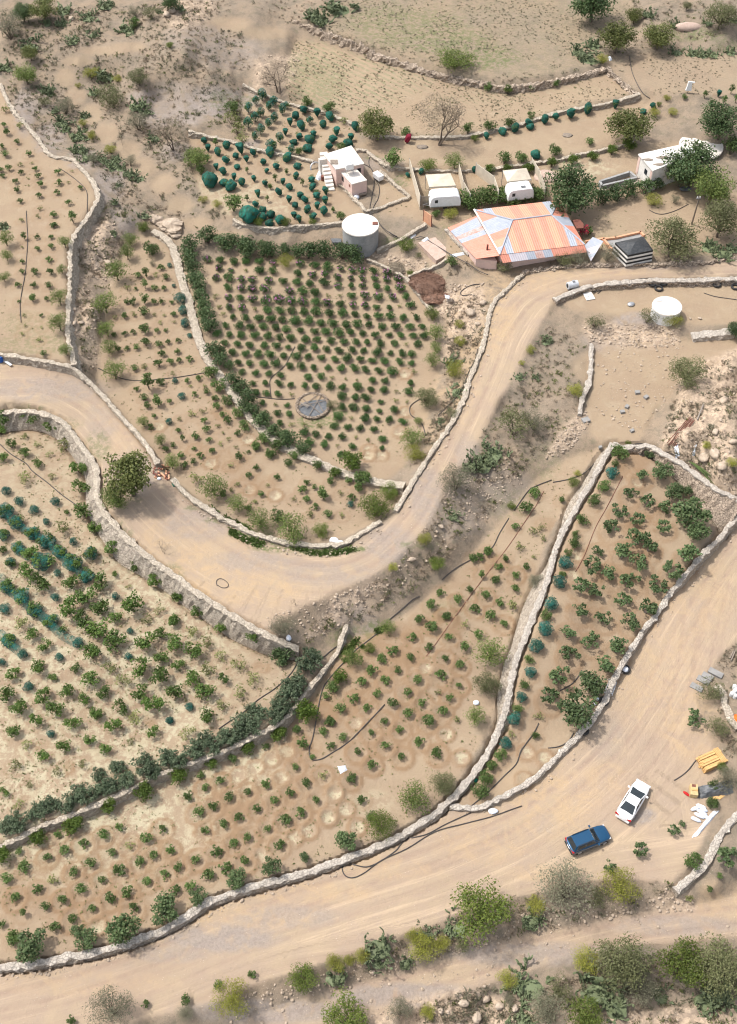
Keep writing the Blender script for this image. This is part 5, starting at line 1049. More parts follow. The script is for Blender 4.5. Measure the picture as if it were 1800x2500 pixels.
leafy_shrub|WW|1480,90,36|small bush against the purplish dry stone wall, last|bush
bright_shrub|XA|380,265,70|lone green bush in the fallow field above the dry stone wall|bush
leafy_shrub|XA|110,710,45|grey green bush in the corner by the olive tree|bush
citrus_bush|XA|905,705,28|dark round bush on the lower terrace wall, first|bush
citrus_bush|XA|995,690,24|dark round bush on the lower terrace wall, second|bush
citrus_bush|XA|1080,665,24|dark round bush on the lower terrace wall, third|bush
citrus_bush|XA|1157,645,30|dark round bush on the lower terrace wall, under the domed tree|bush
leafy_shrub|XA|980,628,20|small bush on the sandy terrace near the domed tree|bush
yellow_shrub|V|895,1000,52|yellow green bush beside the last netted trees|bush
yellow_shrub|V|1010,870,38|round dull green bush below the far sandy field|bush
yellow_shrub|V|1060,995,45|light green bush on the stony bank|bush
bright_shrub|V|940,925,26|small yellow green bush behind the last netted tree|bush
yellow_shrub|V|445,525,60|yellow green bush under the white rag|bush
leafy_shrub|V|1170,855,28|small bush at the foot of the white scarecrow|bush
tall_sapling|V|1350,840,32|young sapling with bare stem, far right plot, first|sapling
tall_sapling|V|1405,900,34|young sapling, far right plot, second|sapling
tall_sapling|V|1520,890,36|young sapling, far right plot, third|sapling
tall_sapling|V|1585,800,34|young sapling, far right plot, fourth|sapling
tall_sapling|V|1625,880,32|young sapling cut by the edge, far right plot|sapling
hedge_shrub|Y|470,500,82|dark green bush in the row below the white house, first|bush
hedge_shrub|Y|600,465,84|dark green bush in the row below the white house, second|bush
hedge_shrub|Y|710,440,72|dark green bush in the row below the white house, third|bush
hedge_shrub|Y|845,410,78|dark green bush in the row below the white house, fourth|bush
hedge_shrub|Y|935,390,60|dark green bush in the row below the white house, last|bush
sapling|Y|350,800,50|small bush beside the red swing roof|bush
yellow_shrub|c2|545,700,85|yellow green bush between orange gate and house|bush
bright_shrub|c2|570,570,75|green bush in front of the first caravan|bush
leafy_shrub|c2|380,690,55|dark bush behind the orange gate|bush
leafy_shrub|c2|290,580,48|dark bush at the slatted fence|bush
bright_shrub|XB|165,180,40|yellow green bush by the white wall near the concrete slab|bush
bright_shrub|B|910,240,34|small green tuft between the two brushwood piles|shrub
leafy_shrub|B|1285,150,55|green bush beside the concrete slab and black pipe|bush
olive_shrub|B|985,90,34|grey bush beside the concrete slab|bush
grey_shrub|crop|1,1,1|x|x
olive_shrub|XB|860,245,42|grey scrub at the front wall of the striped house, first|scrub
grey_shrub|XB|940,230,42|grey scrub at the front wall of the striped house, second|scrub
grey_shrub|XB|1060,215,48|grey scrub beside the lilac sheet roof|scrub
olive_shrub|XB|600,280,34|dry bush at the corner of the road wall and the house|bush
leafy_shrub|S|75,150,40|x|x
bright_shrub|S|180,470,50|light green bush outside the fig field wall, above the pipe|bush
bright_shrub|S|80,620,26|slim green bush outside the fig field wall|bush
yellow_shrub|S|215,385,36|yellow green bush outside the fig field wall beside the pipe|bush
leafy_shrub|C|1480,980,75|x|x
olive_shrub|C|1310,500,50|olive bush leaning over the edge of the round well|bush
yellow_shrub|A|900,140,75|thin yellowish tree with a bare trunk among the pink roses|tree
grey_shrub|E|700,520,30|dry grey bush in the strip under its topmost bed|bush
olive_shrub|c7|1540,1100,1|x|x
grey_shrub|D|1290,350,1|x|x
grey_shrub|L|1420,470,110|dry grey brush beside the broad retaining wall end|brush
dry_bush|L|1530,260,60|dead brown bush on the sandy corner of the road|bush
dry_bush|J|1440,1310,120|heap of dead branches on the sandy verge below the juniper|dead branches
dry_bush|bot|440,390,42|tangle of dead grey branches beside the pale boulder on the verge|dead branches
dry_bush|Z|1210,310,50|dead grey branches right of the bright yellow green bush|dead branches
dry_bush|E|1000,1,1|x|x
hedge_shrub|T|300,1370,1|x|x
grey_shrub|T|295,1370,42|purplish grey shrub in the fig field by the stone wall|shrub"""
for ln in TREES.split('\n'):
    kd, cr, xy, lab, cat = ln.split('|')
    if cat == 'x' or lab == 'x': continue
    x, y, r = (int(v) for v in xy.split(','))
    low = 'lone green bush in the fallow' in lab
    one(kd, cr, x, y, r*1.0, lab, cat, sz=.6 if low else 1., sxy=1.15 if low else 1., name={'green_tree': 'leafy_tree', 'feathery_tree': 'feathery_tree' if cat == 'tree' else 'feathery_bush', 'dark_tree': 'dark_tree' if cat == 'tree' else 'dark_bush', 'citrus_bush': 'dark_bush'}.get(kd, kd))
PEARS = """Z|720,430,55|prickly pear under the tall grey green tree
Z|390,470,55|blue green agave like cactus beside the broad green tree
Z|255,500,42|prickly pear behind the golden bush
Z|45,560,65|large prickly pear clump on the verge, above the yellow bushes
Z|40,630,35|small blue cactus under the verge yellow bushes
Z|160,625,35|small cactus left of the golden bush
XC|1480,690,52|blue green cactus between the green and yellow green verge bushes
Z|720,730,75|prickly pear below the track, beside the yellow bush
Z|1000,740,85|pale tall prickly pear below the large grey green bush
Z|1100,820,65|prickly pear among boulders near the bottom
Z|690,880,60|prickly pear at the bottom edge
Z|1490,810,60|prickly pear under the bright green tree, lower corner
Z|1560,750,75|prickly pear under the grey olive bush, lower corner
Z|1300,780,40|small prickly pear between two big bushes, lower corner
Z|1010,600,1|x
R|560,195,60|dark flat cactus on the gravel slope below the road
n|1070,1020,28|large prickly pear clump on the gravel slope, lower half
n|1093,995,26|large prickly pear clump on the gravel slope, upper half
n|1040,1022,22|prickly pear at the road verge beside the large clump
n|1211,750,15|small prickly pear at the foot of the stone heap
c7|1240,1450,55|cactus on the road verge below the yellow tuft
c7|1425,1450,42|dark cactus on the dry slope beside the climbing road
c7|590,1310,85|prickly pear clump under the rock cut
D|1340,365,70|blue agave clump against the straight road wall
D|1190,640,40|thin grey cactus below the straight road wall
B|1420,860,1|x
Y|1400,910,80|prickly pear in front of the grey green acacia
Y|1520,960,80|prickly pear by the road edge, right of the first clump
Y|1600,920,70|prickly pear cut by the edge, above the road
V|240,430,80|large prickly pear clump beside the bright olive tree, left half
V|330,490,80|large prickly pear clump beside the bright olive tree, lower half
V|370,370,70|large prickly pear clump beside the bright olive tree, upper half
V|850,100,60|prickly pear behind the slender leaning tree
V|1110,435,60|prickly pear hedge on the far terrace, first clump
V|1240,450,60|prickly pear hedge on the far terrace, second clump
V|1340,460,62|prickly pear hedge on the far terrace, third clump
V|1430,460,50|prickly pear hedge on the far terrace, fourth clump
V|1580,430,60|prickly pear hedge on the far terrace, last clump
V|1090,190,62|low prickly pear beside the yellow bank, far terrace
V|1390,185,42|prickly pear under the tall feathery grey tree
V|1600,160,45|prickly pear right of the tall feathery grey tree
XA|1520,90,20|x
X|570,110,45|prickly pear on the far ridge next to the bright green bush
X|1500,10,60|prickly pear row at the top edge
X|1420,70,45|prickly pear below the top edge row
X|1390,50,40|dark prickly pear by the old stone row
X|120,180,45|prickly pear under the big grey green bush
X|20,280,35|prickly pear at the photo edge, head of the gully
X|205,395,35|prickly pear right of the rounded olive tree
X|465,310,52|prickly pear on the dry slope above the yellow green dome
X|600,450,40|pale agave beside the dark round bush across the track
X|410,400,25|small prickly pear left of the dark round bush
X|690,600,30|prickly pear beside the bare grey thorn tree
X|270,190,40|x
X|640,480,32|green cactus in the scrub above the thorn tree
TL|640,340,60|prickly pear row behind the sandy flat, far corner
TL|830,280,55|prickly pear row behind the sandy flat, second
TL|540,180,60|pale prickly pear on the far rocks
TL|410,190,45|pale prickly pear left on the far rocks
TL|780,130,70|pale green prickly pear thicket on the far ridge
TL|550,70,70|dark cactus thicket beneath the far corner tree
TL|940,20,70|prickly pear thicket cut by the top edge
TL|1420,90,35|prickly pear near the pinnacle of rocks
TL|1600,60,45|prickly pear right of the pinnacle of rocks
H|500,70,85|prickly pear topmost in the gully
H|580,290,62|prickly pear in the gully under the dark olive bush
H|670,420,90|large prickly pear in the upper gully
H|860,560,100|widest prickly pear mat in the gully
H|710,500,60|dark prickly pear beside the widest mat
H|930,360,65|prickly pear above the yellow green bush, upper gully
H|860,740,100|prickly pear mat in the middle of the gully
H|940,810,75|prickly pear just below the middle mat
H|1080,820,70|prickly pear right of the pale grey bush
H|1200,890,95|large prickly pear in the lower gully
H|1300,920,85|prickly pear right of the large lower one
H|1290,830,60|prickly pear above the large lower one
H|1430,990,70|prickly pear in the lower gully, next to last
H|1550,1040,75|prickly pear at the lowest end of the gully
H|1300,1125,40|small dark cactus below the gully mats
H|1260,1310,55|dark cactus by the terrace wall corner
H|1590,1450,65|blue green cactus above the rough stone stair
E|345,250,42|round blue green cactus above the strip
E|635,60,1|x
I|60,50,85|prickly pear at the photo edge on the sapling terrace
n|1265,690,1|x"""
for ln in PEARS.split('\n'):
    cr, xy, lab = ln.split('|')
    if lab == 'x': continue
    x, y, r = (int(v) for v in xy.split(',')); one('prickly_pear', cr, x, y, r*1.25, lab, 'cactus')
one('netted_bush', 'U', 195, 870, 62, 'large squarish bundle of bushes under teal netting at the field edge', 'netted bush')
one('netted_bush', 'U', 535, 1165, 76, 'huge netted ball, the largest teal bundle by the curved white wall', 'netted bush')
one('crimson_netted_tree', 'WW', 122, 590, 32, 'tree wrapped in crimson netting at the end of the sandy terrace', 'netted tree', name='netted_tree')
# landmarks and the wording of labels
for key, ph, a, b in (('strip', 'the brick debris', 400, 1150), ('strip', 'the white sacks on the wall', 820, 1324), ('strip', 'the rough stone stair', 385, 550), ('strip', 'the juniper tree', 300, 1150), ('strip', 'the round well', 764, 988), ('strip', 'the grey boulders', 258, 645), ('strip', 'the terrace wall end', 180, 890), ('strip', 'the end of the channel wall', 985, 1185),
    ('terr', 'the blue barrel', 5, 880), ('terr', 'the wall bend', 132, 384), ('terr', 'the wall corner', 238, 480), ('terr', 'the junction of terrace and road walls', 170, 880), ('terr', 'the large wall boulder', 183, 790), ('terr', 'the edge prickly pear', 10, 548), ('terr', 'the far wall end', 5, 215),
    ('mid', 'the white plastic sheet', 835, 1875), ('mid', 'the grey scrub on the wall', 1311, 1420), ('mid', 'the looped pipe end', 850, 2130), ('mid', 'the black pipe corner', 761, 1854), ('mid', 'the dropped bag', 1165, 1716), ('mid', 'the fig field peak', 1496, 1090), ('mid', 'the hedge end', 838, 1590), ('mid', 'the lower end of the long wall', 0, 2355), ('mid', 'the broken pipe end', 950, 1514), ('mid', 'the small yellowish tree', 905, 1590), ('mid', 'the bright bush at the stone wall', 930, 2015), ('mid', 'the upper pipe bend', 1204, 1335), ('mid', 'the pipe opening', 940, 1720), ('mid', 'the largest citrus ball', 750, 1740),
    ('lemon', 'the white bag by the retaining wall', 705, 1560), ('lemon', 'the juniper tree', 270, 1180), ('lemon', 'the hedge end', 730, 1650), ('lemon', 'the net strip tip', 193, 1567), ('lemon', 'the upper wall corner', 143, 1040), ('lemon', 'the puddle', 105, 1820), ('lemon', 'the lower hedge end', 5, 2040), ('lemon', 'the largest citrus ball', 750, 1745), ('lemon', 'the stone wall bend', 385, 1390), ('lemon', 'the photo edge net strip', 20, 1550), ('lemon', 'the wet hollow', 170, 1875), ('lemon', 'the hose end', 540, 1780), ('lemon', 'the wall hose bend', 115, 1180), ('lemon', 'the wet spot', 370, 1767),
    ('net', 'the outside stair of the pink hut', 800, 430), ('net', 'the huge netted ball', 607, 521), ('net', 'the square net bundle', 514, 440), ('net', 'the big concrete tank', 880, 560), ('net', 'the crimson netted tree', 993, 342), ('net', 'the half bare tree', 678, 220), ('net', 'the grey patch on the wall', 560, 355), ('net', 'the rounded olive tree', 915, 330), ('net', 'the white scarecrow', 1685, 225), ('net', 'the domed tree', 1540, 300), ('net', 'the beige screen', 1010, 470), ('net', 'the white house', 1620, 395),
    ('fig', 'the white car', 1540, 1960), ('fig', 'the fig field peak', 1496, 1090), ('fig', 'the tire with a bag in it', 1526, 1636), ('fig', 'the lowest tire', 1425, 1785), ('fig', 'the green can', 1161, 1906), ('fig', 'the largest fig tree', 1690, 1255), ('fig', 'the grey scrub on the wall', 1311, 1420), ('fig', 'the dropped bag', 1165, 1716), ('fig', 'the long corner of the walls', 1716, 1350), ('fig', 'the water stained hollow', 1560, 1130), ('fig', 'the discarded pipe piece', 1400, 1660),
    ('rose', 'the big concrete tank', 850, 600), ('rose', 'the rough stone stair', 400, 560), ('rose', 'the round well', 764, 988), ('rose', 'the end of the channel wall', 985, 1185), ('rose', 'the half hidden wall bend', 505, 880)):
    mark(key, ph, a, b)
def word_labels():
    by = {}
    for o, desc, group, key in REGISTRY:
        lm = LAND[key]; d = [math.hypot(o.location.x-x, o.location.y-y) for _, x, y in lm]; i = d.index(min(d))
        by.setdefault((0, desc, lm[i][0]), []).append((d[i], o))
    for (group, desc, ph), l in by.items():
        l.sort(key=lambda t: t[0])
        for k, (_, o) in enumerate(l):
            if k == 0: s = '%s, nearest one to %s' % (desc, ph)
            else: s = '%s, %s nearest to %s' % (desc, NTH[k] if k < len(NTH) else str(k+1)+'th', ph)
            o['label'] = s
word_labels()
# ------------------------------------------------------------------ buildings and things
def Q(pix, z): return [tuple(float(v) for v in unproj(a, b, z))+(z,) for a, b in pix]
def cr(crop, s): x0, y0, k = CR[crop]; return [(x0+a/k, y0+b/k) for a, b in pts(s)]
CR['h1'] = (740, 330, 1633/300); CR['h5'] = (1340, 640, 1633/460); CR['b7'] = (1580, 1800, 1633/220); CR['r4'] = (1600, 1450, 1008/200); CR['v3'] = (1350, 850, 1633/450); CR['h3'] = (1060, 470, 1633/420); CR['k6'] = (1360, 1860, 1633/280)
def gz(pix): x, y, z = ground(pix[0], pix[1]); return float(z)
def root(name, label, cat, loc=None, group=None, rz=0):
    o = link(name, None, None, loc); o.rotation_euler = (0, 0, rz); return tag(o, label, cat, group)
def inset(q, u0, u1, v0, v1, out=0.):                  # a rectangle inside a quad given as bottom-left, bottom-right, top-right, top-left
    q = [np.array(p, float) for p in q]; n = np.cross(q[1]-q[0], q[3]-q[0]); n /= np.linalg.norm(n)
    at = lambda u, v: (q[0]*(1-u)+q[1]*u)*(1-v)+(q[3]*(1-u)+q[2]*u)*v+n*out
    return [at(u0, v0), at(u1, v0), at(u1, v1), at(u0, v1)], n
def panel(name, q, uv, mat, parent, out=.02, thick=.04):
    r, n = inset(q, *uv, out); mb = MB(); mb.prism([p-n*thick for p in r], r); return mb.obj(name, M[mat], parent)
# pink hut: main block, lower annex, outside stair, tank on a stand
zg = 7.7
hut = root('pink_hut', 'small pink flat roofed hut with outside stair between netted trees and courtyard', 'house')
zr = zg+2.7
r1 = Q(cr('h1', "285,270 640,155 805,385 440,460"), zr); mb = MB(); mb.prism([(x, y, zg-.4) for x, y, z in r1[::-1]], r1[::-1]); mb.obj('wall', M['pinkwall'], hut)
def slab(name, q, up, mat, parent, grow=.12):
    c = np.mean([p[:2] for p in q], 0); e = [(p[0]+(p[0]-c[0])*grow/3, p[1]+(p[1]-c[1])*grow/3, p[2]) for p in q]; e = e[::-1]
    mb = MB(); mb.prism([(a, b, z+.003) for a, b, z in e], [(a, b, z+up) for a, b, z in e]); return mb.obj(name, M[mat], parent)
slab('roof', r1, .16, 'roofscreed', hut)
za = zg+2.0
r2 = Q(cr('h1', "468,462 682,428 848,605 650,660"), za); mb = MB(); mb.prism([(x, y, zg-.5) for x, y, z in r2[::-1]], r2[::-1]); mb.obj('annex_wall', M['pinkwall'], hut); slab('annex_roof', r2, .14, 'roofscreed', hut, .06)
lw = [(r2[0][0], r2[0][1], zg), (r2[3][0], r2[3][1], zg), (r2[3][0], r2[3][1], za), (r2[0][0], r2[0][1], za)]
f_ = panel('window', lw, (.25, .40, .45, .85), 'glass', hut); panel('window', lw, (.78, .88, .6, .82), 'rust', hut)
fw = [(r1[3][0], r1[3][1], zg), (r1[2][0], r1[2][1], zg), (r1[2][0], r1[2][1], zr), (r1[3][0], r1[3][1], zr)]
panel('doorway', fw, (.72, .90, .0, .8), 'glass', hut, .015)
st = MB(); a0, a1, b0, b1 = [np.array(p) for p in Q(cr('h1', "225,330 325,318 420,640 318,655"), zg+1.3)]
for k in range(10):
    t0, t1 = k/10, (k+1)/10; c = [(a0+(b1-a0)*t0), (a1+(b0-a1)*t0), (a1+(b0-a1)*t1), (a0+(b1-a0)*t1)]; h = zg+2.6*(1-t0)
    st.prism([(p[0], p[1], zg-.4) for p in c[::-1]], [(p[0], p[1], h) for p in c[::-1]])
st.obj('stair', M['roofscreed'], hut)
q = Q(cr('h1', "200,310 300,285 325,318 225,330"), zg+2.6); mb = MB(); mb.prism([(p[0], p[1], zg-.3) for p in q[::-1]], q[::-1]); mb.obj('landing', M['roofscreed'], hut)
hp = [np.array(p) for p in Q(cr('h1', "362,330 460,330 465,385 365,385"), zr+.2)]; mb = MB(); mb.prism([tuple(p) for p in hp[::-1]], [(p[0], p[1], p[2]+.08) for p in hp[::-1]]); mb.obj('roof_hatch', M['greywood'], hut)
def tankbox(pix, z, label, size=(1.3, 1., .9), name='water_tank', rz=.35, legs=.7):
    x, y = [float(v) for v in unproj(*pix, z+legs+size[2]/2)]; t = root(name, label, 'water tank', (x, y, z), rz=rz)
    mb = MB(); mb.box((0, 0, legs), size); o = mb.obj('tank_body', M['white'], t); m = o.modifiers.new('b', 'BEVEL'); m.width = .12; m.segments = 3
    for sx in (-1, 1):
        for sy in (-1, 1): mb = MB(); mb.box((sx*size[0]*.42, sy*size[1]*.42, 0), (.07, .07, legs)); mb.obj('leg', M['steel'], t)
    mb = MB(); mb.cyl((.2, .1, legs+size[2]), .2, .08, 14); mb.obj('lid', M['lightsteel'], t); return t
tankbox(cr('h1', "612,405")[0], za+.2, 'white water tank on a stand over the annex roof of the pink hut', (1.2, 1., .95), legs=.8)
tankbox(cr('h1', "1000,545")[0], 7.7, 'white cooler box standing in the courtyard of the pink hut', (1.6, .95, .8), 'cooler_box', -.9, .12)
def things_(mk, *a, **k): pass
# steel hoop and white sheets beside the stair
def ring_thing(name, pix, R, r, mat, label, cat, z=None, tilt=0, rz=0, group=None, n=24):
    x, y, zz = ground(*pix) if z is None else (*unproj(*pix, z), z); mb = MB(); v = []; fc = []; m = 8
    for i in range(n):
        a = 2*math.pi*i/n
        for k in range(m): b = 2*math.pi*k/m; v.append(((R+r*math.cos(b))*math.cos(a), (R+r*math.cos(b))*math.sin(a), r*1.15*math.sin(b)+r*1.15))
    for i in range(n):
        for k in range(m): fc.append((i*m+k, ((i+1) % n)*m+k, ((i+1) % n)*m+(k+1) % m, i*m+(k+1) % m))
    mb.add(v, fc); o = mb.obj(name, M[mat], None, True); o.location = (float(x), float(y), float(zz)); o.rotation_euler = (tilt, 0, rz); return tag(o, label, cat, group)
ring_thing('steel_hoop', cr('h1', "165,440")[0], .9, .12, 'steel', 'large grey hoop leaning by the stair of the pink hut', 'hoop', None, 1.1, .6)
def sheet(name, pix, mat, label, cat, z=None, up=.25, seed=1, n=10, amp=.5):
    """a crumpled cloth or sheet lying over the ground inside a four cornered outline"""
    z0 = z if z is not None else gz(np.mean(pix, 0)); q = [np.array(p) for p in Q(pix, z0+up*.5)]; mb = MB(); v = []; g = np.random.default_rng(seed)
    for i in range(n+1):
        for j in range(n+1):
            u, w_ = i/n, j/n; e = 1+.05*g.normal(); p = (q[0]*(1-u)+q[1]*u)*(1-w_)+(q[3]*(1-u)+q[2]*u)*w_; c = sum(q)/4; p = c+(p-c)*e
            edge = min(u, 1-u, w_, 1-w_)*4; zz = (hz(p[0], p[1]) if z is None else z)+.03+up*min(1, edge)*(.55+amp*abs(float(fbm(np.array(u*4+seed), np.array(w_*4), seed, 3)))+.1*g.random()); v.append((p[0], p[1], zz))
    f = [(i*(n+1)+j, (i+1)*(n+1)+j, (i+1)*(n+1)+j+1, i*(n+1)+j+1) for i in range(n) for j in range(n)]
    k0 = len(v); v += [(a, b, c-.025) for a, b, c in v]; f += [tuple(k0+t for t in fc[::-1]) for fc in f[:n*n]]
    mb.add(v, f); return tag(mb.obj(name, M[mat], None, True), label, cat)
sheet('sheet_pile', cr('h1', "225,390 262,560 200,585 165,560"), 'sack', 'white sheets heaped against the stair of the pink hut', 'sheets', up=.7)
x, y, z = ground(*cr('h1', "268,600")[0]); mb = MB(); mb.cyl((0, 0, 0), .32, .8, 16); o = tag(mb.obj('oil_drum', M['rust']), 'dark rusty drum at the foot of the stair of the pink hut', 'drum'); o.location = (float(x), float(y), float(z))
q = Q(cr('h1', "750,730 840,710 845,775 755,792"), 7.9); mb = MB(); mb.prism([(p[0], p[1], 7.7) for p in q[::-1]], [(p[0], p[1], 7.85) for p in q[::-1]]); tag(mb.obj('wooden_pallet', M['greywood']), 'grey slatted pallet by the end wall of the pink hut', 'pallet')
x, y, z = ground(*cr('h1', "710,845")[0]); v, f = lump(.45, .4, .35, 3); tag(link('white_sack', mesh('white_sack', v, f, M['sack'], smooth=True), None, (float(x), float(y), float(z)+.25)), 'white lumpy sack on the courtyard wall corner of the pink hut', 'sack')
x, y, z = ground(*cr('h1', "715,790")[0]); v, f = lump(.6, .4, .25, 5); tag(link('blue_sack', mesh('blue_sack', v, f, M['blueplastic'], smooth=True), None, (float(x), float(y), float(z)+.2)), 'dark blue bundle beside the grey slatted pallet', 'bundle')
# round tanks
def tank(pix, zb, R, h, label, wallm, name='round_tank', hatch=None):
    x, y = [float(v) for v in unproj(*pix, zb+h)]; t = root(name, label, 'water tank', (x, y, zb))
    mb = MB(); mb.cyl((0, 0, -.6), R, h+.5, 56); mb.obj('wall', M[wallm], t, False); mb = MB(); mb.cyl((0, 0, h-.1), R+.1, .14, 56, r2=R+.06); mb.obj('roof', M['roofscreed'], t)
    if hatch: mb = MB(); mb.box((hatch[0], hatch[1], h+.045), (.75, .6, .12)); mb.obj('hatch', M[hatch[2]], t)
    return t
dA = float(depth(*unproj(880.4, 548.6, 9.2), 9.2))/F
tank((880.4, 548.6), 6.1, 44*dA, 3.3, 'big round concrete tank standing between the netted field and the hedge', 'concrete', hatch=(2.1, .2, 'rust'))
dB = float(depth(*unproj(1629, 747, 8), 8))/F
tank((1629, 747), 6.5, 34.8*dB, 1.7, 'round white topped tank on the tire terrace by the road', 'white', hatch=(-.9, 1.2, 'lightsteel'))
q = Q(cr('h1', "360,1365 510,1365 510,1425 400,1425"), 6.6); mb = MB(); mb.prism([(p[0], p[1], 6.2) for p in q[::-1]], q[::-1]); tag(mb.obj('metal_box', M['tarp']), 'dark flat metal box leaning at the big concrete tank', 'box')
# round well with a stone rim and bars
x, y, z = ground(764, 992); x = float(x); y = float(y); z = float(z); Rw = 39*float(depth(x, y, z))/F
well = root('round_well', 'round stone well with dark sunken cover in the rose field', 'well', (x, y, z)); mb = MB(); g = random.Random(4)
for k in range(38): a = 2*math.pi*k/38; v, f = lump(.26, .2, .22, k, .2, 8, 5); co, si = math.cos(a), math.sin(a); mb.add([(Rw*co+p[0], Rw*si*1.08+p[1], p[2]+.12+g.uniform(0, .08)) for p in v], f)
mb.obj('rim', M['rubble'], well); mb = MB(); mb.cyl((0, 0, -.05), Rw-.05, .12, 40); mb.obj('cover', M['tarp'], well); mb = MB()
for a, b in ((.3, .35), (1.2, -.3), (2.3, .2), (.8, .9), (2.0, -.8)): co, si = math.cos(a), math.sin(a); l = math.sqrt(max(Rw*Rw-b*b, .1))*.95; mb.tube([(-si*b-co*l, co*b-si*l, .2), (-si*b+co*l, co*b+si*l, .22)], .045, 5)
mb.obj('bars', M['greywood'], well)
mb = MB()
for k in range(7): a = g.uniform(.5, 1.); p0 = np.array((-Rw*.85, .5, .3)); mb.tube([p0, p0+np.array((1.4*math.cos(-a+.3), -1.4*math.sin(a), .1))], .03, 4)
tag(mb.obj('stick_bundle', M['palebark']), 'pale sticks lying over the edge of the round well', 'sticks').location = (x, y, z)
# the house under the striped sheet roof
ze, zr_ = 9.6, 10.5; HS = cr('h3', "380,165 1185,72 1430,495 625,590"); RG = cr('h3', "745,262 1115,215")
house = root('striped_roof_house', 'house under a large orange and peach striped hipped sheet roof', 'house')
e = [np.array(p) for p in Q(HS, ze)]; r = [np.array(p) for p in Q(RG, zr_)]
c0 = sum(e)/4; b = [c0+(p-c0)*.94 for p in e]; mb = MB(); mb.prism([(p[0], p[1], 6.6) for p in b[::-1]], [(p[0], p[1], ze-.05) for p in b[::-1]]); mb.obj('wall', M['pinkwall'], house)
def sheetmat(name, c, c2):
    m, nt, bb = newmat(name); bb.inputs['Roughness'].default_value = .45
    tc = nt.nodes.new('ShaderNodeTexCoord').outputs['UV']; w_ = N(nt, 'ShaderNodeTexWave', Scale=1.); nt.links.new(tc, w_.inputs['Vector']); bump(nt, bb, w_.outputs['Fac'], .8, .05)
    nt.links.new(mix(nt, ramp(nt, noise(nt, 1.3, 5, .7, geo(nt).outputs['Position']), .35, .7), c, c2), bb.inputs['Base Color']); return m
SMT = [sheetmat('coral_sheet', (.61, .245, .17), (.60, .275, .20)), sheetmat('peach_sheet', (.64, .325, .21), (.62, .31, .21)), sheetmat('bluegrey_sheet', (.33, .36, .42), (.40, .42, .455)), sheetmat('rusty_sheet', (.55, .42, .40), (.40, .2, .14)), sheetmat('lilac_sheet', (.52, .49, .52), (.46, .42, .45))]
def strips(name, lo, hi, cols, parent, th=.05):        # sheets side by side, square to the eave, cut off at the hips
    lo = [np.array(p) for p in lo]; hi = [np.array(p) for p in hi]; n = len(cols); ev = lo[1]-lo[0]; W = np.linalg.norm(ev); ev = ev/W
    ax = [float(np.dot(p-lo[0], ev)) for p in hi]; bv = [p-lo[0]-ev*a for p, a in zip(hi, ax)]; bl = [np.linalg.norm(b) for b in bv]; bu = (bv[0]+bv[1]); bu = bu/np.linalg.norm(bu)
    a0, a1 = max(ax[0], .01), min(ax[1], W-.01); par = ax[0] <= .3 and ax[1] >= W-.3
    def top(a):
        if par: return hi[0]+(hi[1]-hi[0])*a/W
        if a <= a0: return lo[0]+(hi[0]-lo[0])*a/a0
        if a >= a1: return hi[1]+(lo[1]-hi[1])*(a-a1)/(W-a1)
        return hi[0]+(hi[1]-hi[0])*(a-a0)/max(a1-a0, 1e-6)
    v = []; f = []; mi = []; uv = []; br = sorted(set([k*W/n for k in range(n+1)]+([] if par else [a0, a1])))
    br = [b for i, b in enumerate(br) if i == 0 or b-br[i-1] > .02]
    for p, q in zip(br[:-1], br[1:]):
        k0 = len(v); v += [lo[0]+ev*p, lo[0]+ev*q, top(q), top(p)]; f.append((k0, k0+1, k0+2, k0+3)); mi.append(cols[min(int((p+q)/2/W*n), n-1)]); uv += [(p, 0), (q, 0), (q, 1), (p, 1)]
    m = len(f); N0 = len(v); v += [p-np.array((0, 0, th)) for p in v]; f += [tuple(i+N0 for i in q[::-1]) for q in f[:m]]; mi = mi+mi; uv += [(0, 0)]*(4*m)
    me = mesh(name, v, f, SMT, mi); ul = me.uv_layers.new(name='UVMap'); ul.data.foreach_set('uv', np.array(uv, float).ravel()); return link(name, me, parent)
strips('roof_slope', (e[3], e[2]), (r[0], r[1]), [0, 2, 1, 0, 1, 0, 1, 0, 1, 0, 2, 0], house)
strips('roof_slope', (e[1], e[0]), (r[1], r[0]), [0, 2, 1, 1, 0, 1, 0, 1, 2, 1][::-1], house)
strips('roof_hip', (e[0], e[3]), (r[0], r[0]), [0, 0, 2, 2, 0, 1, 2], house); strips('roof_hip', (e[2], e[1]), (r[1], r[1]), [0, 0, 2, 0, 0], house)
mb = MB()
for p, q in ((e[0], r[0]), (e[3], r[0]), (e[1], r[1]), (e[2], r[1]), (r[0], r[1])): mb.tube([p+np.array((0, 0, .05)), q+np.array((0, 0, .05))], .11, 6)
mb.obj('ridge_cap', SMT[2], house); mb = MB(); mb.tube([e[0]+np.array((0, 0, .08)), e[3]+np.array((0, 0, .08))], .13, 6); mb.obj('gutter', M['plaster'], house)
lo_ = [np.array(p) for p in Q(cr('h3', "655,668 1452,566"), ze-.75)]; up_ = [e[3]-np.array((0, 0, .06)), e[2]-np.array((0, 0, .06))]
strips('eave_sheet', lo_, up_, [0, 4, 4, 2, 3, 2, 0, 0, 0, 0], house)
lean = root('lean_to', 'low coral red lean-to roof with rusty grey sheets beside the striped roof', 'lean-to')
L4 = [np.array(p) for p in Q(cr('h3', "130,335 400,630"), 8.4)]; U4 = [np.array(p) for p in Q(cr('h3', "400,222 622,600"), 9.35)]
strips('roof', (L4[0], L4[1]), (U4[0], U4[1]), [0, 2, 2, 3, 2, 0, 0, 0, 0, 0], lean); mb = MB(); q = [L4[0], L4[1], U4[1], U4[0]]; c_ = sum(q)/4; q = [c_+(p-c_)*.93 for p in q]
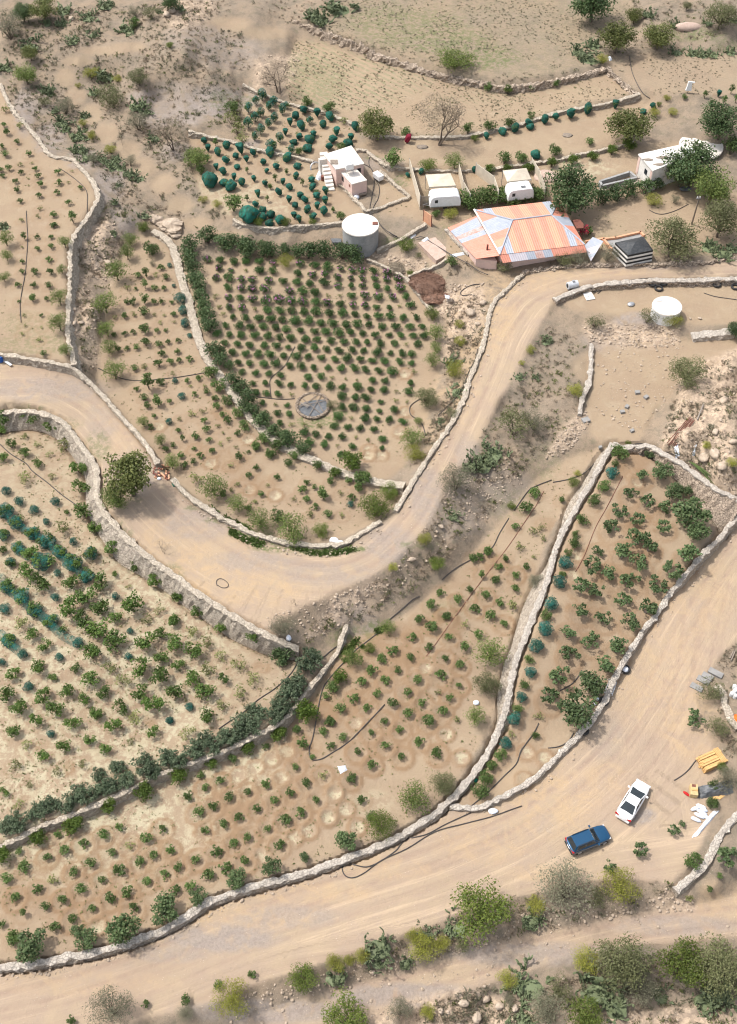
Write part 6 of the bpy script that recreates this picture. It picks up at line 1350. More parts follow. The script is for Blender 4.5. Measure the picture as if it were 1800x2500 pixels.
mb.prism([(p[0], p[1], 6.6) for p in q], [(p[0], p[1], 8.2) for p in q]); mb.obj('wall', M['pinkwall'], lean)
x, y = unproj(*cr('h3', "505,540")[0], 9.1); mb = MB(); mb.tube([(float(x), float(y), 8.7), (float(x), float(y), 9.9)], .14, 8); mb.obj('chimney', M['rust'], lean)
lil = root('lilac_shed', 'small shed roof of lilac corrugated sheets at the right of the striped house', 'shed'); q = [np.array(p) for p in Q(cr('h3', "1420,510 1500,460 1600,500 1490,650"), 8.3)]
strips('roof', (q[3], q[0]), (q[2]+np.array((0, 0, .7)), q[1]+np.array((0, 0, .7))), [4, 2, 4, 4, 2], lil); mb = MB()
for p in q: mb = MB(); mb.tube([(p[0], p[1], 6.6), tuple(p)], .06, 5); mb.obj('post', M['greywood'], lil)
# swing seat roof with red flowers
q = [np.array(p) for p in Q(cr('Y', "205,705 268,700 302,740 300,775 240,780"), 9.1)]; sw = root('swing_seat', 'garden swing with a dark red tiled roof and red flowers', 'swing'); mb = MB(); mb.prism([tuple(p) for p in q[::-1]], [(p[0], p[1], 9.25) for p in q[::-1]]); mb.obj('roof', M['rust'], sw)
for p in q: mb = MB(); mb.tube([(p[0], p[1], 7.2), tuple(p)], .06, 5); mb.obj('post', M['rust'], sw)
x, y, z = ground(*cr('Y', "285,830")[0]); v, f = leaves(clumps(12, .7, .3, 1.2, 5), .35, 260, .1, 5); o = tag(link('bougainvillea', mesh('bougainvillea', v, f, M['redflower'])), 'dark red flowering bush under the garden swing roof', 'bush'); o.location = (float(x), float(y), float(z)); o.scale = (1.3, 1.3, 1.2)
# black tent with banded sides, terrace walls beside it
tent = root('black_tent', 'black roofed tent with black and white banded sides by the road', 'tent'); zt = 7.5; hs = 1.9
TQ = [np.array(p) for p in Q(cr('Y', "575,895 820,842 905,960 688,1005"), zt+hs)]; ap = sum(TQ)/4+np.array((0, 0, .75)); mb = MB()
for k in range(4): mb.add([TQ[k], TQ[(k+1) % 4], ap], [(0, 1, 2), (2, 1, 0)])
mb.obj('roof', M['tarp'], tent); bw = MB(); ww = MB()
for k in range(6):
    s = 1+.012*k; z0, z1 = zt+hs-(k+1)*hs/6, zt+hs-k*hs/6; qq = [sum(TQ)/4+(p-sum(TQ)/4)*s for p in TQ]
    (bw if k % 2 == 0 else ww).prism([(p[0], p[1], z0-.02) for p in qq[::-1]], [(p[0], p[1], z1) for p in qq[::-1]])
bw.obj('dark_band', M['black'], tent); ww.obj('light_band', M['plaster'], tent)
tw = root('terrace_parapet', 'orange topped low walls round a paved terrace behind the black tent', 'parapet'); mb = MB(); PL = Q(cr('Y', "475,860 545,945 580,850 795,800 825,830"), 7.9)
for p, q in ((PL[1], PL[0]), (PL[0], PL[2]), (PL[2], PL[3]), (PL[3], PL[4])):
    p = np.array(p); q = np.array(q); c = (p+q)/2; mb.box((c[0], c[1], 7.2), (np.linalg.norm(q-p)+.2, .3, .75), math.atan2(q[1]-p[1], q[0]-p[0]))
mb.obj('wall', M['orange'], tw); q = Q(cr('Y', "490,865 790,805 822,835 560,945"), 7.6); mb = MB(); mb.prism([(p[0], p[1], 7.2) for p in q[::-1]], [(p[0], p[1], 7.62) for p in q[::-1]]); mb.obj('paving', M['concrete'], tw)
p0, p1 = [np.array(p) for p in Q(cr('Y', "320,885 475,860"), 7.7)]; c = (p0+p1)/2; mb = MB(); mb.box((c[0], c[1], 7.), (np.linalg.norm(p1-p0), .3, .8), math.atan2(p1[1]-p0[1], p1[0]-p0[0])); tag(mb.obj('garden_wall', M['orange']), 'thin orange garden wall from the striped house to the tent terrace', 'wall')
# white house, pale round slab, white tank beside it, planting bed
wh = root('white_house', 'white flat roofed house with stained roof half hidden by dark trees', 'house'); z0 = 8.3; z1 = z0+2.9
q = Q(cr('Y', "782,138 1143,58 1215,150 905,278"), z1); mb = MB(); mb.prism([(p[0], p[1], z0-.8) for p in q[::-1]], q[::-1]); mb.obj('wall', M['plaster'], wh); slab('roof', q, .2, 'plaster', wh, .12)
lw = [(q[0][0], q[0][1], z0), (q[3][0], q[3][1], z0), (q[3][0], q[3][1], z1), (q[0][0], q[0][1], z1)]; o = panel('window', lw, (.5, .68, .42, .72), 'glass', wh); panel('pilaster', lw, (.02, .14, 0, .98), 'pinkwall', wh, .05, .08); panel('pilaster', lw, (.86, .98, 0, .98), 'pinkwall', wh, .05, .08)
for k, s in enumerate(("815,155 905,180 890,192 840,180", "925,155 1040,148 1040,160 940,168", "895,215 985,200 1000,222 930,240")):
    p = Q(cr('Y', s), z1+.21); mb = MB(); v, f = lump(1, 1, .12, k, .25, 12, 5); c = np.mean(p, 0); a = np.linalg.norm(np.array(p[1])-p[0])*.5; mb.add([(c[0]+t[0]*a, c[1]+t[1]*a*.42, c[2]+t[2]) for t in v], f); mb.obj('roof_stain', M['greywood'], wh)
tankbox(cr('Y', "1205,125")[0], z0+1.9, 'white box tank at the far side of the white house roof', (1.9, 1.4, .9), rz=.3, legs=.3)
x, y, z = ground(*cr('Y', "1320,60")[0]); mb = MB(); mb.cyl((float(x), float(y), float(z)-.2), 3.4, .35, 36); tag(mb.obj('round_slab', M['roofscreed']), 'pale round concrete slab behind the white house trees', 'slab')
bed = root('planting_bed', 'empty planting bed framed by pale kerbs left of the white house', 'planting bed'); B4 = [np.array(p) for p in Q(cr('Y', "440,378 700,295 760,345 460,415"), 8.3)]
for k in range(4): p, q_ = B4[k], B4[(k+1) % 4]; c = (p+q_)/2; mb = MB(); mb.box((c[0], c[1], 7.9), (np.linalg.norm(q_-p)-.02, .35, .75), math.atan2(q_[1]-p[1], q_[0]-p[0])); mb.obj('kerb', M['concrete'], bed)
p0 = np.array(cr('Y', "385,460 520,425 700,385 870,350 980,310")); o_, _ = wall('terrace_wall', 'low wall carrying dark pipes below the white house', [tuple(p) for p in p0], .6, .35, 'stone', 'cap'); 
# caravans and their canopies
def caravan(corn, z, label, group='caravans by the terrace wall'):
    q = [np.array(p) for p in Q(corn, z+2.35)]; c = sum(q)/4; ux = q[2]-q[3]; L = np.linalg.norm(ux); ang = math.atan2(ux[1], ux[0]); Wd = min(np.linalg.norm(q[3]-q[0]), 2.3)
    t = root('caravan', label, 'caravan', (c[0], c[1], z), group, ang); mb = MB(); prof = [(-.5, .55), (-.5, 1.3), (-.47, 1.95), (-.42, 2.25), (-.32, 2.38), (.32, 2.38), (.42, 2.25), (.47, 1.95), (.5, 1.3), (.5, .55)]
    mb.prism([(a*L, -Wd/2, h) for a, h in prof], [(a*L, Wd/2, h) for a, h in prof]); bd = mb.obj('body', M['white'], t); bv = bd.modifiers.new('b', 'BEVEL'); bv.width = .1; bv.segments = 3; bv.limit_method = 'ANGLE'
    for a, b, w_ in ((-.3, .02, .45),): mb = MB(); mb.box((a*L, -Wd/2-.005, 1.35), (w_, .05, .5)); mb.obj('window', M['glass'], t)
    mb = MB(); mb.box((.1*L, -.2*Wd, 2.375), (.7, .5, .06)); mb.obj('roof_vent', M['tarp'] if 'skylight' in label else M['lightsteel'], t)
    mb = MB(); mb.box((0, -Wd/2-.01, .62), (L*.98, .03, .12)); mb.obj('skirt', M['steel'], t)
    for sy in (-1, 1):
        mb = MB(); v = [(.3*math.cos(2*math.pi*k/16), sy*(Wd/2-.12), .3+.3*math.sin(2*math.pi*k/16)) for k in range(16)]; mb.prism(v, [(a, b-.2*sy, c_) for a, b, c_ in v]); mb.obj('wheel', M['black'], t)
    mb = MB(); mb.tube([(-.5*L, .3, .5), (-.5*L-.9, 0, .5), (-.5*L, -.3, .5)], .05, 6); mb.tube([(-.5*L-.85, 0, .5), (-.5*L-.85, 0, 0)], .04, 6); mb.obj('tow_bar', M['steel'], t); return t
caravan(cr('c2', "300,420 630,395 672,490 330,512"), 8.0, 'white caravan in front of the wide beige canopy, left of two')
caravan(cr('c2', "1160,350 1425,320 1480,405 1195,440"), 8.1, 'white caravan with a dark skylight, right of two')
def canopy(corn, z, h, peak, label):
    q = [np.array(p) for p in Q(corn, z+h)]; t = root('canopy', label, 'canopy', None, 'beige canopies behind the caravans'); ap = sum(q)/4+np.array((0, 0, peak)); mb = MB()
    for k in range(4): mb.add([q[k], q[(k+1) % 4], ap], [(0, 1, 2)]); a, b_ = q[k], q[(k+1) % 4]; d = np.array((0, 0, .22)); mb.add([a, b_, b_-d, a-d], [(0, 3, 2, 1)])
    mb.obj('fabric', M['canvas'], t)
    for p in q: mb = MB(); mb.tube([(p[0], p[1], z-.3), tuple(p-np.array((0, 0, .03)))], .05, 6); mb.obj('pole', M['steel'], t)
canopy(cr('c2', "270,255 545,240 605,375 310,392"), 8.0, 2.5, .35, 'flat beige canopy behind the left caravan')
canopy(cr('c2', "1125,210 1385,182 1440,305 1175,332"), 8.1, 2.5, .8, 'peaked beige canopy behind the right caravan')
def screen(top, z, label, h=1.9):                      # beige cloth fence
    q = [np.array(p) for p in Q(top, z+h)]; t = root('cloth_fence', label, 'fence', None, 'beige cloth fences round the caravans')
    for p, s in zip(q[:-1], q[1:]):
        d = s-p; n = np.array((-d[1], d[0], 0)); n = n/np.linalg.norm(n)*.03; b = [(p-n), (s-n), (s+n), (p+n)]; mb = MB(); mb.prism([(a[0], a[1], z-.2) for a in b], [tuple(a) for a in b]); mb.obj('cloth', M['canvas'], t)
    for p in q: mb = MB(); mb.tube([(p[0], p[1], z-.4), (p[0], p[1], z+h+.12)], .05, 6); mb.obj('post', M['steel'], t)
screen(cr('c2', "92,80 210,490"), 8.0, 'long beige cloth fence left of the left caravan'); screen(cr('c2', "640,130 690,330 770,470"), 8.0, 'beige cloth fence right of the left caravan, bent'); screen(cr('c2', "830,130 1030,275 1082,430"), 8.1, 'sagging beige cloth fence between the two caravans'); screen(cr('c2', "1450,70 1530,200 1600,395"), 8.1, 'beige cloth fence right of the peaked canopy')
sl = root('slatted_fence', 'short slatted panel fence at the corner of the left caravan', 'fence'); q = [np.array(p) for p in Q(cr('c2', "212,490 320,490"), 9.8)]; mb = MB()
for k in range(9): c = (q[0]+q[1])/2; mb.box((c[0], c[1], 8.+k*.2), (np.linalg.norm(q[1]-q[0]), .05, .13), math.atan2(*(q[1]-q[0])[1::-1]))
mb.obj('slats', M['greywood'], sl); 
for p in q: mb = MB(); mb.tube([(p[0], p[1], 7.6), (p[0], p[1], 9.85)], .06, 6); mb.obj('post', M['greywood'], sl)
gt = root('orange_gate', 'tall orange metal gate leaf standing open below the caravans', 'gate'); q = [np.array(p) for p in Q(cr('c2', "250,650 338,712"), 9.4)]; d = (q[1]-q[0]); n = np.array((-d[1], d[0], 0)); n = n/np.linalg.norm(n)*.04
mb = MB(); b = [q[0]-n, q[1]-n, q[1]+n, q[0]+n]; mb.prism([(a[0], a[1], 6.9) for a in b], [tuple(a) for a in b]); mb.obj('leaf', M['orange'], gt); 
for p in q: mb = MB(); mb.tube([(p[0], p[1], 6.5), (p[0], p[1], 9.5)], .08, 6); mb.obj('post', M['rust'], gt)
for k, (s, lab) in enumerate((("720,545,95", 0), ("850,520,100", 0), ("980,500,100", 0), ("1110,490,95", 0), ("1240,505,95", 0), ("1370,500,85", 0), ("1500,480,95", 0), ("760,600,70", 0), ("1480,440,60", 0))):
    x, y, r_ = (int(v) for v in s.split(',')); one('leafy_shrub', 'c2', x, y, r_*1.3, 'grape vine, %s from the left along the roof of the striped house' % NTH[k] if k < 7 else ('grape vine lowest at the roof corner of the striped house', 'grape vine sprig touching the right caravan')[k-7], 'vine', 'grape_vine', 'grape vines behind the striped house', .8)
# cars
def car(kind, pix0, pix1, paint, label, group=None):
    """rear and front end middle in the photograph; local x forward"""
    a = np.array(unproj(*pix0, .6)); b = np.array(unproj(*pix1, .6)); c = (a+b)/2; d = b-a; Lr = float(np.linalg.norm(d)); ang = math.atan2(d[1], d[0]); suv = kind == 'suv'
    L, Wd = (4.45, 1.86) if suv else (4.85, 1.86); t = root('parked_car', label, 'car', (float(c[0]), float(c[1]), float(hz(c[0], c[1]))), group, ang); hL = L/2; hw = Wd/2
    if suv: ST = [(-1, .82, .98, .78, .45), (-.965, .93, 1.0, .93, .32), (-.8, .99, 1.02, .98, .28), (-.4, 1., 1.0, .97, .27), (.2, 1., .99, .96, .27), (.45, .99, 1.03, .93, .27), (.75, .95, .98, .86, .27), (.92, .86, .88, .76, .3), (.985, .72, .78, .66, .36), (1, .6, .7, .6, .42)]
    else: ST = [(-1, .7, .88, .78, .42), (-.97, .86, .98, .84, .32), (-.85, .95, 1.0, .9, .26), (-.5, .99, .98, .9, .22), (0, 1., .96, .89, .22), (.35, .99, .98, .87, .22), (.65, .96, .93, .81, .22), (.88, .86, .82, .71, .25), (.975, .7, .71, .62, .3), (1, .55, .64, .56, .36)]
    v = []; K = 11
    for x, w_, zt, zs, zb in ST:
        w_ *= hw
        for y, z in ((-w_*.9, zb), (-w_, zb+.16), (-w_, (zb+zs)/2+.05), (-w_*.97, zs), (-w_*.8, zt-.02), (0, zt+.02), (w_*.8, zt-.02), (w_*.97, zs), (w_, (zb+zs)/2+.05), (w_, zb+.16), (w_*.9, zb)): v.append((x*hL, y, z))
    n = len(ST); f = [(i*K+k, (i+1)*K+k, (i+1)*K+(k+1) % K, i*K+(k+1) % K) for i in range(n-1) for k in range(K)]+[tuple(range(K)), tuple((n-1)*K+k for k in range(K-1, -1, -1))]
    o = link('body', mesh('body', v, f, M[paint], smooth=True), t); m = o.modifiers.new('s', 'SUBSURF'); m.levels = m.render_levels = 2
    bx0, bx1, tx0, tx1, zb, zt = (-.93, .42, -.78, .10, .97, 1.58) if suv else (-.74, .50, -.34, .04, .93, 1.42); wb, wt = hw*.93, hw*.70
    B = [(bx0*hL, -wb, zb), (bx1*hL, -wb*.93, zb-.02), (bx1*hL, wb*.93, zb-.02), (bx0*hL, wb, zb)]; T = [(tx0*hL, -wt, zt-.04), (tx1*hL, -wt, zt), (tx1*hL, wt, zt), (tx0*hL, wt, zt-.04)]
    mb = MB(); mb.prism(B, T); o = mb.obj('roof', M[paint], t); m = o.modifiers.new('b', 'BEVEL'); m.width = .09; m.segments = 3
    def gl(nm, q, uv): return panel(nm, q, uv, 'glass', t, .012, .02)
    gl('windscreen', [B[1], B[2], T[2], T[1]], (.05, .95, .03, .97)); gl('rear_window', [B[3], B[0], T[0], T[3]], (.08, .92, .1, .95))
    for q in ([B[0], B[1], T[1], T[0]], [B[2], B[3], T[3], T[2]]):
        gl('side_window', q, (.12, .47, .2, .88)); gl('side_window', q, (.5, .86, .2, .88))
    if suv:
        for s in (-1, 1): mb = MB(); mb.tube([(tx0*hL+.1, s*wt*.97, zt+.02), (tx0*hL+.3, s*wt*.97, zt+.09), (tx1*hL-.3, s*wt*.97, zt+.1), (tx1*hL-.1, s*wt*.97, zt+.03)], .03, 5); mb.obj('roof_rail', M['black'], t)
    for sx in (-.62, .64):
        for sy in (-1, 1):
            w_ = MB(); rw = .36 if suv else .33; v = [(sx*hL+rw*math.cos(2*math.pi*k/20), sy*(hw-.02), rw+rw*math.sin(2*math.pi*k/20)) for k in range(20)]
            if sy > 0: v = v[::-1]
            w_.prism([(a_, b_-.2*sy, c_) for a_, b_, c_ in v], v); wo = w_.obj('wheel', M['black'], t); w_ = MB(); w_.prism([((a_-sx*hL)*.66+sx*hL, b_, (c_-rw)*.66+rw) for a_, b_, c_ in v], [((a_-sx*hL)*.6+sx*hL, b_+.03*sy, (c_-rw)*.6+rw) for a_, b_, c_ in v]); w_.obj('rim', M['steel'], wo)
    for sy in (-1, 1):
        mb = MB(); mb.box((bx1*hL-.35, sy*(hw+.09), .98), (.16, .22, .15)); mb.obj('mirror', M[paint], t)
        mb = MB(); mb.box((-hL+.10, sy*hw*.72, .78 if suv else .76), (.16, .42, .16)); mb.obj('tail_light', M['redcloth'], t)
        mb = MB(); mb.box((hL-.2, sy*hw*.66, .62), (.22, .36, .14)); mb.obj('headlight', M['lightsteel'], t)
    mb = MB(); mb.box((-hL-.005, 0, .6), (.04, .5, .12)); mb.obj('number_plate', M['white'], t); mb = MB(); mb.box((-hL+.08, 0, .3), (.2, Wd*.8, .2)); mb.obj('bumper', M['black'] if suv else M[paint], t); return t
M['bluepaint'] = plain('blue_car_paint', (.006, .062, .14), .25, (.008, .066, .147), 1, .3, spec=.5); M['whitepaint'] = plain('white_car_paint', (.82, .82, .82), .3, (.8, .8, .8), 1, spec=.5)
for m_ in ('bluepaint', 'whitepaint'): M[m_].node_tree.nodes['Principled BSDF'].inputs['Coat Weight'].default_value = .6
car('suv', cr('k6', "165,1215")[0], cr('k6', "720,1000")[0], 'bluepaint', 'dark blue estate car with roof rails parked on the sand', 'cars parked on the lower road')
car('sedan', cr('k6', "910,850")[0], cr('k6', "1240,305")[0], 'whitepaint', 'white saloon car parked on the sand beside the oil stain', 'cars parked on the lower road')
# ------------------------------------------------------------------ loose things
def G3(pix, h=0.): x, y, z = ground(pix[0], pix[1]); return np.array((float(x), float(y), float(z)+h))
def hose(crop, s, label, name='black_pipe', r=.058, mat='hose', h=.06, cat='pipe', sub=5):
    p = np.array(cr(crop, s)) if isinstance(s, str) else np.array(s); n = len(p); t = np.arange(n); tt = np.linspace(0, n-1, (n-1)*sub+1)
    # smooth curve through the traced points
    def cm(v):
        o = []
        for u in tt:
            i = min(int(u), n-2); a = u-i; p0, p1, p2, p3 = v[max(i-1, 0)], v[i], v[i+1], v[min(i+2, n-1)]
            o.append(.5*(2*p1+(p2-p0)*a+(2*p0-5*p1+4*p2-p3)*a*a+(3*p1-p0-3*p2+p3)*a**3))
        return o
    X, Y, Z = ground(np.array(cm(p[:, 0])), np.array(cm(p[:, 1]))); Z = np.maximum(Z, (np.r_[Z[:1], Z[:-1]]+np.r_[Z[1:], Z[-1:]])/2)
    mb = MB(); mb.tube(list(zip(X, Y, Z+h)), r, 6); return tag(mb.obj(name, M[mat], None, True), label, cat)
hose('T', "600,1330 560,1410 480,1520 440,1580 400,1690 300,1790 160,1930 0,2065", 'black pipe crossing the lowest corner of the fig field')
hose('Q', "1270,670 1050,770 880,860 720,900 650,950 600,1010 450,1110 340,1150 230,1130 160,1130 130,1170 160,1230 230,1245 330,1200 480,1090 700,990 950,840 1200,770 1450,705 1633,640 1720,610", 'long looped black pipe on the lower road beside the grey wall')
hose('P', "870,800 700,980 550,1130 400,1230 300,1285 220,1285 200,1200 230,1100 260,950 290,780 330,640 430,510 505,430", 'black pipe with a sharp corner in the middle of the sapling orchard')
hose('R', "1440,-100 1300,-45 1230,0 1110,170", 'short black pipe end running into the dry slope', h=.08)
hose('S', "0,465 130,440 250,400 330,340 420,240 460,205 520,190", 'black pipe from the bare slope up to the fig field peak')
hose('S', "560,190 640,165 700,135 780,125 900,150 1000,210 1150,300 1300,440 1450,540 1560,600 1633,620", 'black pipe lying along the top of the stone revetment', h=.12)
hose('S', "660,205 740,215 820,240 880,265", 'short black pipe below the revetment by the first fig tree')
hose('R', "1060,240 980,370 920,490 830,560 700,620 580,690 470,785", 'black pipe curving down the edge of the sapling orchard')
hose('R', "270,930 210,960 130,1030 60,1090 0,1140", 'short piece of black pipe on the gravel slope')
hose('P', "830,150 700,250 580,350 585,440", 'black pipe end hanging over the bush at the orchard wall')
hose('P', "495,292 440,290 350,360 290,420", 'black pipe crossing the channel at the hedge end')
hose('J', "0,380 100,470 230,550 290,620 420,720 550,830 690,930 740,990", 'grey black pipe from the photo edge to the retaining wall')
hose('L', "380,130 560,250 740,380 820,460 1000,550 1180,620 1300,690", 'black pipe along the foot of the broad retaining wall')
hose('L', "1590,720 1550,790 1480,900 1350,1020 1200,1120 1060,1240 950,1310 850,1380", 'black pipe along the inner side of the long hedge')
hose('C', "980,-10 920,110 880,170 770,270 760,340 770,440", 'black hose wandering between the rose bushes to the well', r=.05)
hose('C', "600,430 700,440 850,455 980,450", 'black hose lying straight to the round well', r=.05)
hose('D', "1090,450 1050,455 990,460 920,510 908,560 925,600 965,625", 'black hose looped at the edge of the rose field')
hose('D', "1005,655 1030,700 1050,775", 'dark bent pipe leaning beside the little tree at the rose field', r=.06)
hose('D', "1510,10 1490,100 1430,220 1390,330 1330,430 1220,540 1160,600", 'black pipe behind the straight road wall')
hose('F', "0,180 130,240 250,280 400,290 560,275 700,260 860,235 960,215", 'black hose crossing the strip of saplings', r=.05)
hose('c7', "905,545 780,560 690,610 672,645 710,665 800,650", 'black pipe loop lying above the rock cut')
hose('c7', "-40,40 40,95 150,120 230,100 300,95 430,180 600,280 680,325 750,360 850,430 945,470", 'long black pipe running past the concrete slab towards the road wall', h=.3)
hose('h1', "890,1065 1000,1190 1100,1300 1250,1385", 'black pipe coming off the big concrete tank', h=.5)
hose('h1', "895,270 875,380 940,520 945,640 910,850 890,960 895,1050", 'black cable in the courtyard of the pink hut, left strand')
hose('h1', "800,385 910,450 960,590 1015,700 1000,840 950,930 920,1000", 'black cable in the courtyard of the pink hut, right strand')
hose('h5', "385,280 440,230 560,190 700,165 880,145 980,165 1100,195 1280,210 1430,190 1560,150 1633,130 1700,125", 'long black pipe along the concrete topped road wall', h=.15)
hose('h5', "425,275 480,230 560,195", 'short black pipe beside the long one on the tire terrace')
hose('h5', "1345,270 1440,300 1560,318 1633,330 1690,350", 'black hose between small plants at the tire terrace edge', r=.05)
hose('V', "680,500 690,590 720,690 790,820 860,875", 'black pipe running down beside the tumbled stone wall')
hose('Y', "870,615 930,645 1000,650 1100,620 1210,565", 'black hose lying on the sandy yard below the bush row', r=.05)
hose('Y', "300,450 400,440 560,405 700,385 850,345 985,305", 'dark pipe on the low wall below the white house', h=.55)
hose('T', "980,860 940,930 880,990 790,1038", 'discarded black pipe piece among the fig trees')
hose('T', "910,1415 860,1490 780,1535 685,1548", 'curved black pipe piece near the boundary wall')
hose('b7', "490,785 640,690 760,580 870,440 950,350 1000,325 1070,335", 'black pipe lying on the sand by the lumber stack')
hose('L', "835,110 830,70 860,48 900,60 935,95 925,125 880,128 840,105", 'thin wire coil lying on the bend of the dirt road', r=.035)
hose('R', "1370,0 1300,130 1210,260 1040,510 830,780 600,1090 400,1370 330,1460", 'long thin red brown drip line through the sapling orchard', 'drip_line', .035, 'rust', .04, 'drip line')
hose('S', "620,410 480,680 380,860 280,1110 200,1260", 'long thin brown drip line through the fig field', 'drip_line', .035, 'rust', .04, 'drip line')
hose('H', "650,955 740,1010 860,1100 940,1180 968,1250 968,1400 965,1480", 'thin black hose on the upper sapling terrace near its wall', r=.05)
hose('I', "390,-150 400,50 412,260 400,480 375,780 330,1020 300,1250 315,1500", 'long thin grey hose down the upper sapling terrace', r=.05)
def tyre(crop, s, label, rad=.36): ring_thing('tyre', cr(crop, s)[0], rad, .14, 'black', label, 'tyre', group='old tyres', n=20)
for s, l in (("895,192", 'old tyre on the tank terrace, leftmost of three together'), ("992,187", 'old tyre on the tank terrace, nearest the road wall of three together'), ("952,235", 'old tyre on the tank terrace, nearest the camera of three together'), ("1455,200", 'old tyre with a bluish bag in it under the road wall'), ("1615,222", 'old tyre at the far end of the tank terrace')): tyre('h5', s, l, .5)
x0_, y0_, z0_ = ground(*cr('h5', "1455,200")[0])
for s, l in (("1365,855", 'old tyre on the boundary wall holding a torn bag'), ("1178,1138", 'old tyre on the boundary wall below the steel frame'), ("998,1398", 'old tyre lying at the gap of the boundary wall')): tyre('T', s, l, .46)
def lumpobj(name, pix, rx, ry, rz_, mat, label, cat, seed=1, rot=0., group=None, h=0., amp=.16):
    p = G3(pix, h); v, f = lump(rx, ry, rz_, seed, amp, 16, 9); o = link(name, mesh(name, v, f, M[mat], smooth=True), None, tuple(p+np.array((0, 0, rz_*.7)))); o.rotation_euler = (0, 0, rot); return tag(o, label, cat, group)
lumpobj('torn_bag', cr('T', "1362,862")[0], .38, .36, .25, 'sack', 'torn whitish bag inside a tyre on the boundary wall', 'bag', 2, h=.1)
lumpobj('plastic_bag', cr('Q', "1465,660")[0], .5, .32, .18, 'sack', 'white plastic bag at the outer foot of the boundary wall corner', 'bag', 3)
lumpobj('plastic_bag', cr('L', "1470,580")[0], .3, .38, .25, 'sack', 'white bag lying behind the end of the broad retaining wall', 'bag', 4)
lumpobj('dropped_bag', cr('T', "45,1150")[0], .35, .3, .18, 'sack', 'small black and white bag dropped beside the feathery orchard tree', 'bag', 5)
lumpobj('white_sack', cr('G', "965,1165")[0], .55, .38, .25, 'sack', 'white sack on the curved road wall, left of two', 'sack', 6, group='sacks on the curved road wall')
lumpobj('white_sack', cr('G', "1020,1185")[0], .6, .3, .2, 'sack', 'white sack on the curved road wall, right of two', 'sack', 7, -.2, group='sacks on the curved road wall')
lumpobj('green_can', cr('Q', "1310,388")[0], .28, .25, .25, 'greenplastic', 'bright green watering can by the stone wall of the fig field', 'watering can', 8, amp=.05)
o_ = bpy.data.objects['green_can']; mb = MB(); mb.tube([(.2, 0, 0), (.42, .05, .15), (.5, .06, .3)], .05, 6); mb.obj('spout', M['greenplastic'], o_)
sheet('plastic_sheet', cr('O', "1540,435 1610,425 1628,470 1565,505"), 'sack', 'crumpled white plastic sheet in the middle of the sapling orchard', 'sheet', up=.3)
# things on and beside the boundary wall
p = G3(cr('T', "1235,1020")[0]); fr = root('bar_rack', 'grey steel frame of bars lying on the boundary wall between tyres', 'frame', tuple(p), rz=1.15)
for k in range(7): mb = MB(); mb.box((-.75+k*.25, 0, .25), (.1, .8, .08)); mb.obj('bar', M['steel'], fr)
for s in (-1, 1): mb = MB(); mb.box((0, s*.42, .1), (1.9, .07, .15)); mb.obj('rail', M['steel'], fr)
for s, l, mt in (("1118,1120", 'white jug on the boundary wall beside the steel frame', 'sack'), ("1085,1128", 'orange jug beside the white ones on the boundary wall', 'orange'), ("1100,1160", 'bluish jug below the orange one on the boundary wall', 'sack'), ("1065,1185", 'blue jug lowest under the fig tree at the boundary wall', 'blueplastic')): lumpobj('plastic_jug', cr('T', s)[0], .2, .2, .28, mt, l, 'jug', 9, amp=.06)
p = G3(cr('T', "1122,1222")[0]); mb = MB(); mb.cyl((0, 0, 0), .2, .35, 16, r2=.25); o_ = tag(mb.obj('white_bucket', M['white']), 'white bucket at the foot of the boundary wall by the tyre', 'bucket'); o_.location = tuple(p); mb = MB(); mb.cyl((0, 0, .33), .22, .025, 16); mb.obj('lid', M['lightsteel'], o_)
mb = MB(); a, b = G3(cr('T', "1200,965")[0], .5), G3(cr('T', "1340,900")[0], .45); mb.tube([a, b], .08, 7); tag(mb.obj('wooden_pole', M['greywood']), 'grey pole laid across the boundary wall above the steel frame', 'pole')
# lumber stack, tarpaulin heap, box, sacks, white sheeting
p = G3((1735, 1861)); ls = root('lumber_stack', 'stack of yellow sawn boards beside the sand track', 'lumber stack', tuple(p), rz=.42); g = random.Random(3)
for lay in range(6):
    for k in range(7):
        if lay == 5 and k in (1, 4): continue
        mb = MB(); mb.box((g.uniform(-.12, .12), -.72+k*.24, lay*.13), (2.7+g.uniform(-.3, .1), .2, .11)); mb.obj('board', M['wood'], ls)
for k in range(4): mb = MB(); mb.box((.75+k*.16, 0, .78), (.12, 1.75, .07)); mb.obj('cross_board', M['wood'], ls)
sheet('tarpaulin', cr('b7', "925,850 1540,755 1560,1010 960,1060"), 'tarp', 'charcoal tarpaulin spread over a heap beside the sand track', 'tarpaulin', up=.95, seed=5, n=22, amp=.7)
p = G3(cr('b7', "830,1000")[0]); mb = MB(); mb.box((0, 0, 0), (.75, 1.2, .7), -.15); o_ = tag(mb.obj('plywood_box', M['card']), 'tan plywood box at the end of the tarpaulin heap', 'box'); o_.location = tuple(p); mb = MB(); mb.box((.03, .42, .703), (.4, .3, .02), -.15); mb.obj('opening', M['rust'], o_); mb = MB(); mb.box((0, -.05, .703), (.6, .2, .09), -.15); mb.obj('board', M['wood'], o_)
for s, rz in (("1255,1095", .2), ("1160,1060", -.5), ("1340,1080", .6)):
    p = G3(cr('b7', s)[0]); mb = MB(); mb.box((0, 0, 0), (.75, .3, .06), rz); tag(mb.obj('loose_plank', M['wood']), {'1255': 'yellow plank end at the foot of the tarpaulin heap, middle one', '1160': 'yellow plank end nearest the green bush at the tarpaulin heap', '1340': 'yellow plank end farthest from the plywood box at the tarpaulin'}[s[:4]], 'plank', 'planks under the tarpaulin').location = tuple(p)
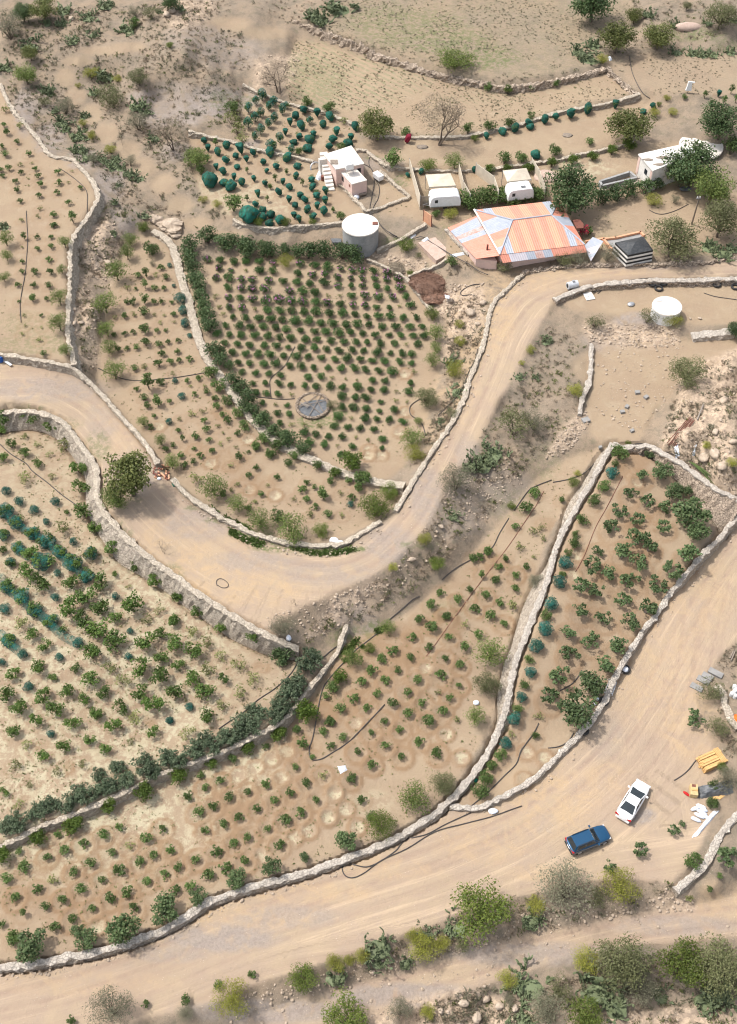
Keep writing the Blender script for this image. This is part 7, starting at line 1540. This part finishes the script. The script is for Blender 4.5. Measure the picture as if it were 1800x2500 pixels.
lumpobj('red_rag', cr('b7', "715,1030")[0], .42, .16, .08, 'redcloth', 'red rag on the sand beside the plywood box', 'rag', 3, -.75)
for k, (s, rot) in enumerate((("880,1500", -.5), ("940,1430", -.5), ("985,1370", -.5), ("1010,1310", -.5), ("970,1260", -.4), ("870,1300", .3), ("1040,1440", -.6))):
    lumpobj('white_sack', cr('b7', s)[0], .55, .2, .2, 'sack', 'filled white sack in the heap by the white sheeting, %s' % ('lowest one', 'second from the bottom', 'third from the bottom', 'fourth from the bottom', 'topmost one', 'dirty grey one on the left', 'one touching the sheeting')[k], 'sack', 20+k, rot, 'white sacks beside the sand track')
sheet('white_sheeting', cr('b7', "1195,1330 1310,1340 930,1770 810,1800"), 'sack', 'long strip of whitish plastic sheeting next to the white sacks', 'sheeting', up=.35, seed=9, n=16)
for k, s in enumerate(("930,1250", "975,1275", "960,1225", "985,1200", "965,1160")):
    p = G3(cr('r4', s)[0]); mb = MB(); mb.cyl((0, 0, 0), .2, .55, 16); o_ = tag(mb.obj('white_drum', M['white']), 'white plastic drum behind the pinkish wall, %s of five' % NTH[k], 'drum', 'white drums behind the pinkish wall'); o_.location = tuple(p); mb = MB(); mb.cyl((0, 0, .55), .15, .05, 14); mb.obj('lid', M['lightsteel'], o_)
lumpobj('orange_sack', cr('r4', "1000,1550")[0], .35, .5, .3, 'orangeplastic', 'bright orange sack cut by the photo edge at the pinkish wall', 'sack', 4); lumpobj('red_rag', cr('r4', "905,1482")[0], .2, .22, .1, 'redcloth', 'dark red rag lying on the pinkish stone wall', 'rag', 5, h=.1)
# grey steps and slabs at the lower road edge
for k, (s, w_) in enumerate((("510,1150", 1.4), ("590,1065", 1.4), ("640,1020", 1.2), ("740,980", 1.6))):
    p = G3(cr('r4', s)[0]); mb = MB(); mb.box((0, 0, -.3), (w_, .7, .38+.06*k), -.6); tag(mb.obj('stone_step', M['plot']), 'grey stone step at the edge of the lower road, %s from below' % NTH[k], 'step', 'steps at the lower road').location = tuple(p)
for k, s in enumerate(("915,800 965,700", "930,830 985,700")):
    a, b = [G3(q, .12) for q in cr('r4', s)]; mb = MB(); mb.tube([a, b], .09, 6); tag(mb.obj('wooden_post', M['greywood']), ('grey post lying on the plot above the steps, shorter', 'grey post lying on the plot above the steps, longer')[k], 'post', 'posts lying above the steps')
# steel pipes, dead poles, white scraps on the rocky slope
pb = root('pipe_bundle', 'bundle of rusty red steel pipes on the rocky slope above the fig field', 'pipes')
for k in range(6): a, b = G3(cr('v3', "%d,%d" % (1206+k*9, 620+k*6))[0], .2+.05*(k % 2)), G3(cr('v3', "%d,%d" % (1004+k*16, 862+k*4))[0], .25+.05*(k % 2)); mb = MB(); mb.tube([a, b], .055, 6); mb.obj('pipe', M['rust'], pb)
a, b = G3(cr('v3', "1330,510")[0], .3), G3(cr('v3', "1275,650")[0], .3); mb = MB(); mb.tube([a, b], .1, 6); tag(mb.obj('dead_trunk', M['palebark']), 'pale dead trunk lying under the brown thorn bush on the rocks', 'trunk')
one('dry_bush', 'v3', 1310, 500, 60, 'brown dead thorn bush on the pale rocks', 'bush')
for s, l in (("1070,880 1100,870 1130,935 1105,935", 'white paper scrap beside the rusty pipes'), ("1245,880 1270,870 1265,930 1240,930", 'white paper scrap on the dark soil right of the rusty pipes')): sheet('paper_scrap', cr('v3', s), 'sack', l, 'scrap', up=.12)
pr = root('palm_fronds', 'cut green palm fronds lying on the stone revetment', 'fronds')
for k in range(8): a, b = G3(cr('S', "%d,%d" % (1200+k*8, 290+k*3))[0], .3), G3(cr('S', "%d,%d" % (1330+k*14, 400+k*14))[0], .25); mb = MB(); mb.tube([a, (a+b)/2+np.array((0, 0, .12)), b], [.05, .09, .02], 4); mb.obj('frond', M['grass'], pr)
grs = [("290,645", .95, .4), ("655,525", .55, 1.), ("615,570", .55, .2), ("748,398", .6, .1), ("825,440", .6, .7), ("700,738", .5, .5), ("420,885", .4, .2)]
for k, (s, w_, a) in enumerate(grs):
    p = G3(cr('v3', s)[0]); mb = MB(); mb.box((0, 0, -.05), (w_, w_*.8, .35), a); tag(mb.obj('concrete_block', M['plot']), ('largest grey concrete block at the end of the lone concrete wall', 'grey block on the building plot, upper of the middle pair', 'grey block on the building plot, lower of the middle pair', 'grey block farthest up the building plot', 'grey broken block right of the uppermost one', 'grey block on the stony right of the building plot', 'small grey block near the fig field peak')[k], 'concrete block', 'blocks on the building plot').location = tuple(p)
# stones: countable boulders, then rubble as one mass
for k, (cr_, s, r_, l) in enumerate((('I', "1110,1520", .75, 'long pale boulder at the foot of the terrace wall'), ('I', "1210,1510", .6, 'rounded pale boulder beside the long one below the terrace wall'), ('I', "1600,630", .9, 'dark grey boulder above the feathery bush in the gully'), ('I', "1110,1310", .5, 'squarish boulder set in the terrace wall foot'), ('v3', "1510,480", 1.2, 'big pale grey boulder on the rocky slope'), ('v3', "1440,750", .8, 'grey boulder between bushes on the rocky slope'), ('S', "1340,260", 1.3, 'large cream boulder above the stone revetment'), ('S', "1440,240", 1.5, 'tall cream boulder right of the large one'), ('S', "1500,330", 1.2, 'cream boulder in front of the tall one'), ('S', "1600,110", .9, 'pale boulder at the photo edge above the revetment'), ('R', "200,610", .8, 'rounded pinkish boulder below the road verge'), ('R', "460,315", .6, 'boulder at the road verge beside the grey scrub'), ('bot', "480,415", .45, 'pale flat boulder beside the dead branches on the verge'), ('bot', "328,462", .5, 'whitish boulder beside the agave on the verge'), ('Z', "420,820", .8, 'pink boulder at the bottom edge of the track, left'), ('Z', "520,800", .75, 'pink boulder at the bottom edge, second'), ('Z', "585,830", .8, 'pink boulder at the bottom edge, third'), ('Z', "480,880", .9, 'pink boulder cut by the bottom edge'), ('Z', "650,840", .7, 'pink boulder beside the small grey bush at the bottom'), ('Z', "860,705", .4, 'pinkish stone beside the prickly pear under the track'), ('Z', "320,850", .55, 'pinkish stone right of the small golden bush'), ('c7', "620,610", .55, 'grey boulder below the black pipe loop'), ('c7', "895,740", .8, 'cream boulder on top of the rock cut'), ('c7', "560,720", .8, 'pale boulder at the brushwood pile'), ('c7', "770,840", 1.1, 'cream rock in the middle of the rock cut'), ('c7', "840,950", .7, 'cream rock low on the rock cut'), ('h5', "1310,492", .45, 'pale stone beside the white tank, larger'), ('h5', "1225,492", .35, 'pale stone beside the white tank, smaller'), ('XC', "1073,362", .35, 'pale stone lying at the foot of the long grey wall'), ('TL', "1545,55", .9, 'topmost rock of the pinnacle on the far ridge'), ('TL', "1530,105", 1.3, 'broad rock under the pinnacle on the far ridge'), ('TL', "1480,140", 1.1, 'left rock of the pinnacle group on the far ridge'), ('TL', "635,175", 1.0, 'grey rock beside the pale prickly pear on the far rocks'))):
    x0, y0, kk = CR[cr_]; a, b = (float(v) for v in s.split(',')); r_ *= .62; lumpobj('boulder', (x0+a/kk, y0+b/kk), r_, r_*random.uniform(.6, .85), r_*.55, 'rockmat', l, 'boulder', 60+k, random.uniform(0, 3), amp=.3)
STV = [lump(1, .8, .6, s, .35, 7, 5) for s in range(6)]
def scatter_stones(name, polys, n, lo, hi, mat, label, cat='rubble', seed=1, sink=.2):
    g = np.random.default_rng(seed); V = []; Fc = []; cnt = 0; per = [max(1, int(n*w_)) for _, w_ in polys]
    for (poly, _), m in zip(polys, per):
        pa = np.array(poly); a, b = pa.min(0), pa.max(0); k = 0
        cand = g.uniform(a, b, (m*6, 2)); ok = inpoly(cand[:, 0], cand[:, 1], poly); cand = cand[ok][:m]
        X, Y, Z = ground(cand[:, 0], cand[:, 1])
        for x, y, z in zip(X, Y, Z):
            v, f = STV[g.integers(6)]; s = lo*(hi/lo)**(g.random()**2); r_ = g.uniform(0, 6.28); co, si = math.cos(r_), math.sin(r_); v = np.array(v)*s; v = np.stack([v[:, 0]*co-v[:, 1]*si+x, v[:, 0]*si+v[:, 1]*co+y, v[:, 2]+z+s*.3], 1)
            Fc += [tuple(i+cnt for i in q) for q in f]; V.append(v); cnt += len(v)
    o = link(name, mesh(name, np.concatenate(V), Fc, M[mat])); return tag(o, label, cat, kind='stuff')
scatter_stones('rubble', [(ROCKP[0], .12), (ROCKP[1], .2), (ROCKP[2], .1), (ROCKP[3], .06), (ROCKP[4], .05), (ROCKP[5], .16), (ROCKP[6], .03), (ROCKP[7], .1), (ROCKP[8], .2), (ROCKP[9], .03), (ROCKP[10], .03), (ROCKP[11], .06)], 2400, .07, .24, 'rockmat', 'loose pale rocks and rubble on slopes and banks')
def band(l, a, b): return off(l, *a)+off(l, *b)[::-1]
scatter_stones('gravel', [(band(WB1[4:], (4, 10), (16, 26)), .1), (band(WB2, (0, 12), (4, 28)), .12), (band(WB3, (8, 6), (20, 14)), .12), (band(WQ[26:], (4, 12), (12, 30)), .18), (band(WR, (10, 8), (24, 22)), .12), (pts("1080,1190 1250,1100 1280,1180 1150,1300 1080,1260"), .12), (TRACK, .1), (pts("560,2440 900,2330 1300,2220 1560,2190 1560,2230 1250,2300 900,2390 560,2500"), .16), (pts("1460,850 1680,840 1660,930 1560,1070 1450,1000"), .1), (pts("560,1520 900,1430 1060,1260 1100,1330 900,1500 700,1590"), .1)], 3800, .04, .2, 'rockmat', 'small stones and gravel along walls and verges', 'gravel', 3)
# rough stone stair at the head of the channel
stt = root('stone_stair', 'rough natural stone stair at the head of the channel wall', 'stair'); g = random.Random(8)
for k in range(9):
    u = k/8; p = G3(cr('E', "%d,%d" % (700+200*u+20*g.random(), 115+165*u))[0], 0); v, f = lump(1.1-.3*u, .5, .35, 100+k, .25, 10, 6); mb = MB(); mb.add([(a+p[0], b+p[1], c_+p[2]+.1) for a, b, c_ in v], f); mb.obj('step', M['rockmat'], stt)
for k, (s, r_) in enumerate((("880,180", 1.5), ("740,140", 1.1), ("900,240", 1.1))): p = G3(cr('E', s)[0]); v, f = lump(r_, r_*.8, .6, 110+k, .25, 14, 8); mb = MB(); mb.add([(a+p[0], b+p[1], c_+p[2]+.2) for a, b, c_ in v], f); mb.obj('rock', M['rockmat'], stt)
# brushwood piles, brick debris, concrete slab, sheets, heaps
def brush(pix, rx, ry, rz_, mat, label, n=420, seed=1, name='brushwood_pile', L=.9, r=.022):
    p = G3(pix); g = np.random.default_rng(seed); mb = MB()
    for _ in range(n):
        a = g.uniform(0, 6.28); d = math.sqrt(g.random()); q = p+np.array((rx*d*math.cos(a), ry*d*math.sin(a), rz_*(1-d*d)*g.random()+.08)); e = g.normal(size=3); e[2] *= .25; e *= L*g.uniform(.4, 1.)/np.linalg.norm(e); mb.tube([q-e/2, q+e/2], r, 3)
    v, f = lump(rx*.92, ry*.92, rz_*.7, seed, .2); mb.add([(a+p[0], b+p[1], c_+p[2]) for a, b, c_ in v], f); return tag(mb.obj(name, M[mat]), label, 'brushwood')
brush(cr('B', "1090,330")[0], 2.9, 2.7, 1.0, 'brush', 'large reddish brown pile of cut branches beside the rose field', 900, 1); brush(cr('B', "1140,460")[0], 2.1, 1.5, .8, 'brush', 'smaller reddish brown pile of twigs in front of the large one', 500, 2); brush(cr('B', "800,195")[0], 1.4, 1.4, .6, 'dry', 'dark brown pile of twigs on the pale rocks above the wall', 300, 3)
sheet('plastic_scrap', cr('B', "1220,430 1265,440 1260,465 1225,460"), 'sack', 'white plastic scrap on the brushwood pile, right side', 'scrap', up=.2, z=gz(cr('B', "1240,450")[0])+.6)
br = root('brick_debris', 'pile of broken red bricks and planks in the gap of the road wall', 'debris'); g = random.Random(5)
for k in range(34):
    p = G3(cr('F', "%d,%d" % (490+g.random()*140, 1040+g.random()*130))[0], g.random()*.25); mb = MB(); mb.box(tuple(p), (g.uniform(.2, .9 if k < 10 else .4), .16, .12), g.uniform(0, 3.1)); mb.obj('brick', M['rust'] if k % 3 else M['orange'], br)
lumpobj('white_scrap', cr('F', "540,1160")[0], .25, .2, .12, 'sack', 'white scrap on the road beside the brick debris', 'scrap', 5); sheet('teal_net_scrap', cr('F', "650,1200 690,1195 705,1220 665,1232"), 'net', 'scrap of teal net on the wall below the brick debris', 'net', up=.2)
q = Q(cr('c7', "250,130 420,75 580,230 430,310"), 7.2); mb = MB(); mb.prism([(p[0], p[1], 5.2) for p in q[::-1]], q[::-1]); tag(mb.obj('concrete_slab', M['pink_sand']), 'raised sandy concrete slab between brushwood piles and lean-to', 'slab')
sheet('roof_sheet', cr('c7', "565,250 700,222 715,250 590,280"), 'lightsteel', 'white roofing sheet lying below the concrete slab', 'sheet', up=.1); sheet('white_board', cr('c7', "158,62 215,38 232,60 180,88"), 'white', 'white board lying on the ground behind the concrete slab', 'board', up=.06); sheet('white_rag', cr('c7', "285,105 340,70 360,95 310,120"), 'sack', 'white rag on the corner of the concrete slab', 'rag', z=7.2, up=.2)
sheet('white_rag', cr('V', "488,498 510,495 530,515 505,525"), 'sack', 'white rag at the corner of the purplish dry stone wall', 'rag', up=.4)
p = G3(cr('V', "1195,825")[0]); sc = root('scarecrow', 'white cloth scarecrow on a post at the edge of the far field', 'scarecrow', tuple(p)); mb = MB(); mb.tube([(0, 0, -.3), (0, 0, 2.0)], .06, 6); mb.obj('post', M['greywood'], sc); mb = MB(); mb.prism([(-.45, -.2, .5), (.45, -.2, .5), (.45, .2, .5), (-.45, .2, .5)], [(-.28, -.12, 2.0), (.3, -.12, 2.0), (.3, .12, 2.0), (-.28, .12, 2.0)]); mb.tube([(-.3, 0, 1.9), (.75, 0, 1.85)], .12, 6); mb.obj('shirt', M['white'], sc)
# road-side steel cylinder, panel, basin, blue barrel
p = G3(cr('h5', "200,225")[0]); gc = root('steel_boiler', 'grey steel boiler lying on the corner of the dirt road', 'boiler', tuple(p), rz=.35); mb = MB(); v = [(-.75, .5*math.cos(2*math.pi*k/20), .6+.5*math.sin(2*math.pi*k/20)) for k in range(20)]; mb.prism(v, [(.75, b, c_) for a, b, c_ in v]); o_ = mb.obj('cylinder', M['lightsteel'], gc); mb = MB(); mb.prism([(-.76, b*.6, .6+(c_-.6)*.6) for a, b, c_ in v], [(-.79, b*.55, .6+(c_-.6)*.55) for a, b, c_ in v]); mb.obj('end_cap', M['black'], gc)
mb = MB(); mb.box((.1, 0, 1.1), (.35, .25, .2)); mb.obj('bracket', M['steel'], gc)
for s in (-.5, .5): mb = MB(); mb.box((s, 0, -.05), (.08, .7, .2)); mb.obj('foot', M['steel'], gc)
p = G3(cr('h5', "348,300")[0]); mb = MB(); mb.box((0, 0, .05), (1.25, 1.5, .1), .25); o_ = tag(mb.obj('well_cover', M['plaster']), 'white square panel with two holes lying at the end of the road wall', 'panel'); o_.location = tuple(p)
for a in (-.15, .18): mb = MB(); mb.cyl((a, a, .15), .08, .012, 10); mb.obj('hole', M['black'], o_)
lumpobj('steel_basin', cr('h5', "712,372")[0], .55, .42, .22, 'steel', 'shiny steel basin upside down on the tire terrace', 'basin', 3, .4, amp=.03)
p = G3(cr('I', "15,2060")[0]); mb = MB(); mb.cyl((0, 0, 0), .42, .75, 18); o_ = tag(mb.obj('blue_barrel', M['blueplastic']), 'blue plastic barrel at the photo edge by the road wall', 'barrel'); o_.location = tuple(p); mb = MB(); mb.cyl((0, 0, .75), .38, .04, 18); mb.obj('lid', M['blueplastic'], o_)
a, b = G3(cr('I', "60,2055")[0], .15), G3(cr('I', "175,2150")[0], .08); mb = MB(); c_ = (a+b)/2; mb.box(tuple(c_), (np.linalg.norm(b-a), .35, .08), math.atan2(b[1]-a[1], b[0]-a[0])); tag(mb.obj('grey_plank', M['lightsteel']), 'grey blue plank leaning from the blue barrel', 'plank')
v, f = lump(2.0, 1.6, .55, 4, .1); p = G3(cr('c2', "1610,280")[0]); tag(link('sand_heap', mesh('sand_heap', v, f, M['pink_sand'], smooth=True), None, tuple(p)), 'pale pinkish sand heap beside the fourth cloth fence', 'sand heap')
v, f = lump(2.6, .9, .8, 6, .15); p = G3(cr('V', "1200,245")[0]); tag(link('earth_bank', mesh('earth_bank', v, f, M['pink_sand'], smooth=True), None, tuple(p)), 'yellowish cut earth bank behind the far prickly pears', 'earth bank')
lumpobj('ash_heap', cr('WW', "258,665")[0], .9, .6, .08, 'greywood', 'small grey ash heap on the sandy terrace near the crimson net', 'ash heap', 5, amp=.3); lumpobj('ash_heap', cr('WW', "1580,558")[0], .8, .6, .07, 'greywood', 'faint grey ash heap in the middle of the sandy terrace', 'ash heap', 6, amp=.3)
lumpobj('dark_rubbish', cr('Y', "1180,440")[0], .9, .5, .3, 'tarp', 'dark rubbish bundle under the trees by the white house', 'rubbish', 7)
# utility pole with its fittings
b = G3((1689, 547)); up = root('utility_pole', 'leaning dark utility pole with white insulators beside the acacia', 'utility pole', tuple(b)); top = np.array(Q([(1708, 481)], b[2]+5.2)[0])-b; mb = MB(); mb.tube([(0, 0, -.4), tuple(top)], [.14, .10], 8); mb.obj('pole', M['greywood'], up); mb = MB(); mb.box((top[0]-.1, top[1], top[2]-.3), (.55, .12, .14)); mb.obj('crossarm', M['steel'], up)
for s in (-.25, .1): mb = MB(); mb.cyl((top[0]+s, top[1], top[2]-.16), .07, .2, 8); mb.obj('insulator', M['white'], up)
# strips of teal netting laid over the fruit bushes
def netstrip(crop, s, w_, label, h=1.0):
    p = np.array(cr(crop, s)); n = len(p); tt = np.linspace(0, n-1, (n-1)*6+1); X = np.interp(tt, range(n), p[:, 0]); Y = np.interp(tt, range(n), p[:, 1]); x, y, z = ground(X, Y, h*.6); t = np.stack([np.gradient(x), np.gradient(y)], 1); t /= np.linalg.norm(t, axis=1)[:, None]; v = []; m = 7; hh = h*(.55+.45*np.abs(np.sin(tt*2.1+.5)))
    for i in range(len(tt)):
        for k in range(m): u = (k/(m-1)-.5)*2; v.append((x[i]-t[i, 1]*u*w_, y[i]+t[i, 0]*u*w_, z[i]+.05+hh[i]*math.sqrt(max(0, 1-u*u))+RNG.normal(0, .04)))
    f = [(i*m+k, i*m+k+1, (i+1)*m+k+1, (i+1)*m+k) for i in range(len(tt)-1) for k in range(m-1)]
    return tag(link('shade_net', mesh('shade_net', v, f, M['netthin'], smooth=True)), label, 'netting', 'net strips over the fruit bushes')
netstrip('K', "0,190 65,300 185,390 310,500 440,600 520,690 600,740 690,790", .55, 'longest strip of teal netting across the straw field'); netstrip('K', "0,690 75,780 150,840 205,895", .5, 'short strip of teal netting at the photo edge'); netstrip('J', "0,930 150,1070 285,1160 410,1230 530,1335 640,1440 760,1540", .55, 'upper strip of teal netting over the fruit bushes'); netstrip('J', "150,1290 265,1350 375,1415", .7, 'broad strip of teal netting over two large bushes')
# ------------------------------------------------------------------ ground cover too small and too many to count
def tufts(name, polys, n, lo, hi, mat, label, seed, kind='tuft', excl=True):
    g = np.random.default_rng(seed); V = []; Fc = []; c0 = 0
    for poly, w_ in polys:
        m = int(n*w_); pa = np.array(poly); a, b = pa.min(0), pa.max(0); c = g.uniform(a, b, (m*8, 2)); ok = inpoly(c[:, 0], c[:, 1], poly); c = c[ok]
        nz = fbm(c[:, 0]/60, c[:, 1]/40, seed, 3); c = c[nz > -.05][:m]
        i, j = None, None
        X, Y, Z = ground(c[:, 0], c[:, 1]); ci, cj = cell(X, Y)
        if excl: k_ = (RDM[ci, cj] < .5) & (FLD[ci, cj] < .5) & (BARE[ci, cj] < .4); X, Y, Z = X[k_], Y[k_], Z[k_]
        for x, y, z in zip(X, Y, Z):
            s = lo*(hi/lo)**g.random(); nb = 14 if kind == 'tuft' else 8
            d = g.normal(size=(nb, 3)); d[:, 2] = np.abs(d[:, 2])+(.5 if kind == 'tuft' else .15); d /= np.linalg.norm(d, axis=1)[:, None]; p = np.cross(d, g.normal(size=(nb, 3))); p /= np.linalg.norm(p, axis=1)[:, None]
            base = np.array((x, y, z))+np.concatenate([g.normal(size=(nb, 2))*s*.3, np.zeros((nb, 1))], 1); tip = base+d*s*g.uniform(.5, 1.1, (nb, 1)); wd = s*(.1 if kind == 'tuft' else .22)
            v = np.stack([base-p*wd*.6, (base+tip)/2-p*wd, tip, (base+tip)/2+p*wd], 1).reshape(-1, 3); V.append(v); Fc += [(c0+4*q, c0+4*q+1, c0+4*q+2, c0+4*q+3) for q in range(nb)]; c0 += 4*nb
    return tag(link(name, mesh(name, np.concatenate(V), Fc, M[mat])), label, 'ground cover', kind='stuff')
SL1 = pts("0,30 560,0 640,200 560,230 460,310 470,420 560,530 480,560 400,520 300,490 260,450 240,420 190,390 130,370 60,290 20,230"); SL2 = pts("1060,1260 1130,1120 1250,930 1340,790 1440,840 1440,960 1390,1060 1300,1130 1180,1290 1000,1450 850,1530 730,1580 700,1560 900,1440"); SL3 = pts("800,2500 960,2450 1120,2410 1300,2420 1560,2330 1800,2310 1800,2500"); SL4 = pts("600,0 1800,0 1800,140 1480,150 1396,180 1231,205 900,115 700,60"); SL5 = pts("1080,760 1200,690 1180,850 1140,950 1050,1130 1000,1140 1080,980 1090,850"); SL6 = pts("190,480 330,500 340,560 250,760 260,960 200,900 180,700"); SL7 = pts("1610,1080 1660,930 1800,860 1800,1200 1700,1150"); SL8 = pts("840,2330 1000,2230 1300,2130 1560,2120 1660,2150 1560,2220 1250,2290 1000,2360 860,2390"); SL9 = pts("560,240 640,260 600,330 500,310"); SLA = pts("1090,640 1220,640 1500,650 1700,640 1700,625 1300,635 1200,655 1090,680"); SLB = pts("1750,1700 1700,1600 1800,1560 1800,1860 1750,1830")
tufts('dry_scrub', [(SL1, .34), (SL2, .1), (SL3, .09), (SL4, .12), (SL5, .08), (SL6, .06), (SL7, .06), (SL8, .04), (SL9, .03), (SLA, .02), (SLB, .02)], 5200, .16, .5, 'dry', 'grey brown dry scrub on the open slopes', 1)
tufts('grey_herbs', [(SL1, .42), (SL2, .07), (SL3, .12), (SL4, .1), (SL5, .06), (SL6, .06), (SL7, .06), (SL8, .03), (SLB, .01)], 4200, .16, .55, 'greyg', 'grey green herbs scattered on the open slopes', 2)
tufts('green_weeds', [(SL1, .3), (SL2, .22), (SL3, .1), (SL4, .12), (SL6, .1), (SL7, .03), (SL8, .05), (SL9, .08)], 1500, .18, .55, 'weed', 'low green weeds on the open slopes', 3)
tufts('field_weeds', [(BLEFT, .62), (MID, .16), (STRIP, .1), (CENTER, .04), (TERR, .04), (NETUP, .02), (DRYF, .1), (YARD, .05)], 5200, .07, .22, 'weed', 'tiny green weeds among the planted fields', 4, 'weed', False)
tufts('dry_grass', [(FARF, .55), (FARR, .12), (DRYF, .33)], 4200, .1, .3, 'greyg', 'dry grass on the fallow fields', 8, 'tuft', False)
tufts('straw_litter', [(BLEFT, .75), (MID, .25)], 2600, .08, .2, 'dull', 'dry leaf litter between the fruit bushes', 5, 'weed', False)
GR = pts("560,1290 600,1308 640,1322 700,1337 780,1345 860,1335 880,1345 800,1358 700,1352 620,1335 560,1305")
tufts('grass', [(GR, .55), (band(WB2[2:5], (0, 2), (-6, -14)), .2), (pts("830,1590 870,1560 940,1525 950,1540 880,1590 840,1620"), .25)], 900, .15, .4, 'grass', 'fresh green grass along the foot of walls', 6, 'weed', False)
# ------------------------------------------------------------------ light
SUNEL = math.radians(60); sd = np.array([.955, -.30]); sd /= np.linalg.norm(sd)      # shadows fall this way
sv = np.array([-sd[0]*math.cos(SUNEL), -sd[1]*math.cos(SUNEL), math.sin(SUNEL)])    # towards the sun
from mathutils import Vector
L = bpy.data.lights.new('sun', 'SUN'); L.energy = 2.3; L.angle = math.radians(4); L.color = (1, .955, .89)
lo = bpy.data.objects.new('sun', L); C.objects.link(lo); lo.rotation_euler = Vector(-sv).to_track_quat('-Z', 'Y').to_euler()
w = bpy.data.worlds.new('World'); bpy.context.scene.world = w; w.use_nodes = True; nt = w.node_tree
sky = nt.nodes.new('ShaderNodeTexSky'); sky.sky_type = 'NISHITA'; sky.sun_disc = False; sky.sun_elevation = SUNEL; sky.sun_rotation = math.atan2(sv[0], sv[1]); sky.dust_density = 3.0
bg = nt.nodes['Background']; hs = nt.nodes.new('ShaderNodeHueSaturation'); hs.inputs['Saturation'].default_value = .45; nt.links.new(sky.outputs[0], hs.inputs['Color']); nt.links.new(hs.outputs[0], bg.inputs[0]); bg.inputs[1].default_value = .15
vs = bpy.context.scene.view_settings; vs.view_transform = 'Standard'; vs.look = 'None'; vs.exposure = .74; vs.gamma = 1; vs.use_curve_mapping = False
bpy.context.scene.cycles.max_bounces = 5; bpy.context.scene.cycles.transparent_max_bounces = 8
bpy.context.scene.cycles.filter_width = 1.15
